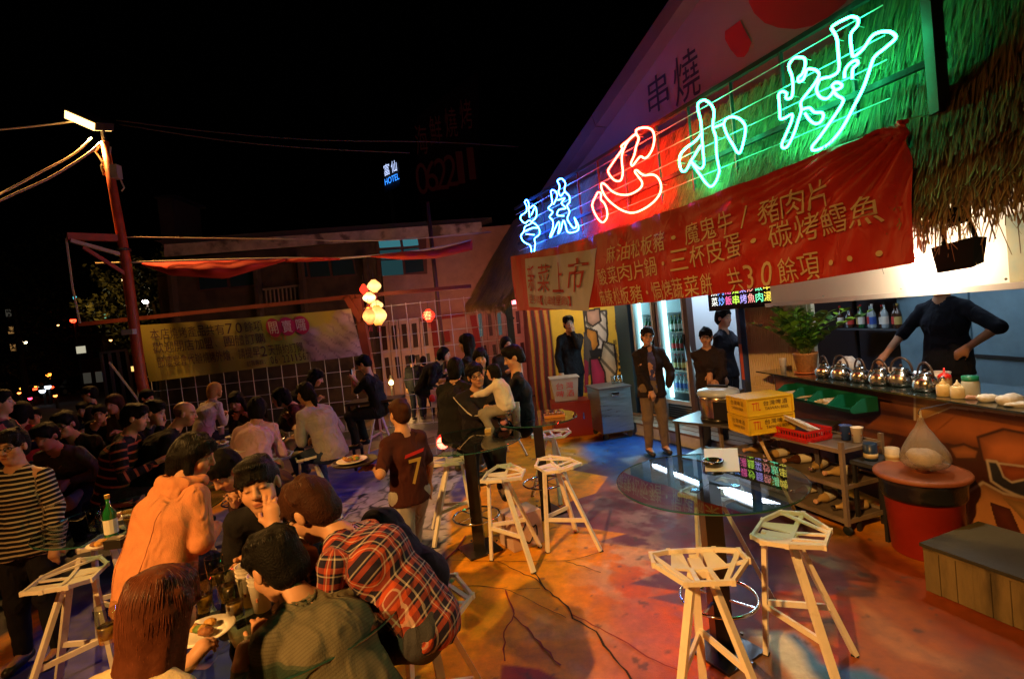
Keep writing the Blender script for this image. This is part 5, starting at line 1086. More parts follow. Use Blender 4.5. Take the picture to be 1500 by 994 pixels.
# carton and cords on the floor under the middle table
p_=G(765,795);t=small('drinks_carton',p_,'pale carton with green side and wavy print under the middle stools','carton')
ax=[(.86,.5,0),(-.5,.86,0),(0,0,1)];MB().box(p_+np.array([0,0,.15]),(.30,.24,.29),ax).build('carton_body',mat('carton_pink',(.55,.38,.33),.7,var=.15,vs=8),t)
MB().box(p_+np.array([.86,.5,0])*.152+np.array([0,0,.15]),(.004,.235,.285),ax).build('green_side',mat('carton_green',(.03,.12,.05),.6),t)
fr_=p_-np.array([-.5,.86,0])*.124;MB().tube([fr_+np.array([.86,.5,0])*(.09*math.cos(a_))+np.array([0,0,.13+.07*math.sin(a_)+.02*math.sin(5*a_)]) for a_ in np.linspace(0,6.28,30)[:-1]],.006,5,closed=True).build('printed_loop',dk,t)
t=MB().tube(smooth_path([G(682,786)+np.array([0,0,.008]),G(668,806)+np.array([0,0,.008]),G(640,830)+np.array([0,0,.008]),G(615,850)+np.array([0,0,.008])],False),.007,6).build('power_cable',mat('cord_red',(.4,.02,.02),.5));tag(t,'thin red cord lying across the orange floor','cord')
# high bar table at the fence
p_=G(560,583,1.);t=small('bar_table',(p_[0],p_[1],0),'narrow high black table by the fence in front of the phone user','table');MB().box((p_[0]-.1,p_[1],.98),(.8,.45,.04)).build('table_top',mat('black_top',(.03,.025,.02),.3),t)
for sx in (-.45,.25):
    for sy in (-.18,.18): MB().box((p_[0]+sx,p_[1]+sy,.48),(.04,.04,.96)).build('leg',blks,t)
bottle((p_[0]-.15,p_[1]-.1,1.0),.2,.04,mat('yellow_drink',(.5,.38,.08),.1),gold,lw,'yellow drink bottle on the high black table','drink on the bar table')
cup(np.array([p_[0]+.02,p_[1]-.12,1.0]),'paper cup on the high black table by the fence')
p_=D(641,582,7.5);t=small('menu_stand',(p_[0],p_[1],0),'small white framed menu picture on a stand beside the mesh','menu');MB().box(p_,(.2,.015,.26)).build('menu_card',mat('menu_white',(.5,.45,.45),.6,var=.3,vs=20),t);MB().box(p_+np.array([.04,-.009,-.02]),(.06,.004,.13)).build('menu_picture',mat('menu_fig',(.12,.05,.03),.6),t);MB().box((p_[0],p_[1]+.02,p_[2]/2-.05),(.04,.02,p_[2]-.1)).build('stand_post',dkm,t);MB().lathe((p_[0],p_[1]+.02,0),[(.14,0),(.14,.015)],16).build('stand_base',dkm,t)
p_=D(633,583,7.4);t=MB().ball(p_,(.05,.04,.06),8).build('red_toy',cp);tag(t,'small red ornament hanging beside the white menu picture','ornament')
# ================================================================ COUNTER TOP
def cpos(x,y,z=1.053,o=-.2):
    p=CP(x,y,o);s=float((p[:2]-CA)@CU);return CLp(s,z,o)
ss=mat('stainless',(.58,.56,.53),.2,metal=1,var=.1,vs=10);ks=mat('kettle_handle',(.05,.03,.025),.35)
def make_kettle():
    t=thing('kettle',(0,0,0),'x','kettle','steel kettles on the counter')
    lathe_n('kettle_body',(0,0,0),[(.001,.002),(.060,.0),(.076,.008),(.084,.04),(.078,.075),(.058,.105),(.046,.115),(.044,.12),(.001,.12)],ss,t,28)
    lid=lathe_n('lid',(0,0,0),[(.047,.119),(.045,.128),(.022,.138),(.001,.14)],ss,t,20);MB().ball((0,0,.152),(.012,.012,.013),10).build('lid_knob',ks,lid,smooth=True)
    MB().tube(smooth_path([(-.07,0,.035),(-.105,0,.055),(-.125,0,.095),(-.15,0,.118)],False),[.022]*3+[.016]*3+[.012]*4,8).build('spout',ss,t,smooth=True)
    MB().tube([(.07*math.cos(a_),0,.10+.11*math.sin(a_)) for a_ in np.linspace(.05,3.09,14)],.0085,7).build('handle',ks,t,smooth=True)
    return t
KT=make_kettle()
for i,(x,y) in enumerate(((1207,548),(1232,551),(1260,554),(1289,557),(1321,561),(1356,566))):
    s_=(1.0,1.08,1.0,1.03,1.12,1.05)[i];p=cpos(x,y-8,1.053,-.16 if i!=4 else -.22);place(KT,p,math.atan2(CU[1],CU[0])+R(180+(-8,12,-5,8,25,-4)[i]),first=i==0,scale=s_,label=['leftmost','second','third','fourth','fifth and fullest','rightmost'][i]+' of six steel kettles on the glass counter')
# squeeze bottles, jar with green lid
def squeeze(x,y,col,label,tip,h=.15,r=.036):
    c=cpos(x,y,1.053,-.08);t=small('squeeze_bottle',c,label,'bottle','sauce bottles on the counter');lathe_n('bottle_body',c,[(r*.94,0),(r,.006),(r,h*.72),(r*.8,h*.86),(r*.5,h*.9)],mat('sq%s'%label[:5],col,.35,spec=.6),t,16);lathe_n('nozzle',c,[(r*.55,h*.88),(r*.5,h*.97),(.006,h*1.15),(.003,h*1.3)],tip,t,12)
squeeze(1381,560,(.70,.50,.20),'mustard yellow squat bottle beside the rightmost kettle',mat('tip_y',(.7,.5,.2),.4),.10,.042);squeeze(1402,562,(.72,.60,.34),'pale yellow squat bottle in front of the green lidded jar',mat('tip_p',(.7,.6,.4),.4),.10,.042)
c=cpos(1383,545,1.053,-.2);t=small('ketchup_bottle',c,'ketchup bottle with bright red nozzle behind the yellow bottles','bottle');lathe_n('bottle_body',c,[(.04,0),(.042,.01),(.042,.11),(.03,.135)],mat('sauce_tan',(.4,.25,.1),.4),t,16);lathe_n('nozzle_cap',c,[(.043,.10),(.04,.13),(.02,.145),(.008,.15),(.004,.185)],mat('nozzle_red',(.65,.02,.01),.35),t,12)
c=cpos(1421,556,1.053,-.14);t=small('plastic_jar',c,'clear plastic jar with a green screw lid on the counter','jar');lathe_n('jar_body',c,[(.046,0),(.05,.01),(.05,.11),(.044,.125)],mat('jar_milky',(.55,.58,.52),.2,alpha=.85),t,18);lathe_n('jar_lid',c,[(.046,.122),(.047,.125),(.047,.155),(.001,.158)],mat('lid_green',(.01,.20,.10),.4),t,18)
bagm=mat('bag_white',(.68,.64,.56),.5,var=.2,vs=20,bump=.6,bs=30)
def lump(c,r,m_,seed,n=16):
    rs=np.random.RandomState(seed);mb=MB().ball((0,0,0),1.,n);V=np.array(mb.v);V=V*(1+.18*vnoise(V,2.2,seed%7)[:,None]+.07*vnoise(V,6.,seed%5)[:,None]);V[:,2]=np.maximum(V[:,2],-.55);mb.v=[tuple(p) for p in (V*np.array(r)+np.array(c))];return mb
for i,(x,y,r,lb) in enumerate(((1445,553,(.07,.05,.03),'flat white wet towel lying on the counter behind the jar'),(1477,556,(.075,.06,.045),'rounded cream cloth bundle near the right end of the counter'),(1495,575,(.09,.06,.02),'white napkin pile at the right edge of the counter'),(1425,575,(.05,.03,.02),'small pinkish rag in front of the plastic jar'))):
    c=cpos(x,y,1.053+r[2]*.55,-.12);t=lump(c,r,bagm,i+3).build('cloth_bundle',bagm if i!=3 else mat('rag_pink',(.5,.3,.25),.8),smooth=True);tag(t,lb,'cloth')
for i,(x,o,r,h,m_,lb) in enumerate(((1243,-.42,.11,.09,bagm,'crumpled white plastic bag behind the second kettle'),(1300,-.45,.07,.09,cupm,'white paper tub behind the fourth kettle'),(1345,-.5,.09,.07,ss,'steel bowl behind the kettles'),(1375,-.45,.08,.10,cupm,'white soup bowl stack behind the rightmost kettle'))):
    c=cpos(x,548,1.053,o)
    if i==0: t=lump(c+np.array([0,0,.06]),(.11,.09,.10),bagm,9).build('plastic_bag',bagm,smooth=True);tag(t,lb,'bag')
    else: t=lathe_n('serving_bowl',c,[(.001,.002),(r*.7,0),(r,h),(r*.95,h),(r*.65,.01),(.001,.008)],m_,None,20);tag(t,lb,'bowl')
cup(cpos(1148,545,1.053,-.1),'white paper cup stack at the left end of the glass counter',h=.14,r=.036,n=2)
# potted plant
pc=cpos(1182,546,1.053,-.22);pl=thing('potted_plant',pc,'leafy green plant in a speckled terracotta pot at the left end of the counter','plant')
potm=mat('terracotta',(.42,.19,.06),.7,var=.45,vs=45,bump=.5,bs=50);lathe_n('pot',pc,[(.085,.012),(.09,.015),(.115,.20),(.12,.205),(.12,.22),(.108,.22),(.10,.19),(.001,.185)],potm,pl,32);lathe_n('saucer',pc,[(.10,0),(.125,.012),(.12,.018),(.09,.013),(.001,.012)],mat('saucer_orange',(.5,.13,.03),.4),pl,32);lathe_n('soil',pc,[(.105,.19),(.001,.197)],mat('soil',(.03,.02,.012),.95,bump=1,bs=60),pl,20)
lfm=mat('leaf_bright',(.26,.46,.03),.4,var=.3,vs=4);lfm2=mat('leaf_deep',(.06,.16,.02),.4,var=.3,vs=4);stg=mat('stem_green',(.12,.16,.03),.5)
lv=[(0,0,0),(.013,-.016,.002),(.032,-.022,.003),(.050,-.014,.0),(.062,0,-.005),(.050,.014,.0),(.032,.022,.003),(.013,.016,.002),(.02,0,-.002),(.04,0,-.002)]
lf_=[(0,1,8),(0,8,7),(1,2,9,8),(8,9,6,7),(2,3,9),(3,4,9),(4,5,9),(5,6,9)]
lmeshes=[]
for m_ in (lfm,lfm2):
    me=bpy.data.meshes.new('leaf');me.from_pydata(lv,[],lf_);me.materials.append(m_);me.polygons.foreach_set('use_smooth',[True]*8);lmeshes.append(me)
rs=random.Random(5)
for k in range(18):
    az=k*2.4+rs.uniform(-.3,.3);tilt=rs.uniform(.12,.85);Ln=rs.uniform(.42,.64);dirh=np.array([math.cos(az),math.sin(az),0]);base=pc+np.array([0,0,.20])+dirh*.03
    pts=[];d_=0
    for i in range(9):
        f=i/8;pts.append(base+dirh*(math.sin(tilt)*Ln*f*(.7+.5*f))+np.array([0,0,math.cos(tilt*.9)*Ln*f*(1.15-.3*f)]))
    MB().tube(pts,[.007*(1-.07*i) for i in range(9)],6).build('stem',stg,pl,smooth=True)
    for i in range(1,9):
        for sd in (-1,1):
            P=pts[i];T=pts[i]-pts[i-1];T/=np.linalg.norm(T);S=np.cross(T,[0,0,1.]);S/=np.linalg.norm(S)+1e-6
            o=bpy.data.objects.new('leaf',lmeshes[(k+i)%3==0 and 1 or 0]);COL.objects.link(o);o.parent=pl
            x=(S*sd*.9+T*.45+np.array([0,0,.25]));x/=np.linalg.norm(x);z=T*-.5*0+np.cross(x,np.cross(np.array([0,0,1.])+T*.4*rs.uniform(-1,1),x));z/=np.linalg.norm(z);y=np.cross(z,x);s_=rs.uniform(1.6,2.3)*(1.05-.3*(i/8.))
            q=P-pc;o.matrix_local=Matrix(((x[0]*s_,y[0]*s_,z[0]*s_,q[0]),(x[1]*s_,y[1]*s_,z[1]*s_,q[1]),(x[2]*s_,y[2]*s_,z[2]*s_,q[2]),(0,0,0,1)))
# green open bins hung under the glass
gb=mat('bin_green',(.004,.13,.09),.4);wp_=mat('white_packets',(.7,.66,.6),.7,var=.3,vs=30)
bs0=float((CP(1155,565,.0)[:2]-CA)@CU);
for k in range(4):
    c=CLp(bs0+.13+.27*k,.90,.02);t=thing('parts_bin',c,['leftmost','second','third','rightmost'][k]+' green plastic open bin hung under the counter edge'+(' holding wrapped napkins' if k in(0,2) else ''),'bin','green bins under the counter')
    def bx(name,c_,d_,ax_=cax): return MB().box(c_,d_,ax_).build(name,gb,t)
    bx('bottom',c+np.array([0,0,-.06]),(.25,.22,.006));bx('back',c+np.array([*(-CN*.11),0]),(.25,.006,.125))
    for s in(-1,1):
        u=c+np.array([*(CU*.125*s),0]);w2=np.array([*(CU*.003),0]);N_=np.array([*CN,0]);Zz=np.array([0,0,1.])
        V=[u-N_*.107-Zz*.056,u+N_*.13-Zz*.056,u+N_*.15-Zz*.02,u+N_*.03+Zz*.06,u-N_*.107+Zz*.06];MB().add([v-w2 for v in V]+[v+w2 for v in V],[(0,1,2,3,4),(9,8,7,6,5)]+[(i,(i+1)%5,(i+1)%5+5,i+5) for i in range(5)]).build('side',gb,t)
    MB().add([c+np.array([*(CU*a_+CN*b_),z]) for a_,b_,z in ((-.121,.12,-.055),(.121,.12,-.055),(.121,.16,-.02),(-.121,.16,-.02),(-.121,.112,-.055),(.121,.112,-.055),(.121,.152,-.02),(-.121,.152,-.02))],[(0,1,2,3),(7,6,5,4),(0,4,5,1),(2,6,7,3)]).build('front_lip',gb,t)
    if k<3:
        pk_=small('napkin_packet',c,['folded white napkins in the leftmost green bin','wooden sticks in the second green bin','heap of wrapped white packets in the third green bin'][k],'packet')
        for j in range(5): MB().box(c+np.array([*(CU*(-.08+.04*j)+CN*.03),-.035+.014*(j%3)]),(.06,.14,.02) if k!=1 else (.014,.2,.006),cax).build('packet',wp_ if k!=1 else mat('stick_wood',(.5,.36,.2),.7),pk_)
# ================================================================ CART WITH SHELVES
ra=G(1243,783);RA=np.array([ra[0],ra[1]]);RD=np.array([math.sin(R(-17)),math.cos(R(-17))]);RN=np.array([-RD[1],RD[0]]) # RD along cart away, RN toward yard
def CR(a,b,z): q=RA+RD*a-RN*b;return np.array([q[0],q[1],z])
rax=[np.array([*RD,0]),np.array([*RN,0]),np.array([0,0,1.])]
cart=thing('shelf_cart',CR(.6,.2,0),'three tier steel cart loaded with bottles, cups and a red basket','cart');ctm=mat('cart_steel',(.35,.28,.22),.4,metal=.5,var=.3,vs=6);LCt=1.35;WCt=.42
for a_ in (0,LCt):
    for b_ in (0,WCt):
        MB().box(CR(a_,b_,.40),(.03,.03,.66),rax).build('post',ctm,cart);w_=MB().lathe(CR(a_,b_,.035),[(.035,-.012),(.035,.012)],14,ax=[rax[0],rax[2],rax[1]]).build('caster',tyre,cart)
for z in (.10,.37,.655):
    for b_ in (0,WCt): MB().bar(CR(.016,b_,z),CR(LCt-.016,b_,z),.02,.034).build('rail',ctm,cart)
    for a_ in (0,LCt): MB().bar(CR(a_,.016,z),CR(a_,WCt-.016,z),.02,.03).build('end_rail',ctm,cart)
    MB().box(CR(LCt/2,WCt/2,z-.004),(LCt-.02,WCt-.02,.008),rax).build('shelf',mat('cart_shelf',(.14,.11,.09),.5,var=.3,vs=8),cart)
def lying(a_,b_,z,label,m_,capm,L_=.28,r=.04,rot=.0):
    c=CR(a_,b_,z+r+.001);t=small('lying_bottle',c,label,'bottle','bottles lying on the cart');d=-(RD*math.sin(rot)*-1*.35+(-RN)*-1*.93);d=np.array([*(RN*math.cos(rot)+RD*math.sin(rot)),0.]);up=np.array([0,0,1.]);sd=np.cross(up,d)
    MB().lathe(c-d*L_/2,[(r*.9,0),(r,.01),(r,L_*.6),(r*.4,L_*.78),(r*.38,L_*.97)],12,ax=[sd,up,d]).build('bottle_body',m_,t,smooth=True);MB().lathe(c-d*L_/2,[(r*.46,L_*.93),(r*.5,L_*1.0),(r*.4,L_*1.01)],12,ax=[sd,up,d]).build('cap',capm,t);MB().lathe(c-d*L_/2,[(r*1.03,L_*.15),(r*1.03,L_*.5)],12,ax=[sd,up,d],caps=False).build('label',lw,t)
tan_=mat('tan_bottle',(.45,.30,.12),.4)
for k,(a_,b_,z,rt,lb) in enumerate(((.14,.20,.104,.3,'tan bottle lying on the lowest cart shelf at the near end'),(.36,.2,.104,-.2,'second tan bottle lying on the lowest cart shelf'),(.58,.22,.104,.1,'third bottle lying on the lowest cart shelf'),(.20,.2,.374,.2,'tan bottle lying on the middle cart shelf at the near end'),(.40,.2,.374,-.3,'second bottle lying on the middle cart shelf'),(.62,.22,.374,.25,'third bottle lying on the middle cart shelf'),(.85,.2,.374,0,'fourth bottle lying on the middle cart shelf'),(1.1,.2,.374,.1,'far bottle lying on the middle cart shelf'))): lying(a_,b_,z,lb,tan_ if k%3!=2 else gdk,mat('cork_pink',(.6,.35,.25),.5) if k%2 else ss,rot=rt)
for k in range(3): bottle(CR(.78+.12*k,.14+.05*k,.104),.24,.034,ggn if k!=1 else mat('oil_bottle',(.4,.35,.05),.1),gold,ly,['green','yellow oil','dark green'][k]+' bottle standing on the lowest cart shelf','bottles standing on the cart')
cup(CR(1.20,.03,.66),'left stack of white paper cups on the top of the cart',h=.115,r=.036,n=2);cup(CR(1.02,.03,.66),'tall double stack of paper cups on the top of the cart',h=.13,r=.04,n=5)
c=CR(.93,.03,.66);t=small('noodle_cup',c,'red and gold instant noodle cup beside the red basket','cup');lathe_n('cup_wall',c,[(.03,0),(.042,.09),(.043,.092),(.001,.092)],mat('noodle_red',(.55,.04,.02),.4,var=.6,vs=40),t,16);lathe_n('cup_lid',c,[(.044,.093),(.001,.095)],gold,t,16)
rbm=mat('basket_red',(.50,.012,.01),.35);c=CR(.52,.12,.66);t=small('red_basket',c,'red slatted plastic basket of napkins on top of the cart','basket')
def basket(c,L_,W_,h,m_,t):
    MB().box(c+np.array([0,0,.004]),(L_,W_,.006),rax).build('bottom',m_,t)
    for s in (-1,1):
        for z_ in (.03,h-.012): MB().box(c+np.array([*(RN*W_/2*s),z_]),(L_,.006,.022),rax).build('long_rim',m_,t);MB().box(c+np.array([*(RD*L_/2*s),z_]),(.006,W_,.022),rax).build('short_rim',m_,t)
        for k in range(int(L_/.028)): MB().box(c+np.array([*(RN*W_/2*s+RD*(-L_/2+.014+.028*k)),h/2]),(.010,.004,h-.02),rax).build('slat',m_,t)
        for k in range(int(W_/.028)): MB().box(c+np.array([*(RD*L_/2*s+RN*(-W_/2+.014+.028*k)),h/2]),(.004,.010,h-.02),rax).build('slat',m_,t)
basket(c,.46,.28,.10,rbm,t)
nk=small('napkin_stack',c,'tilted white cardboard and napkins lying in the red basket','napkins');ta_=[rax[0]*.95+rax[2]*.25,rax[1]*.9+rax[2]*.35,np.array([0,0,1.])]
for k in range(3): MB().box(c+np.array([*(RD*-.08),.10+.014*k]),(.24,.2,.008),ta_).build('napkin',[wp_,mat('carton_tan',(.55,.42,.3),.7),wp_][k],nk)
for k in range(2): lump(c+np.array([*(RD*.14+RN*.03),.09+.02*k]),(.06,.06,.04),bagm,20+k).build('plastic_wrap',glass('wrap_glass',(.75,.72,.72),1.4,.15,milk=.3),nk)
for k,(a_,m_,lb) in enumerate(((.10,wht,'white tub at the near end of the cart top'),(.2,lbl,'blue paper cup at the near end of the cart top'),)): cup(CR(a_,.30,.66),lb,h=.12,r=.045,m_=m_)
c=CR(-.10,.26,.0);sd_=thing('side_table',c,'small dark stand beside the cart carrying a navy tin','stand');MB().box(c+np.array([0,0,.55]),(.26,.3,.03),rax).build('stand_top',kd,sd_)
for i in(-1,1):
    for j in (-1,1): MB().box(c+np.array([*(RD*.11*i+RN*.13*j),.265]),(.025,.025,.53),rax).build('leg',dk,sd_)
for k,(o_,m_,lb,h_) in enumerate((((.04,.04),mat('tin_navy',(.01,.03,.08),.35),'navy tin with a cream band on the dark stand',.13),((-.06,-.05),mat('tub_cream',(.6,.55,.45),.5),'cream tub on the dark stand',.10))):
    c2=c+np.array([*(RD*o_[0]+RN*o_[1]),.566]);t=small('storage_tin',c2,lb,'tin');lathe_n('tin_body',c2,[(.045,0),(.047,.004),(.047,h_),(.04,h_+.002)],m_,t,20);lathe_n('tin_band',c2,[(.048,.02),(.0485,.055)],mat('band_cream',(.6,.5,.3),.5),t,20)
# ================================================================ RED BIN, HANGING BAG, TIMBER BOX
bc=G(1350,815);bc=G(1349,692,.56);bc[2]=0;t=thing('red_bin',bc,'large round red plastic bin with a black liner and brown lid','bin');t.scale=(.91,.91,1.)
redb=mat('bin_red',(.34,.022,.012),.4,var=.2,vs=4);lathe_n('bin_body',bc,[(.001,.004),(.21,.0),(.22,.01),(.255,.52),(.268,.53),(.268,.555)],redb,t,48)
lathe_n('bin_liner',bc,[(.258,.40),(.268,.42),(.270,.44),(.272,.50),(.280,.545),(.27,.56)],mat('liner_black',(.008,.008,.009),.25,bump=1,bs=14,coat=.3),t,48)
ld=lathe_n('bin_lid',bc,[(.300,.545),(.306,.552),(.306,.565),(.300,.575),(.270,.578),(.262,.572),(.05,.575),(.001,.577)],mat('lid_brown',(.28,.085,.035),.5,var=.35,vs=5),t,56);lathe_n('lid_knob',bc,[(.065,.574),(.06,.60),(.001,.604)],MC['lid_brown'],ld,20)
# plastic bag hanging from a hook under the counter
hb_=cpos(1347,594,.965,.26);t=thing('hanging_plastic_bag',hb_,'knotted clear plastic bag of white scraps hanging from the counter above the bin','bag')
bg=glass('bag_film',(.80,.76,.74),1.8,.10,milk=.24,milkc=(.75,.68,.62))
pr=[(.012,.0),(.016,-.03),(.03,-.07),(.05,-.11),(.07,-.15),(.09,-.19),(.105,-.22),(.115,-.25),(.12,-.28),(.115,-.31),(.095,-.335),(.06,-.36),(.001,-.37)]
mb=MB();mb.lathe((0,0,0),pr,72,caps=False);V=np.array(mb.v);az_=np.arctan2(V[:,1],V[:,0]);V*= (1+.10*np.abs(np.sin(az_*6+V[:,2]*16+vnoise(V,12,3)))+.07*vnoise(V,24,2)+.16*np.cos(az_-.6)*np.clip(-V[:,2]*3,0,1))[:,None]*np.array([1,1,0])+np.array([0,0,1]);mb.v=[tuple(v) for v in V*np.array([1.12,1.12,1])+hb_];mb.build('bag_film',bg,t,smooth=True)
lump(hb_+np.array([0,0,-.285]),(.095,.095,.065),bagm,31).build('scraps',bagm,t,smooth=True);MB().tube([hb_+np.array([0,0,.0]),hb_+np.array([0,0,.045])],.008,6).build('knot',bagm,t)
MB().tube([hb_+np.array([*(-CN*.25),.075]),hb_+np.array([0,0,.055]),hb_+np.array([-.015,0,.03]),hb_+np.array([.0,0,.012])],.003,5).build('hook',dk,t)
# timber step box lower right
A0=np.array([2.38,2.98]);A1=np.array([2.545,2.50]);du=(A1-A0)/np.linalg.norm(A1-A0);dn=np.array([-du[1],du[0]]);
if dn[0]<0: dn=-dn
LB=1.25;WB=.56;HB=.30;bax=[np.array([*du,0]),np.array([*dn,0]),np.array([0,0,1.])]
def Bx(a_,b_,z): q=A0+du*a_+dn*b_;return np.array([q[0],q[1],z])
wb_=thing('timber_step_box',Bx(LB/2,WB/2,0),'long weathered timber step box with a dark top at the lower right','step box')
tpm=mat('weathered_timber',(.17,.12,.05),.8,var=.45,vs=5,bump=.5,bs=40,stretch=(1,1,.25),dirt=((.02,.015,.01),4,.52,.9));tdk=mat('worn_black_top',(.035,.034,.025),.65,var=.5,vs=3,dirt=((.09,.08,.04),1.6,.5,.7),bump=.3,bs=30)
n=15;wv=LB/n
for k in range(n):
    MB().box(Bx(wv*(k+.5),.012+.003*(k%3),(HB-.022)/2+.002),(wv-.004,.02,HB-.026-.004*(k%2)),bax).build('board',tpm,wb_)
for k in range(6): MB().box(Bx(.012,.03+(WB-.04)*(k+.5)/6,(HB-.024)/2),(.02,(WB-.04)/6-.004,HB-.03),bax).build('end_board',tpm,wb_)
MB().box(Bx(LB/2,WB/2,HB/2-.02),(LB-.05,WB-.07,HB-.06),bax).build('box_core',tdk,wb_);MB().box(Bx(LB/2,WB/2,HB-.009),(LB+.02,WB+.02,.02),bax).build('top_sheet',tdk,wb_);MB().box(Bx(LB/2,.008,HB-.03),(LB,.012,.022),bax).build('top_batten',tpm,wb_)
# ================================================================ RICE COOKER TABLE, CRATES, COLD BOX
tc_=G(1050,612,.70);t=thing('work_table',(tc_[0],tc_[1],0),'low dark steel work table carrying the rice cooker and beer crates','table');txm=mat('table_dark_steel',(.10,.10,.12),.35,metal=.5)
ta0=G(985,616,.70);ta1=G(1112,628,.70);du2=(ta1-ta0)[:2];L2=np.linalg.norm(du2);du2/=L2;dn2=np.array([-du2[1],du2[0]]);tax=[np.array([*du2,0]),np.array([*dn2,0]),np.array([0,0,1.])]
def Tx(a_,b_,z): return np.array([*(ta0[:2]+du2*a_+dn2*b_),z])
MB().box(Tx(L2/2+.25,.27,.69),(L2+.5,.55,.025),tax).build('table_top',txm,t);MB().box(Tx(L2/2+.25,.27,.30),(L2+.42,.5,.02),tax).build('lower_shelf',txm,t)
for a_ in (.03,L2+.46):
    for b_ in (.03,.5): MB().box(Tx(a_,b_,.34),(.035,.035,.67),tax).build('leg',txm,t)
MB().bar(Tx(.9,-.05,.68),Tx(1.25,-.25,.1),.02,.02).build('loose_stick',mat('stick_wood',(.5,.36,.2),.7),t)
cc=Tx(.42,.22,.703);t=thing('rice_cooker',cc,'big stainless electric rice cooker with a black lid on the work table','cooker')
lathe_n('cooker_body',cc,[(.17,.0),(.185,.02),(.19,.23),(.195,.26)],mat('cooker_steel',(.5,.42,.36),.22,metal=1),t,36);lathe_n('cooker_base',cc,[(.186,0),(.192,.005),(.190,.045)],blks,t,36)
lid=lathe_n('lid',cc,[(.20,.262),(.205,.28),(.195,.31),(.12,.335),(.001,.342)],mat('cooker_lid',(.35,.40,.45),.3),t,36);MB().box(cc+np.array([.0,0,.345]),(.20,.05,.03),tax).build('lid_handle',blks,lid);MB().box(cc+np.array([-.05,-.19,.13]),(.16,.06,.18),tax).build('control_panel',blks,t);MB().box(cc+np.array([.21,0,.27]),(.08,.10,.04),tax).build('side_handle',blks,t)
ycm=mat('crate_yellow',(.62,.40,.01),.45,var=.12,vs=5);ypr=mat('crate_print',(.05,.02,.01),.6);rpr=mat('crate_print_red',(.5,.03,.01),.6)
cp0=G(1066,594,.93);cpB=D(1072,620,cp0[1]);
c0=np.array([cp0[0],cp0[1]]);e1_=G(1108,605,.93);e2_=G(1154,583,.93);cu1=(e1_[:2]-c0);l1=.30;cu1=cu1/np.linalg.norm(cu1);cu2=np.array([-cu1[1],cu1[0]]);l2=.44
if cu2[1]<0: cu2=-cu2
yax=[np.array([*cu1,0]),np.array([*cu2,0]),np.array([0,0,1.])]
for k in range(2):
    z0=.704+.165*k;cc=np.array([*(c0+cu1*l1/2+cu2*l2/2),z0]);t=thing('beer_crate',cc,['lower','upper'][k]+' yellow plastic beer crate with dark lettering on the work table','crate','yellow beer crates')
    MB().box(cc+np.array([0,0,.08]),(l1-.01,l2-.01,.145),yax).build('crate_body',ycm,t);MB().box(cc+np.array([0,0,.155]),(l1+.012,l2+.012,.012),yax).build('rim',ycm,t);MB().box(cc+np.array([0,0,.006]),(l1+.004,l2+.004,.010),yax).build('base_rim',ycm,t)
    for i_ in (0,1):
        for j_ in (0,1): MB().box(np.array([*(c0+cu1*(l1*i_)+cu2*(l2*j_)),z0+.08]),(.014,.014,.138),yax).build('corner_rib',ycm,t)
    org_=cc-np.array([*(cu1*l1/2+cu2*(l2/2-.001)),0])
    lettering('crate_lettering',[(c_,.055+.05*i,.085,.095+.05*i,.13) for i,c_ in enumerate('台灣啤酒')]+[('TAIWAN BEER',.06,.045,.24,.072)],ypr,t,lambda U,V,o_=org_:np.stack([o_[0]+cu1[0]*U,o_[1]+cu1[1]*U,o_[2]+V],1))
    org2=cc+np.array([*(cu1*(l1/2-.001)-cu2*l2/2),0])
    lettering('crate_lettering',[(c_,.16+.06*i,.085,.21+.06*i,.13) for i,c_ in enumerate('台灣啤酒')]+[('TAIWAN BEER',.17,.045,.40,.072)],ypr,t,lambda U,V,o_=org2:np.stack([o_[0]+cu2[0]*U,o_[1]+cu2[1]*U,o_[2]+V],1))
    lettering('crate_logo',[('TTL',.05,.05,.13,.12)],rpr,t,lambda U,V,o_=org2:np.stack([o_[0]+cu2[0]*U,o_[1]+cu2[1]*U,o_[2]+V],1))
MB_=None
# stainless cold box on casters
b0=G(885,646)[:2];b1=G(924,640)[:2];b1=b0+(b1-b0)/np.linalg.norm(b1-b0)*.50;bu=(b1-b0)/.50;bn_=np.array([-bu[1],bu[0]]);
xax=[np.array([*bu,0]),np.array([*bn_,0]),np.array([0,0,1.])];cc=np.array([*(b0+bu*.25+bn_*.28),0]);t=thing('cold_box',cc,'brushed stainless steel ice box on casters in front of the alley mural','ice box')
bsm=mat('brushed_steel',(.30,.42,.50),.35,metal=.85,var=.25,vs=4,stretch=(1,1,8));MB().box(cc+np.array([0,0,.44]),(.50,.56,.66),xax).build('box_body',bsm,t);MB().box(cc+np.array([0,0,.785]),(.53,.59,.025),xax).build('lid',mat('lid_dark_steel',(.15,.14,.15),.3,metal=.6),t)
for i in (-1,1):
    for j in (-1,1): MB().lathe(cc+np.array([*(bu*.2*i+bn_*.23*j),.045]),[(.042,-.014),(.042,.014)],14,ax=[xax[0],xax[2],xax[1]]).build('caster',tyre,t)
MB().box(cc+np.array([0,0,.10]),(.46,.5,.02),xax).build('yellow_base',mat('base_yellow',(.4,.3,.03),.5),t)
hd_=cc+np.array([*(bu*.0-bn_*.285),.66]);MB().tube([hd_+np.array([*(bu*a_),b_]) for a_,b_ in ((-.05,.03),(-.045,0),(.045,0),(.05,.03))],.007,6).build('handle',chrome,t);MB().box(hd_+np.array([0,0,.04]),(.12,.01,.03),xax).build('latch',chrome,t)
gq=cc+np.array([*(bu*.10),.80])
for k in range(3): p_=gq+np.array([*(bu*.06*k),0]);tumbler(p_,['left','middle','right'][k]+' upturned tumbler on the steel ice box lid',False)
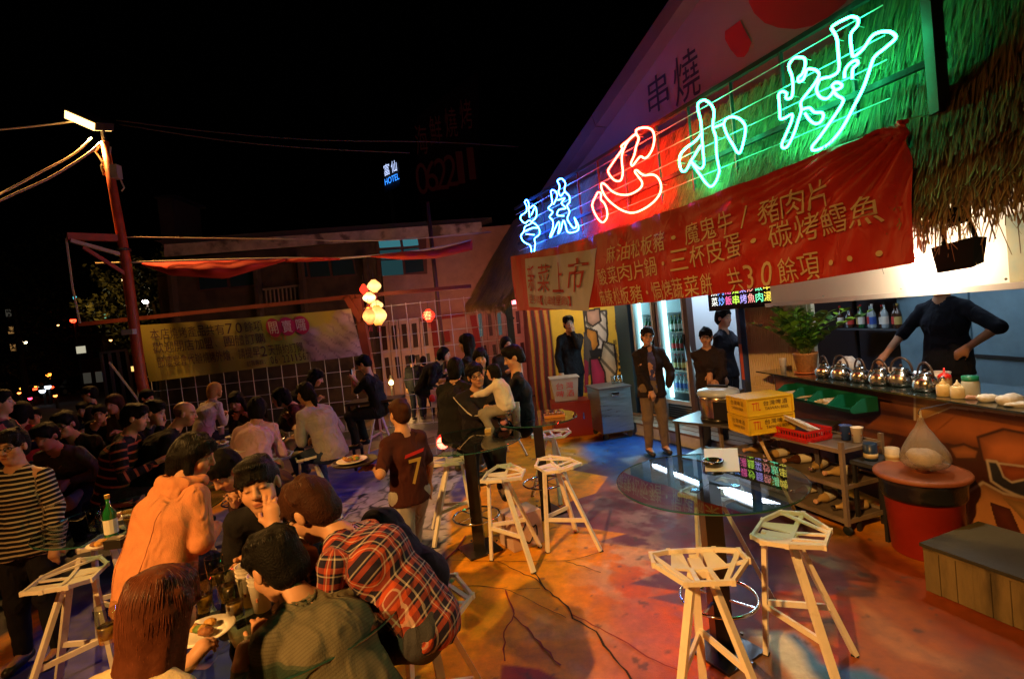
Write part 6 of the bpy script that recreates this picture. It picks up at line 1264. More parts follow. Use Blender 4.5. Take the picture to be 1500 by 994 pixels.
# white beer tub on red stand left of it
wc=D(842,590,8.1);wc=np.array([wc[0]-.15,8.05,0]);t=thing('beer_tub',wc+np.array([0,0,.58]),'white plastic beer tub with red characters beside the steel ice box','tub')
MB().add([wc+np.array([x*s,y*s,z]) for z,s in ((.58,.82),(.95,1.)) for x,y in ((-.22,-.17),(.22,-.17),(.22,.17),(-.22,.17))],[(3,2,1,0),(4,5,6,7),(0,1,5,4),(1,2,6,5),(2,3,7,6),(3,0,4,7)]).build('tub_body',mat('tub_white',(.36,.30,.25),.5,var=.1,vs=6),t);MB().box(wc+np.array([0,0,.955]),(.48,.38,.02)).build('tub_rim',MC['tub_white'],t)
lettering('tub_lettering',[(c_,-.15+.16*(i%2),.78-.13*(i//2),-.03+.16*(i%2),.89-.13*(i//2)) for i,c_ in enumerate('台灣啤酒')],rpr,t,lambda U,V:np.stack([wc[0]+U,wc[1]-.185+ (V*0)+(.9-V)*.08,V],1))
t=thing('red_cabinet',wc+np.array([.05,0,0]),'red painted low cabinet under the white beer tub','cabinet');MB().box(wc+np.array([.06,0,.29]),(.62,.42,.56)).build('cabinet_body',mat('cabinet_red',(.22,.018,.008),.4),t);MB().box(wc+np.array([.06,-.214,.29]),(.54,.008,.48)).build('cabinet_door',MC['cabinet_red'],t);MB().box(wc+np.array([.24,-.225,.33]),(.02,.02,.1)).build('door_handle',chrome,t)
# ================================================================ PEOPLE
class Field:
    def __init__(s,lo,hi,h,zones=()):
        s.ax=[]
        for a in range(3):
            v=[lo[a]];x=lo[a]
            while x<hi[a]:
                st=h
                for c,r,hf in zones:
                    if c[a]-r<=x<=c[a]+r: st=min(st,hf)
                    elif x<c[a]-r and x+st>c[a]-r: st=max(hf,min(st,c[a]-r-x+1e-4))
                x+=st;v.append(x)
            s.ax.append(np.array(v,np.float32))
        s.F=np.full([len(v) for v in s.ax],.3,np.float32);s.h=h
    def sl(s,lo,hi):
        return tuple(slice(max(0,int(np.searchsorted(s.ax[a],lo[a]))-1),int(np.searchsorted(s.ax[a],hi[a]))+1) for a in range(3))
    def sub_xyz(s,q): return s.ax[0][q[0]][:,None,None],s.ax[1][q[1]][None,:,None],s.ax[2][q[2]][None,None,:]
    def op(s,fn,lo,hi,k,mode):
        m=k+2.2*s.h;q=s.sl(np.array(lo)-m,np.array(hi)+m)
        if any(t.stop-t.start<=0 for t in q): return
        d=fn(*s.sub_xyz(q));A=s.F[q]
        if mode=='u':
            if k>0: hh=np.maximum(k-np.abs(A-d),0)/k;s.F[q]=np.minimum(A,d)-hh*hh*k*.25
            else: s.F[q]=np.minimum(A,d)
        else:
            if k>0: hh=np.maximum(k-np.abs(A+d),0)/k;s.F[q]=np.maximum(A,-d)+hh*hh*k*.25
            else: s.F[q]=np.maximum(A,-d)
    def cap(s,a,b,ra,rb,k=.02,side=None,sc_=1.,mode='u'):
        a=np.array(a,np.float32);b=np.array(b,np.float32);R_=max(ra,rb)*max(1,sc_)
        if side is not None: sv=np.array(side,np.float32);sv=sv/np.linalg.norm(sv)
        ab=b-a;L2=float(ab@ab)+1e-9
        def fn(x,y,z):
            x=x-a[0];y=y-a[1];z=z-a[2]
            if side is not None:
                t_=(x*sv[0]+y*sv[1]+z*sv[2])*(1-1/sc_);x=x-t_*sv[0];y=y-t_*sv[1];z=z-t_*sv[2]
            t=np.clip((x*ab[0]+y*ab[1]+z*ab[2])/L2,0,1)
            return np.sqrt((x-t*ab[0])**2+(y-t*ab[1])**2+(z-t*ab[2])**2)-(ra+(rb-ra)*t)
        s.op(fn,np.minimum(a,b)-R_,np.maximum(a,b)+R_,k,mode)
    def ell(s,c,r,k=.02,ax=None,mode='u'):
        c=np.array(c,np.float32);r=np.array(r,np.float32);A=np.eye(3) if ax is None else np.array(ax);R_=float(r.max())
        def fn(x,y,z):
            x=x-c[0];y=y-c[1];z=z-c[2];q=[(x*A[i][0]+y*A[i][1]+z*A[i][2])/r[i] for i in range(3)]
            k0=np.sqrt(q[0]**2+q[1]**2+q[2]**2);k1=np.sqrt((q[0]/r[0])**2+(q[1]/r[1])**2+(q[2]/r[2])**2)+1e-6
            return k0*(k0-1)/k1
        s.op(fn,c-R_,c+R_,k,mode)
    def plane(s,p,n): # keep the side n points to
        X,Y,Z=s.ax[0][:,None,None],s.ax[1][None,:,None],s.ax[2][None,None,:];s.F=np.maximum(s.F,-((X-p[0])*n[0]+(Y-p[1])*n[1]+(Z-p[2])*n[2]).astype(np.float32))
    def mesh(s):
        F=s.F;nx,ny,nz=F.shape;cn=(nx-1,ny-1,nz-1);ncell=cn[0]*cn[1]*cn[2];acc=[];cid=[];quads=[]
        ins=F<0
        for a in range(3):
            sl0=[slice(None)]*3;sl1=[slice(None)]*3;sl0[a]=slice(0,-1);sl1[a]=slice(1,None);m=ins[tuple(sl0)]!=ins[tuple(sl1)];I=np.array(np.nonzero(m)).T
            if len(I)==0: continue
            J=I.copy();J[:,a]+=1;f0=F[I[:,0],I[:,1],I[:,2]];f1=F[J[:,0],J[:,1],J[:,2]];t=f0/(f0-f1)
            P=np.stack([s.ax[k][I[:,k]] for k in range(3)],1);P[:,a]=s.ax[a][I[:,a]]*(1-t)+s.ax[a][J[:,a]]*t
            b,c=[(1,2),(2,0),(0,1)][a];ok=np.ones(len(I),bool)
            for d_ in (b,c): ok&=(I[:,d_]>0)&(I[:,d_]<cn[d_])
            I=I[ok];P=P[ok];f0=f0[ok];cs_=[]
            for db,dc in ((0,0),(-1,0),(-1,-1),(0,-1)):
                K=I.copy();K[:,b]+=db;K[:,c]+=dc;ci=(K[:,0]*cn[1]+K[:,1])*cn[2]+K[:,2];cs_.append(ci);acc.append(P);cid.append(ci)
            Q=np.stack(cs_,1);fl=f0>0;Q[fl]=Q[fl][:,::-1];quads.append(Q)
        if not quads: return np.zeros((0,3)),np.zeros((0,4),int)
        cid=np.concatenate(cid);acc=np.concatenate(acc);Q=np.concatenate(quads);u,inv=np.unique(cid,return_inverse=True);cnt_=np.bincount(inv)
        V=np.stack([np.bincount(inv,acc[:,k])/cnt_ for k in range(3)],1);return V,np.searchsorted(u,Q)[:,::-1]
def nrm(v): v=np.array(v,float);return v/(np.linalg.norm(v)+1e-9)
def fast_mesh(name,V,Q,mat_,parent,colors=None,gar=None,disp=None):
    if len(V)==0: return None
    n=None
    if disp is not None:
        e1=V[Q[:,2]]-V[Q[:,0]];e2=V[Q[:,3]]-V[Q[:,1]];fn=np.cross(e1,e2);N=np.zeros_like(V)
        for k in range(4): np.add.at(N,Q[:,k],fn)
        N/=np.linalg.norm(N,axis=1)[:,None]+1e-12;V=V+N*disp(V)[:,None]
    off=ROOT[parent.name];me=bpy.data.meshes.new(name);me.vertices.add(len(V));me.vertices.foreach_set('co',(V-off).astype(np.float32).ravel())
    me.loops.add(len(Q)*4);me.loops.foreach_set('vertex_index',Q.ravel().astype(np.int32));me.polygons.add(len(Q));me.polygons.foreach_set('loop_start',(np.arange(len(Q))*4).astype(np.int32));me.update(calc_edges=True)
    if colors is not None: set_col(me,colors(V))
    if gar is not None: a=me.attributes.new('gar','FLOAT_VECTOR','POINT');a.data.foreach_set('vector',gar(V).astype(np.float32).ravel())
    return link(name,me,mat_,parent,smooth=True)
skinm=mat('skin',rough=.5,attr='Col',var=.06,vs=30,spec=.4)
def cloth(name,col,rough=.85,bump=.35,var=.15): return mat('cloth_'+name,col,rough,var=var,vs=14,bump=bump,bs=180,spec=.2,fold=.9)
def pattern_mat(name,kind,c0,c1,c2=(.6,.55,.5),per=.036,duty=.42):
    if name in MC: return MC[name]
    m=mat(name,c0,.85,bump=.3,bs=200,spec=.2,fold=.8);nt=m.node_tree;N=nt.nodes;L=nt.links;b=N['Principled BSDF'];at=N.new('ShaderNodeAttribute');at.attribute_name='gar';sp=N.new('ShaderNodeSeparateXYZ');L.new(at.outputs['Vector'],sp.inputs[0])
    def M_(op,a,bv=None,cv=None):
        n=N.new('ShaderNodeMath');n.operation=op
        for i,v in enumerate((a,bv,cv)):
            if v is None: continue
            if hasattr(v,'links') or hasattr(v,'is_linked'): L.new(v,n.inputs[i])
            else: n.inputs[i].default_value=v
        return n.outputs[0]
    def band(src,p,lo,hi): f=M_('FRACT',M_('DIVIDE',src,p));return M_('MULTIPLY',M_('GREATER_THAN',f,lo),M_('LESS_THAN',f,hi))
    def mix(f,a,bc):
        n=N.new('ShaderNodeMix');n.data_type='RGBA';L.new(f,n.inputs[0])
        if isinstance(a,tuple): n.inputs[6].default_value=(*a,1)
        else: L.new(a,n.inputs[6])
        n.inputs[7].default_value=(*bc,1);return n.outputs[2]
    if kind=='stripe': col=mix(band(sp.outputs[1],per,0,duty),c0,c1)
    elif kind=='plaid':
        bu=band(sp.outputs[0],per,.18,.52);bv_=band(sp.outputs[1],per,.18,.52);r_=M_('MULTIPLY',M_('ADD',bu,bv_),.48);wu=band(sp.outputs[0],per,.66,.76);wv=band(sp.outputs[1],per,.66,.76);wu2=band(sp.outputs[0],per,.30,.36);w2=M_('MULTIPLY',M_('ADD',M_('ADD',wu,wv),wu2),.42)
        col=mix(w2,mix(r_,c0,c1),c2)
    elif kind=='knit': col=mix(M_('MULTIPLY',band(sp.outputs[1],.011,0,.35),.45),c0,c1)
    L.new(col,b.inputs['Base Color']);return m
HAIRC={'black':(.006,.005,.0045),'brown':(.045,.016,.009),'red':(.10,.028,.012),'blond':(.40,.20,.06)}
def strandmat(c):
    nm='strand_'+c
    if nm in MC: return MC[nm]
    m=mat(nm,HAIRC[c],.35,spec=.45);nt=m.node_tree;hi=nt.nodes.new('ShaderNodeHairInfo');mr=nt.nodes.new('ShaderNodeMapRange');mr.inputs[3].default_value=.3;mr.inputs[4].default_value=2.6;nt.links.new(hi.outputs['Random'],mr.inputs[0])
    vm=nt.nodes.new('ShaderNodeVectorMath');vm.operation='SCALE';vm.inputs[0].default_value=HAIRC[c];nt.links.new(mr.outputs[0],vm.inputs['Scale']);nt.links.new(vm.outputs[0],nt.nodes['Principled BSDF'].inputs['Base Color']);return m
def hairmat(c):
    return mat('hair_'+c,HAIRC[c],.6,var=.25,vs=30,bump=.5 if c!='red' else .12,bs=140,spec=.1)
DET={'hero':(.015,.0046,.0105,.017,.0075,.0065),'mid':(.021,.0085,.015,.022,.011,.010),'far':(.026,.013,.021,.028,.015,.016)}
SKIN=(.52,.27,.155)
PN=[0]
def person(label,head,Y,yaw,hz=None,look=(0,0,0),lean=None,side=0,arms=('table','table'),legs='sit',s=None,top=None,bot=None,hair='short',hc='black',det='mid',skin=SKIN,glasses=False,grp=None,face='open',name='person',fold=1.,shoes=(.03,.025,.02),extra=None,floor=0.,hk=1.):
    """head: pixel or point; yaw 0 faces away from the camera, 180 towards it; look: extra yaw, pitch (down +), roll of the head"""
    PN[0]+=1;Hc=D(*head,Y) if len(head)==2 else np.array(head,float)
    yw=R(yaw);f=np.array([math.sin(yw),math.cos(yw),0]);r=np.array([math.cos(yw),-math.sin(yw),0]);up=np.array([0,0,1.])
    stand=hz is None
    if stand:
        if s is None: s=(Hc[2]-floor)/1.62
        hz=Hc[2]-.70*s if lean is None else Hc[2]-.70*s*math.cos(R(lean));th=0 if lean is None else R(lean)
    else:
        s=s or 1.;th=math.acos(min(1,max(.25,(Hc[2]-hz)/(.70*s)))) if lean is None else R(lean)
    ld=f*math.cos(R(side))+r*math.sin(R(side));sd_=up*math.cos(th)+ld*math.sin(th)
    hip=Hc-sd_*.70*s+np.array([0,0,0]);hip=np.array([Hc[0]-ld[0]*math.sin(th)*.70*s-f[0]*.02,Hc[1]-ld[1]*math.sin(th)*.70*s-f[1]*.02,Hc[2]-math.cos(th)*.70*s])
    if not stand: hip[2]=max(hip[2],hz)
    rr=nrm(r-sd_*(r@sd_));ff=np.cross(sd_,rr) if np.cross(sd_,rr)@f>0 else -np.cross(sd_,rr)
    neck=hip+sd_*.525*s;chest=hip+sd_*.345*s-ff*(.01+.05*math.sin(th))*s;waist=hip+sd_*.15*s-ff*.02*s
    # head frame
    hy=yw+R(look[0]);pt=R(look[1])+th*.25;hf=np.array([math.sin(hy)*math.cos(pt),math.cos(hy)*math.cos(pt),-math.sin(pt)]);hr=np.array([math.cos(hy),-math.sin(hy),0]);hu=np.cross(hr,hf);ro=R(look[2]);hr,hu=hr*math.cos(ro)+hu*math.sin(ro),hu*math.cos(ro)-hr*math.sin(ro)
    HA=np.array([hr,hf,hu]);hs=(s if s>.75 else s*1.25)*hk
    def hl(x,y,z): return Hc+(hr*x+hf*y+hu*z)*hs
    shl=[neck-sd_*.065*s-rr*.158*s,neck-sd_*.065*s+rr*.158*s]
    base=np.array([hip[0],hip[1],0.]);T=thing(name,base,label,'person' if s>.7 else 'child',grp)
    # arms
    A=[]
    for i in (0,1):
        sp=arms[i];sg=-1 if i==0 else 1;S_=shl[i];u_=.275*s;fo=.25*s
        hint=rr*sg*.28-up*.9-f*.2
        if sp=='table': tgt=hip+r*sg*.10+f*.40+up*(.24)
        elif sp=='down': tgt=S_-up*.50*s+rr*sg*.07+f*.07
        elif sp=='pocket': tgt=S_-up*.46*s+rr*sg*.05+f*.10;hint=rr*sg*1.-f*.4
        elif sp=='lap': tgt=hip+r*sg*.06+f*.28+up*.12
        elif sp=='chin': tgt=hl(sg*.03,.08,-.12)-up*.02+f*.02;hint=-up+rr*sg*.3+f*.3
        else:
            tgt=np.array(sp[:3],float)
            if len(sp)>3: hint=np.array(sp[3],float)
        d=tgt-S_;L_=np.linalg.norm(d);mx=(u_+fo)*.985
        if L_>mx: tgt=S_+d/L_*mx;L_=mx;d=tgt-S_
        a_=(u_**2-fo**2+L_**2)/(2*L_);h_=math.sqrt(max(0,u_**2-a_**2));dn_=d/L_;hn=nrm(hint-dn_*(hint@dn_));E=S_+dn_*a_+hn*h_
        hd=nrm(tgt-E)
        if sp=='chin': hd=nrm(hl(sg*.055,.05,.0)-tgt)
        if isinstance(sp,tuple) and len(sp)>4: hd=nrm(np.array(sp[4],float))
        A.append((S_,E,tgt,hd,sp))
    # legs
    Lg=[]
    for i in (0,1):
        sg=-1 if i==0 else 1;hj=hip+r*sg*.085*s-up*.03
        if legs=='sit': kn=hj+f*.42*s+r*sg*.05-up*.02;ft=kn-up*min(.43*s,max(.2,kn[2]-.25-0*sg))-f*.08
        elif legs=='stand': ft=np.array([hj[0],hj[1],floor+.08*s])+r*sg*.03+f*(.0);kn=(hj+ft)/2+f*.02
        elif legs=='walk': ft=np.array([hj[0],hj[1],floor+.08*s])+f*(.22*sg)*s;kn=(hj+ft)/2+f*.06
        else: kn,ft=[np.array(v) for v in legs[i]]
        Lg.append((hj,kn,ft))
    ch,cf,ct,cb,chh,chand=DET[det]
    pts=[Hc+up*.2,hip]+[a[2]+a[3]*.2 for a in A]+[a[1] for a in A]+[q for l in Lg for q in l[1:]]+shl
    lo=np.min(pts,0)-.22*s-.03;hi=np.max(pts,0)+.22*s;lo[2]=max(lo[2],floor-.02)
    zones=[(hl(0,.02,-.01),.135*hs,cf)]
    if det=='hero' or extra=='hands': zones+=[(a[2]+a[3]*.07,.10*s,chand) for a in A if a[4] not in ('pocket','down')]
    B=Field(lo,hi,ch,zones)
    def torso(F_,g,k=.05):
        F_.cap(hip+up*.0,waist,.112*s+g,.096*s+g,k,rr,1.33);F_.cap(waist,chest,.096*s+g,.112*s+g,k,rr,1.33);F_.cap(chest,neck-sd_*.06*s,.112*s+g,.06*s+g,k,rr,1.4)
        F_.cap(shl[0],shl[1],.046*s+g,.046*s+g,.04)
        for e in shl: F_.cap(e+sd_*.01*s,neck+sd_*.015*s,.040*s+g*.8,.046*s+g*.6,.03)
    def arm(F_,a,g,upto=1.,k=.025):
        S_,E,W=a[0],a[1],a[2];F_.cap(S_,E,.047*s+g,.039*s+g,k);
        if upto>0: W2=E+(W-E)*upto;F_.cap(E,W2,.039*s+g,.039*s+(.026-.039)*s*upto+g,k)
    def leg(F_,l,g,upto=1.,k=.03):
        F_.cap(l[0],l[1],.085*s+g,.058*s+g,k);F_.cap(l[1],l[1]+(l[2]-l[1])*upto,.056*s+g,(.056+(.036-.056)*upto)*s+g,k)
    torso(B,0)
    for a in A: arm(B,a,0)
    for l in Lg: leg(B,l,-.002)
    for l in Lg: B.cap(l[2],l[2]+f*.13*s-up*.03*s,.036*s,.028*s,.03)
    # hands: palm, four unequal fingers, thumb from the side of the palm
    for i,a in enumerate(A):
        if a[4]=='pocket': continue
        sg=-1 if i==0 else 1;W=a[2];hd=a[3];
        pn=nrm(np.cross(hd,rr*1.0+up*.15)) if abs(hd@rr)<.85 else nrm(np.cross(hd,f))
        if pn[2]>0: pn=-pn      # palm normal looks down
        if a[4]=='chin': pn=nrm(hl(0,.04,-.03)-a[2]);pn=nrm(pn-hd*(pn@hd))
        lat=np.cross(hd,pn);q=s*(1 if det!='far' else 1.12);thick=1. if det!='far' else 1.5
        B.cap(W,W+hd*.075*q,.026*q,.030*q,.015,lat,1.25)
        ln=(.062,.072,.068,.052)
        for j in range(4):
            off_=(j-1.5)*.0195*q*sg;k0=W+hd*(.082-.004*abs(j-1.5))*q+lat*off_;cu=.35+.18*j+(.3 if a[4] in('table','lap') else 0);d1=nrm(hd*math.cos(cu*.6)+pn*math.sin(cu*.6));m1=k0+d1*ln[j]*.5*q;d2=nrm(hd*math.cos(cu*1.7)+pn*math.sin(cu*1.7));m2=m1+d2*ln[j]*.5*q
            B.cap(k0,m1,.0092*q*thick,.0085*q*thick,.006);B.cap(m1,m2,.0083*q*thick,.0072*q*thick,.004)
        t0=W+hd*.022*q-lat*sg*.026*q;t1=t0+nrm(hd*.7-lat*sg*.75+pn*.35)*.035*q;t2=t1+nrm(hd*.95-lat*sg*.2+pn*.4)*.03*q;B.cap(t0,t1,.0125*q*thick,.0105*q*thick,.012);B.cap(t1,t2,.0100*q*thick,.0085*q*thick,.005)
    # head
    B.cap(neck-sd_*.03*s,hl(0,-.02,-.05),.056*s,.050*s,.03)
    B.ell(hl(0,-.012,.035),np.array([.076,.094,.083])*hs,.02,HA);B.ell(hl(0,.028,-.045),np.array([.056,.060,.070])*hs,.035,HA);B.ell(hl(0,.055,-.092),np.array([.026,.022,.018])*hs,.025,HA)
    if det!='far':
        for e in (-1,1): B.ell(hl(e*.037,.052,-.028),np.array([.028,.026,.028])*hs,.02,HA)
        B.cap(hl(-.034,.071,.031),hl(.034,.071,.031),.013*hs,.013*hs,.015)
        for e in (-1,1): B.ell(hl(e*.031,.096,.010),np.array([.019,.014,.012])*hs,.010,HA,'s');B.ell(hl(e*.031,.0715,.009),np.array([.0135,.0135,.0125])*hs,.004,HA)
        B.cap(hl(0,.083,.018),hl(0,.104,-.020),.0085*hs,.0125*hs,.012)
        for e in (-1,1): B.ell(hl(e*.0125,.095,-.024),np.array([.008,.010,.008])*hs,.006,HA)
        B.cap(hl(-.018,.084,-.053),hl(.018,.084,-.053),.0065*hs,.0065*hs,.006);B.cap(hl(-.014,.083,-.0645),hl(.014,.083,-.0645),.0075*hs,.0075*hs,.006)
        B.cap(hl(-.019,.096,-.0585),hl(.019,.096,-.0585),.0045*hs,.0045*hs,.003,mode='s')
    else: B.cap(hl(0,.083,.018),hl(0,.10,-.020),.010*hs,.014*hs,.015)
    for e in (-1,1): B.ell(hl(e*.078,-.006,-.002),np.array([.011,.019,.031])*hs,.008,HA)
    V,Q=B.mesh()
    hcv=np.array(HAIRC[hc if hair!='bald' else 'black']);sk=np.array(skin)
    def skc(V):
        q=(V-Hc)@HA.T/hs;c=np.tile(sk,(len(V),1));c*=(1+.07*vnoise(V,9,PN[0]%7))[:,None]
        x=np.abs(q[:,0]);y=q[:,1];z=q[:,2];fr=y>.045
        def pa(m,col,w_=1.):
            nonlocal c
            m=(np.clip(m,0,1)*fr*w_)[:,None];c=c*(1-m)+np.array(col)*m
        pa(1.3-np.hypot((x-.0)/.024,(z+.059)/.013),(.36,.08,.06),.8)
        pa(1.4-np.hypot(x/.021,(z+.0588)/.003),(.10,.02,.015),.9)
        pa(1.5-np.hypot((x-.033)/.024,(z-.034-.10*(.033-x)*0+.25*(x-.033)**2*20)/.006),(.03,.018,.012),.9)
        if face=='closed': pa(1.6-np.hypot((x-.031)/.017,(z-.004)/.0028),(.05,.02,.015),.95)
        else:
            pa(1.5-np.hypot((x-.031)/.018,(z-.010)/.0075),(.50,.45,.40),.9);pa(1.6-np.hypot((x-.031)/.0065,(z-.0095)/.0062),(.01,.007,.006),1);pa(1.5-np.hypot((x-.031)/.0185,(z-.0160)/.0022),(.03,.015,.01),.9)
        pa(1.2-np.hypot((x-.012)/.005,(z+.034)/.004),(.12,.04,.03),.7)
        ck=np.exp(-((x-.045)**2+(z+.02)**2)/.0006)*fr;c[:,0]*=1+.12*ck;c[:,2]*=1-.1*ck
        sc2=(z>.03)&(y<.03) if hair!='bald' else (z<.045)&(y<-.02)&(z>-.03);c[sc2]=c[sc2]*.25+hcv*.75
        return c
    fast_mesh('body',V,Q,skinm,T,colors=skc)
    # ---- clothes
    top=top or {};tk=top.get('kind','shirt');g={'tee':.008,'shirt':.010,'jacket':.018,'coat':.020,'sweater':.013}[tk];ct_=ct
    C=Field(lo-.02,hi+.02,ct_,())
    torso(C,g,.05)
    hem={'tee':.06,'shirt':.08,'jacket':.10,'coat':.22,'sweater':.08}[tk]*s
    C.cap(hip-up*(hem if stand else hem*.35)+(0 if stand else -f*.02),waist,(.118+(.014 if stand else 0))*s+g,.10*s+g,.04,rr,1.34)
    if tk=='coat': C.cap(chest-sd_*.04*s,hip-up*.17*s-f*.01,.105*s+g,.158*s+g,.05,rr,1.42)
    if tk=='coat' and not stand: C.cap(hip-f*.06-up*.14,hip,.11*s,.12*s+g,.06,rr,1.5)
    slv={'tee':0,'shirt':.9,'jacket':.93,'coat':.95,'sweater':.92}[tk];slv=top.get('sleeve',slv)
    for a in A:
        if tk=='tee' and 'sleeve' not in top: E2=a[0]+(a[1]-a[0])*.80;C.cap(a[0],E2,.046*s+g,.047*s+g,.03)
        else: arm(C,a,g,slv,.014)
    if top.get('collar'):
        for k in range(12):
            a1=k/12*6.28;C.ell(neck+sd_*(.035+.0*k)*s+(rr*math.cos(a1)*.068+ff*math.sin(a1)*.062)*s,np.array([.022,.022,.026])*s,.015)
    C.cap(neck-sd_*.02*s,hl(0,0,.1),.060*s,.075*s,.008,mode='s')
    if not stand: C.plane(hip-up*(.16 if tk=='coat' else .075)*s,up)
    else: C.plane(hip-up*(hem+.02),up)
    if top.get('open'): C.cap(neck+ff*.10*s,hip+ff*.150*s-up*.1,.050*s,.050*s,.004,mode='s')
    V,Q=C.mesh();amp=(.0115 if det=='hero' else .008)*fold*(.5 if tk=='tee' else 1.);sd=PN[0]%6
    def dsp(V):
        q=V-neck;v=q@sd_;u=q@rr;w2=q@ff
        if tk=='coat': return .0065*(vnoise(np.stack([u*1.5,w2*1.5,v*.22],1),13,sd)-1.1*np.abs(vnoise(np.stack([u*1.2+v*.5,w2,v*.3],1),15,sd+2))+.5*vnoise(np.stack([u*.5,w2*.5,v],1),26,1)*np.clip(-v*3,0,1))
        P=np.stack([u*1.,w2*1.,v*.55],1);n1=vnoise(P,13,sd);n2=vnoise(P+.3,27,sd+2);n3=vnoise(np.stack([u*.7+v*.6,w2,v-u*.4],1),22,sd+4)
        n4=np.abs(vnoise(np.stack([u*.6+v,w2*.8,v*.5-u],1),17,sd+1));return np.maximum(amp*(n1*.8-np.abs(n2)*.7+n3*.5+.3-1.1*np.clip(.3-n4,0,1)),-g*.5)
    def garf(V):
        q=V-neck;u=q@rr;v=q@sd_;w2=q@ff;ou=u+ .5*w2;ov=v.copy()
        for a in A:
            for p0,p1 in ((a[0],a[1]),(a[1],a[2])):
                ab=p1-p0;L_=np.linalg.norm(ab);t=((V-p0)@ab)/L_;tt=np.clip(t,0,L_);dd=np.linalg.norm(V-p0-tt[:,None]*ab/L_,axis=1);m=(dd<.078*s)&(np.abs(u)>.15*s);ov=np.where(m,t+(0 if p0 is a[0] else .02),ov);sx=nrm(np.cross(ab,up+.01));ou=np.where(m,np.arctan2((V-p0)@sx,(V-p0)@np.cross(ab/L_,sx))*.05,ou)
        return np.stack([ou+5,ov+5,w2],1)
    tm=top.get('mat') or cloth('%.3f_%.3f_%.3f'%tuple(top.get('col',(.02,.02,.022))),top.get('col',(.02,.02,.022)))
    to=fast_mesh({'tee':'t_shirt','shirt':'shirt','jacket':'jacket','coat':'coat','sweater':'sweater'}[tk],V,Q,tm,T,disp=dsp,gar=garf if top.get('mat') else None)
    if top.get('hood'):
        Hd=Field(neck-.25,neck+.25,.009);Hd.ell(neck-ff*.085*s-sd_*.075*s,np.array([.125,.042,.105])*s,.03,[rr,ff,sd_])
        for k in range(15):
            a1=-2.0+4.0*k/14;Hd.ell(neck-ff*(.0+.105*math.cos(a1))*s+rr*.128*math.sin(a1)*s+sd_*(.03-.03*math.cos(a1))*s,np.array([.034,.030,.036])*s,.025)
        Hd.ell(neck-ff*.055*s+sd_*.02*s,np.array([.085,.055,.05])*s,.02,[rr,ff,sd_],'s');V,Q=Hd.mesh();fast_mesh('hood',V,Q,tm,T,disp=lambda V:.004*(vnoise(V,20,2)-np.abs(vnoise(V,34,1))))
    if top.get('under') is not None and tk in('jacket','coat'):
        U_=Field(lo,hi,.016);torso(U_,.008);U_.cap(neck-sd_*.02*s,hl(0,0,.1),.058*s,.075*s,.005,mode='s');U_.plane(hip-up*.02,up);V,Q=U_.mesh();fast_mesh('undershirt',V,Q,top['under'] if not isinstance(top['under'],tuple) else cloth('u%.3f_%.3f'%top['under'][:2],top['under']),T,disp=dsp)
    if top.get('stripe_arm') is not None:
        a=A[top['stripe_arm']];sg=-1 if top['stripe_arm']==0 else 1;o_=nrm(rr*sg+.1*up)
        for dz_ in (0,.018):
            P=[a[0]+o_*.085+up*.02,a[0]+(a[1]-a[0])*.5+o_*.073,a[1]+o_*.060,a[1]+(a[2]-a[1])*.5+o_*.050,a[2]+o_*.035];MB().tube(smooth_path([p+ff*dz_ for p in P],False),.0045,5).build('sleeve_stripe',cloth('stripe_white',(.6,.55,.5)),T)
    bot=bot or {};bc_=bot.get('col',(.018,.018,.024));Tr=Field(lo-.01,hi,cb)
    Tr.cap(hip,waist-sd_*.05,.118*s+.008,.108*s+.006,.04,rr,1.36)
    for l in Lg: leg(Tr,l,.014,.93)
    if bot.get('skirt'): Tr.cap(hip,hip-up*.3,.14*s,.2*s,.05)
    Tr.plane(waist,-sd_);V,Q=Tr.mesh()
    fast_mesh('trousers',V,Q,cloth('b%.3f_%.3f_%.3f'%bc_,bc_,bump=.4),T,disp=lambda V:.005*(vnoise(V,16,3)-np.abs(vnoise(V,30,5))*.6))
    for l in Lg:
        Sh=Field(l[2]-np.array([.2,.2,.13])*s,l[2]+np.array([.22,.22,.09])*s,max(.010,cb*.6));Sh.cap(l[2]-up*.02*s-f*.03*s,l[2]+f*.15*s-up*.045*s,.044*s,.036*s,.03);Sh.plane(l[2]-up*.085*s,up);V,Q=Sh.mesh();fast_mesh('shoe',V,Q,mat('shoe%.2f'%shoes[0],shoes,.4),T)
    # ---- hair
    if hair!='bald':
        Hf=Field(hl(0,0,0)-np.array([.24,.24,.24])*hs-np.array([0,0,.32 if hair in('long','pony','veil') else 0]),hl(0,0,0)+.2*hs,chh)
        Hf.ell(hl(0,-.018,.045),np.array([.089,.106,.094])*hs,.0,HA);Hf.ell(hl(0,-.052,-.015),np.array([.080,.066,.082])*hs,.03,HA)
        if hair in ('short','fringe'): Hf.ell(hl(.01,.035,.105),np.array([.065,.058,.030])*hs,.03,HA)
        dn=nrm(-up*.45-sd_*.65-ff*.10) if hair in('long','veil') else nrm(-up*.9-hu*.25-ff*.15)
        if hair=='long' or hair=='veil':
            for e in (-.06,-.03,0,.03,.06): Hf.cap(hl(e*1.05,-.055 if abs(e)<.05 else -.03,.0),hl(e*1.3,-.065 if abs(e)<.05 else -.035,-.02)+dn*(.25 if hair=='long' else .17)*hs,.036*hs,.024*hs,.025)
            for e in (-1,1): Hf.cap(hl(e*.073,.0,.03),hl(e*.078,.015,-.02)+dn*.16*hs,.028*hs,.018*hs,.02)
        if hair=='bob':
            for e in (-1,1): Hf.cap(hl(e*.068,-.005,.03),hl(e*.07,.012,-.075),.030*hs,.026*hs,.02)
            Hf.cap(hl(0,-.07,0),hl(0,-.075,-.085),.06*hs,.05*hs,.03,hr,1.3)
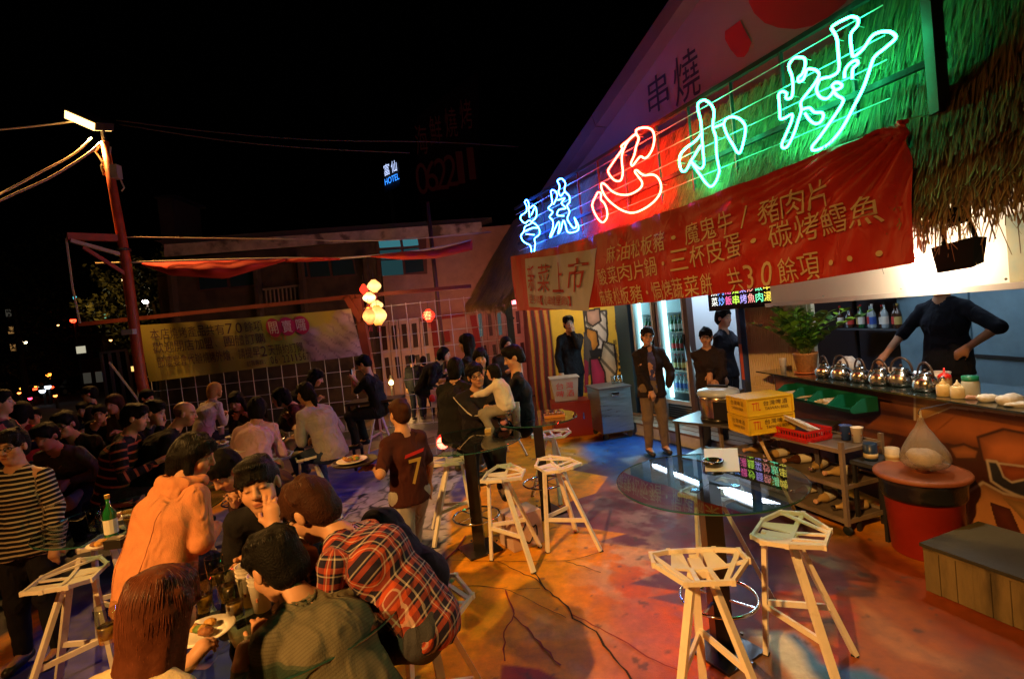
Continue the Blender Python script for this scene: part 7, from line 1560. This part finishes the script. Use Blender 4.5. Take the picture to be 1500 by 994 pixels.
        if hair=='pony': Hf.cap(hl(0,-.10,.03),hl(0,-.13,.0)+dn*.05,.03*hs,.035*hs,.01);Hf.cap(hl(0,-.13,.0)+dn*.05,hl(.01,-.10,-.05)+dn*.22,.035*hs,.014*hs,.02)
        rn=random.Random(PN[0]*7+1)
        if det!='far' or hair=='short':
            for k in range(9 if hair!='long' else 6):
                x=-.062+.124*k/8+rn.uniform(-.006,.006) if hair!='long' else -.06+.12*k/5;zz=rn.uniform(.040,.062) if hair in('short','bob') else rn.uniform(.026,.044);
                if hair=='bun': zz=.075
                yy=.088-x*x*9;Hf.cap(hl(x*.8,yy-.025,.098),hl(x+rn.uniform(-.01,.01),yy+.012,zz),.018*hs,.009*hs,.008)
            for k in range(20 if hair in('short','fringe') else 8):
                a1=rn.uniform(0,6.28);e1=rn.uniform(.1,1.2);p_=np.array([math.cos(a1)*math.cos(e1)*.083,math.sin(a1)*math.cos(e1)*.098-.018,math.sin(e1)*.088+.045])
                if p_[1]>.05 and p_[2]<.09: continue
                q_=p_+np.array([p_[0]*.12+rn.uniform(-.012,.012),p_[1]*.12+.004,-.028]);Hf.cap(hl(*p_),hl(*q_),.017*hs,.008*hs,.012)
        if hair=='bun': Hf.ell(hl(0,-.115,.04),np.array([.045,.04,.045])*hs,.012,HA)
        Hf.ell(hl(0,.105,-.035),np.array([.070,.085,.098 if hair not in('fringe','long') else .082])*hs,.010,HA,'s')
        Hf.ell(hl(0,.02,-.10),np.array([.064,.085,.075])*hs,.01,HA,'s')
        if hair in('short','fringe'):
            for e in (-1,1): Hf.ell(hl(e*.088,.005,-.012),np.array([.028,.028,.036])*hs,.006,HA,'s')
        V,Q=Hf.mesh()
        def hd_(V):
            q=(V-Hc)@HA.T/hs;az=np.arctan2(q[:,0],q[:,1]+.02);el=q[:,2]
            if det=='hero' and hair=='long': return .0015*vnoise(q*np.array([1,1,.3]),30,1)+.0006*np.sin(az*60+vnoise(q,10,2)*2)
            return ((.0006 if det=='hero' else .0022)*np.sin(az*34+3*np.sin(el*30+az*3))*np.clip((.14-el)*12,0,1)+(.0038 if hair not in('long','veil') or det!='hero' else .0018)*vnoise(q,17,PN[0]%4)+.003*vnoise(q,26,PN[0]%5)+.002*vnoise(q*np.array([1,1,.25]),85,2))*(.9 if det!='far' else .5)
        ho=fast_mesh('hair',V,Q,hairmat(hc),T,disp=hd_)
        if det=='hero' and len(V): strands(ho,V,T,Hc,HA,hs,hc,dn,hair)
    if glasses:
        gm=mat('glasses_black',(.01,.01,.012),.25);mb=MB()
        for e in (-1,1): mb.tube([hl(e*.033+.023*math.cos(t),.098-.012*abs(math.cos(t)*.5+.5*0),.008+.017*math.sin(t)) for t in np.linspace(0,6.28,17)[:-1]],.0024*hs if det=='hero' else .0036*hs,5,closed=True);mb.tube([hl(e*.057,.092,.012),hl(e*.078,.03,.012),hl(e*.080,-.01,.006)],.0024*hs,5)
        mb.tube([hl(-.010,.102,.012),hl(.010,.102,.012)],.0024*hs,5);mb.build('glasses',gm,T)
        for e in (-1,1): MB().lathe(hl(e*.033,.098,.008),[(.001,0),(.022*hs,.0)],14,ax=[hr,hu,hf],caps=False).build('lens',glass('lens_glass',(.93,.93,.93),1.2),T)
    return T,dict(A=A,hip=hip,neck=neck,Hc=Hc,hl=hl,f=f,r=r,rr=rr,ff=ff,sd=sd_,s=s,shl=shl,top=to)
from mathutils.kdtree import KDTree
def strands(ho,V,T,Hc,HA,hs,hc,dn,hair,n=5200):
    if hair in('long','veil'): n=9000
    _strands(ho,V,T,Hc,HA,hs,hc,dn,hair,n)
def _strands(ho,V,T,Hc,HA,hs,hc,dn,hair,n):
    me=ho.data;nv=len(V);N=np.zeros(nv*3,np.float32)
    co=np.zeros(nv*3,np.float32);me.vertices.foreach_get('co',co);co=co.reshape(-1,3)
    nn=np.array([v.normal[:] for v in me.vertices]);kd=KDTree(nv)
    for i,c in enumerate(co): kd.insert(c,i)
    kd.balance();rs=np.random.RandomState(PN[0]);ids=rs.choice(nv,n);off=ROOT[T.name];cr=(Hc+(HA[1]*-.045+HA[2]*.13)*hs)-off;K=12 if hair in('long','veil') else 8;st=(.012 if hair in('short','fringe','bun') else .026)*hs;out=np.zeros((n,K,3))
    for j,i in enumerate(ids):
        p=co[i].copy();d=rs.normal(0,.05 if hair=='long' else .15,3);lift=rs.uniform(.0003,.0022)+(.006 if rs.rand()<.04 else 0)
        for k in range(K):
            _,ix,_=kd.find(p);no=nn[ix];out[j,k]=co[ix]+(p-co[ix])*.35+no*(lift*(1+.3*k)) if k else p+no*lift
            fl=(p-cr);fl/=np.linalg.norm(fl)+1e-6;fl=fl*(.9 if k<3 else .5)+dn*(.5+.1*k)+d;fl=fl-no*(fl@no);fl/=np.linalg.norm(fl)+1e-6;p=out[j,k]-no*lift*.8+fl*st
    h=bpy.data.hair_curves.new('hair_strands');h.add_curves([K]*n);h.points.foreach_set('position',out.astype(np.float32).ravel())
    ra=h.attributes.get('radius') or h.attributes.new('radius','FLOAT','POINT');w=np.tile(np.linspace(1,.35,K),n)*(.0006 if hair in('long','veil') else .0009);ra.data.foreach_set('value',w.astype(np.float32))
    o=bpy.data.objects.new('hair_strands',h);COL.objects.link(o);o.parent=T;h.materials.append(strandmat(hc));o['kind']='stuff'

def seam(info,T,paths,m_,r_=.0024):
    to=info['top'];me=to.data;co=np.zeros(len(me.vertices)*3,np.float32);me.vertices.foreach_get('co',co);V=co.reshape(-1,3)+ROOT[T.name];q=V-info['neck'];u=q@info['rr'];v=q@info['sd'];d=q@info['ff'];mb=MB()
    for p in paths:
        P=[]
        for (a,b),(c,e) in zip(p[:-1],p[1:]):
            n=max(2,int(math.hypot(c-a,e-b)/.02))
            for k in range(n):
                uu=a+(c-a)*k/n;vv=b+(e-b)*k/n;m=(np.hypot(u-uu,v-vv)<.014)
                if m.any(): i=np.where(m)[0][np.argmin(d[m])];P.append(V[i]-info['ff']*.0008)
        if len(P)>2:
            P=[P[0]]+[(P[k-1]+P[k]*2+P[k+1])/4 for k in range(1,len(P)-1)]+[P[-1]];mb.tube(P,r_,5)
    if mb.v: mb.build('seam',m_,to)
BK=(.009,.008,.010)
def up3(v): return np.array(v,float)
# ---- the near table
person('girl with long red brown hair and cream blouse seen from behind, lower left',(238,896),1.42,12,s=.80,hk=1.2,hz=.66,look=(5,12,0),arms=('table','table'),top=dict(kind='shirt',col=(.60,.48,.30)),hair='long',hc='red',det='hero')
p2=person('man in a ribbed olive grey sweater hunched over the lower left table',(405,828),1.80,-58,hz=.62,look=(-5,18,0),arms=('table','table'),top=dict(kind='sweater',mat=pattern_mat('knit_olive','knit',(.13,.115,.075),(.075,.065,.045))),hair='short',det='hero',s=.90,hk=1.14)
p3=person('man with glasses in a red and navy plaid shirt bent over the table in profile',(455,748),2.0,-78,hz=.79,look=(0,22,0),arms=('table','table'),glasses=True,top=dict(kind='shirt',mat=pattern_mat('plaid_cloth','plaid',(.018,.014,.035),(.46,.07,.025),(.60,.52,.46),.058)),hair='short',hc='brown',det='hero',s=.88,hk=1.16,bot=dict(col=(.05,.05,.06)))
_h=D(380,716,2.2)
el=D(402,792,2.08)
p4=person('young man in black resting his cheek on his hand with eyes lowered',(380,712),2.2,168,hz=.72,look=(-4,-10,-8),face='closed',arms=(( *(D(402,772,2.06)),(.35,-.6,-1.),tuple(nrm(D(399,742,2.09)-D(402,772,2.06)))),'table'),top=dict(kind='tee',col=BK),hair='fringe',det='hero')
p5=person('woman in an orange hooded coat seen from behind, head turned to the right',(285,668),2.62,22,hz=.86,s=.82,hk=1.13,look=(52,14,0),arms=('lap','lap'),top=dict(kind='coat',col=(.62,.25,.11),hood=True),hair='bob',det='hero',bot=dict(col=(.03,.03,.05)),fold=.75)
seam(p5[1],p5[0],[[(-.10,-.12),(-.085,-.55)],[(.10,-.12),(.085,-.55)]],mat('orange_seam',(.36,.12,.05),.9),.0016)
person('boy with glasses in a black sweater with white stripes standing at the left edge',(17,655),3.2,172,look=(-6,4,0),glasses=True,arms=('down','down'),legs='stand',top=dict(kind='sweater',mat=pattern_mat('stripe_cloth','stripe',(.012,.011,.014),(.55,.47,.36),per=.030,duty=.36)),hair='short',det='hero')
# ---- middle group
p21=person('man in glasses and track jacket with white sleeve stripes, hands clasped',(697,550),4.95,170,hz=.76,look=(-4,2,-14),glasses=True,arms=((*D(737,603,4.66),(-.2,-.1,-1)),(*D(729,607,4.70),(-.9,-.1,-1.))),top=dict(kind='jacket',col=(.016,.014,.02),stripe_arm=1,collar=False),hair='short',det='hero',bot=dict(col=(.03,.03,.035)))
person('small child in a white shirt held at the middle table, seen from the side',(722,545),4.62,-75,look=(0,0,0),s=.47,hz=1.10,lean=12,arms=('lap','lap'),top=dict(kind='sweater',col=(.62,.56,.5)),bot=dict(col=(.25,.23,.2)),hair='bob',det='mid')
person('man in a black polo leaning left at the middle table, back half turned',(752,524),5.15,-95,hz=.80,look=(-5,20,0),arms=('table','table'),top=dict(kind='tee',col=(.012,.013,.022)),hair='short',det='mid')
person('black clad person with black hair seated with back turned left of the man with glasses',(668,540),5.6,15,hz=.80,arms=('table','table'),top=dict(kind='jacket',col=(.012,.012,.013)),hair='bob',det='mid')
person('smiling young woman behind the man with glasses',(704,525),6.1,178,hz=.84,look=(0,5,0),arms=('lap','lap'),top=dict(kind='jacket',col=(.02,.02,.025),under=(.55,.5,.5)),hair='long',det='mid')
person('long haired woman in dark clothes standing behind the middle group',(683,503),6.9,-80,look=(0,5,0),arms=('down','table'),legs='stand',top=dict(kind='jacket',col=BK),hair='long',det='mid')
p19=person('waitress in a maroon shirt with a number on its back carrying a tray',(585,606),3.62,-38,look=(-8,10,0),s=.83,floor=-.0,legs='walk',arms=((*D(548,684,3.55),(-.5,-.3,-1),(-.8,-.2,.12)),'down'),top=dict(kind='tee',col=(.050,.012,.010)),bot=dict(col=(.30,.28,.27)),hair='bun',hc='brown',det='mid',extra='hands')
# ---- restaurant side
p26=person('man in an open black jacket and khaki trousers standing before the fridges',(948,493),6.45,176,look=(8,2,8),legs='stand',arms=('pocket',(*D(958,584,6.28),(-1,.2,-.6),(.3,-.2,-1))),glasses=True,top=dict(kind='jacket',col=(.018,.012,.012),open=True,collar=True,under=mat('cloth_purple',(.05,.05,.16),.8,var=.7,vs=30)),bot=dict(col=(.17,.12,.08)),hair='short',det='hero')
person('woman cook in a black jacket with patterned cuffs reaching over the rice cooker',(1034,494),6.15,-160,look=(10,14,0),legs='stand',arms=('lap',(*D(1040,548,5.95),(.8,.1,-1),(-.2,-.3,-1))),top=dict(kind='jacket',col=(.02,.012,.012)),hair='bun',det='hero',skin=(.42,.21,.12))
person('tall cook in a black t shirt raising one hand behind the woman cook',(1060,466),6.75,140,look=(10,4,0),legs='stand',arms=((*D(1084,492,6.45),(.6,0,-1),(-.1,-.3,1)),'down'),top=dict(kind='tee',col=(.012,.012,.018)),hair='short',det='mid')
c29=D(1376,412,4.35)
person('counter man in a black zip polo, his head hidden above the serving hatch',tuple(c29),0,-105,legs='stand',s=1.03,floor=c29[2]-1.62*1.03,arms=((*(c29+np.array([.0,-.22,-.58])),(.4,-1.,-.3)),(*(c29+np.array([-.34,.26,-.64])),(.1,.9,-.6))),top=dict(kind='sweater',sleeve=.02,col=(.012,.016,.03)),hair='short',det='mid')
person('man in dark clothes standing in the alley with a hand at his mouth',(833,474),8.7,165,look=(10,5,0),legs='walk',arms=('chin','down'),top=dict(kind='jacket',col=BK),hair='short',det='mid')
# ---- back left tables
person('man in black looking down at his phone on the high stool by the fence',(533,533),7.3,-82,hz=.86,look=(0,28,0),arms=((*D(517,551,7.2),(0,0,-1)),(*D(520,556,7.1),(0,0,-1))),top=dict(kind='tee',col=(.012,.012,.014)),hair='short',det='mid')
person('woman in a pale grey cardigan with long dark hair sitting on a white stool',(447,577),5.5,-60,hz=.74,look=(0,5,0),arms=('table','lap'),top=dict(kind='sweater',col=(.36,.32,.33)),bot=dict(col=(.03,.05,.11)),hair='pony',det='mid')
person('woman in a pink top with dark bobbed hair at the back table',(377,600),5.2,-15,hz=.72,look=(-10,8,0),arms=('table','table'),top=dict(kind='shirt',col=(.58,.36,.38)),bot=dict(col=(.03,.03,.04)),hair='bob',det='mid',fold=1.3)
person('woman with very long dark hair and fringe facing the camera at the back table',(346,588),6.55,178,hz=.78,look=(0,14,0),arms=('table','table'),top=dict(kind='shirt',col=(.03,.02,.025)),hair='long',det='mid',face='closed')
person('person with short dark hair in profile between the back table and the cardigan woman',(411,583),6.3,-100,hz=.76,arms=('table','table'),top=dict(kind='shirt',col=(.10,.02,.02)),hair='bob',det='mid')
person('fair haired guest in a white shirt seen from behind near the fence',(316,572),7.6,20,hz=.72,arms=('table','table'),top=dict(kind='shirt',col=(.5,.42,.38)),hair='bob',hc='blond',det='far')
person('balding man in a black jacket turned away at the left tables',(271,606),4.85,62,hz=.76,look=(5,8,0),arms=('table','table'),top=dict(kind='jacket',col=BK),hair='bald',det='mid')
person('man with black hair holding a hand to his mouth beside the balding man',(226,604),5.2,80,hz=.78,look=(0,10,0),arms=('table','chin'),top=dict(kind='jacket',col=BK),hair='short',det='mid')
person('man in a black sweater with red and white striped sleeves, seen in profile',(199,612),4.55,72,hz=.74,look=(0,8,0),arms=('table','table'),top=dict(kind='sweater',mat=pattern_mat('sleeve_stripes','stripe',(.012,.011,.013),(.38,.10,.05),per=.075,duty=.25)),hair='short',det='mid')
person('man with glasses in a dark jacket over a cream shirt, left crowd',(95,622),4.9,176,hz=.74,look=(0,8,0),glasses=True,arms=('table','table'),top=dict(kind='jacket',col=(.03,.02,.016),open=True,under=(.45,.36,.2)),hair='short',det='mid')
person('curly haired woman in a brown scarf facing the camera in the left crowd',(167,592),6.3,182,hz=.80,arms=('table','lap'),top=dict(kind='jacket',col=(.10,.06,.03),open=True,under=(.05,.03,.03)),hair='long',hc='brown',det='far')
person('man with a pale collar standing in the left crowd, face turned left',(131,577),7.6,-120,legs='stand',arms=('down','down'),top=dict(kind='jacket',col=(.03,.025,.02),under=(.4,.35,.3)),hair='short',det='far')
person('person in a red shirt with back turned at the far left',(33,604),5.6,-20,hz=.80,arms=('table','table'),top=dict(kind='shirt',col=(.30,.02,.015)),hair='bob',det='far')
person('person with a white and red shoulder stripe at the left frame edge',(1,590),5.0,60,hz=.80,arms=('table','table'),top=dict(kind='jacket',mat=pattern_mat('wide_stripe','stripe',(.015,.015,.02),(.45,.10,.09),per=.2,duty=.3)),hair='short',det='far')
person('round faced person in grey behind the striped boy at the left',(67,640),4.6,170,hz=.72,look=(0,15,0),arms=('lap','lap'),top=dict(kind='shirt',col=(.10,.09,.08)),hair='short',det='far')
person('person with tied hair in the dark crowd beside the man with glasses',(146,606),6.9,150,hz=.80,arms=('table','table'),top=dict(kind='shirt',col=BK),hair='bun',det='far')
person('person in a dark cap behind the balding man',(216,583),7.4,100,hz=.84,arms=('table','table'),top=dict(kind='jacket',col=BK),hair='fringe',det='far')
person('person in dark grey seated low in the left crowd near the red shirt',(48,612),6.2,120,hz=.72,arms=('lap','lap'),top=dict(kind='shirt',col=(.05,.05,.055)),hair='short',det='far')
person('small faced guest at the back of the left crowd below the street signs',(122,600),8.4,160,hz=.85,arms=('lap','lap'),top=dict(kind='shirt',col=BK),hair='short',det='far')
person('woman in black with long hair reaching over the high table by the fence',(463,553),7.1,70,hz=.86,look=(0,20,0),arms=('table','table'),top=dict(kind='jacket',col=BK),hair='long',det='mid')
person('dark silhouette of a person standing beyond the wire fence, left one',(604,527),10.9,10,legs='stand',arms=('down','down'),top=dict(kind='jacket',col=BK),hair='short',det='far')
person('dark silhouette of a person standing beyond the wire fence, right one',(620,528),11.2,-20,legs='stand',arms=('down','down'),top=dict(kind='jacket',col=BK),hair='bob',det='far')
person('dark haired guest seated by the menu picture behind the middle tables',(651,519),8.4,100,hz=.95,arms=('table','table'),top=dict(kind='jacket',col=BK),hair='bob',det='far')
person('dark haired guest behind the man in black polo near the striped curtain',(742,505),7.6,150,hz=.95,arms=('table','table'),top=dict(kind='shirt',col=(.03,.02,.02)),hair='bob',det='far')
person('person in a dark shirt between the orange coat and the cheek resting man',(330,690),3.0,200,hz=.70,look=(0,30,0),arms=('table','table'),top=dict(kind='shirt',col=(.05,.02,.018)),hair='short',det='mid')
# ---- things people hold
q=(p19[1]['A'][0][2]+p19[1]['A'][0][3]*.09);c=q+np.array([-.04,0,.045]);t=small('serving_tray',c,'round black serving tray carried by the waitress','tray');lathe_n('tray_disc',c,[(.001,-.006),(.15,-.006),(.165,.012),(.160,.012),(.148,.0),(.001,.0)],mat('tray_black',(.03,.02,.015),.4),t,32)
plate(c+np.array([-.02,0,.001]),'small plate of grilled snacks on the tray of the waitress',.11,9,40)
ap=p19[1];P0=ap['neck']-ap['sd']*.22-ap['ff']*.158;Zv=ap['sd'];Rv=ap['rr']
lettering('back_number',[('7',-.05,-.12,.05,.06)],mat('print_ochre',(.45,.28,.05),.7),p19[0],lambda U,V:np.array([P0+Rv*u*1.+Zv*v for u,v in zip(-U*-1,V)]))
MB().add([P0+Rv*a+Zv*b-ap['ff']*.001 for a,b in ((-.08,.075),(.07,.095),(.08,.12),(-.07,.10))],[(0,1,2,3)]).build('red_print',cp,p19[0])
q=p4
ph=D(514,545,7.05);t=small('mobile_phone',ph,'dark mobile phone held by the man in black on the high stool','phone');MB().box(ph,(.03,.012,.10)).build('phone_body',dk,t);MB().box(ph+np.array([.016,0,0]),(.002,.01,.09)).build('phone_screen',emat('phone_glow',(.5,.6,.8),.6),t)
# dark coat draped over the stool behind the plaid shirt
W0=D(560,775,2.35);W1=D(622,838,2.28);W2=D(650,915,2.22);W3=D(600,900,2.3)
Cf=Field(np.min([W0,W1,W2,W3],0)-.2,np.max([W0,W1,W2,W3],0)+.2,.012);Cf.cap(W0,W1,.10,.085,.05);Cf.cap(W1,W2,.085,.05,.05);Cf.cap(W1,W3,.09,.07,.05);V,Q=Cf.mesh();t=thing('dark_coat',(W1[0],W1[1],0),'navy black coat draped over the stool behind the man in plaid','coat')
fast_mesh('coat_cloth',V,Q,cloth('navycoat',(.02,.016,.035)),t,disp=lambda V:.012*(vnoise(V,11,3)-np.abs(vnoise(V,22,1))));print('people',PN[0])
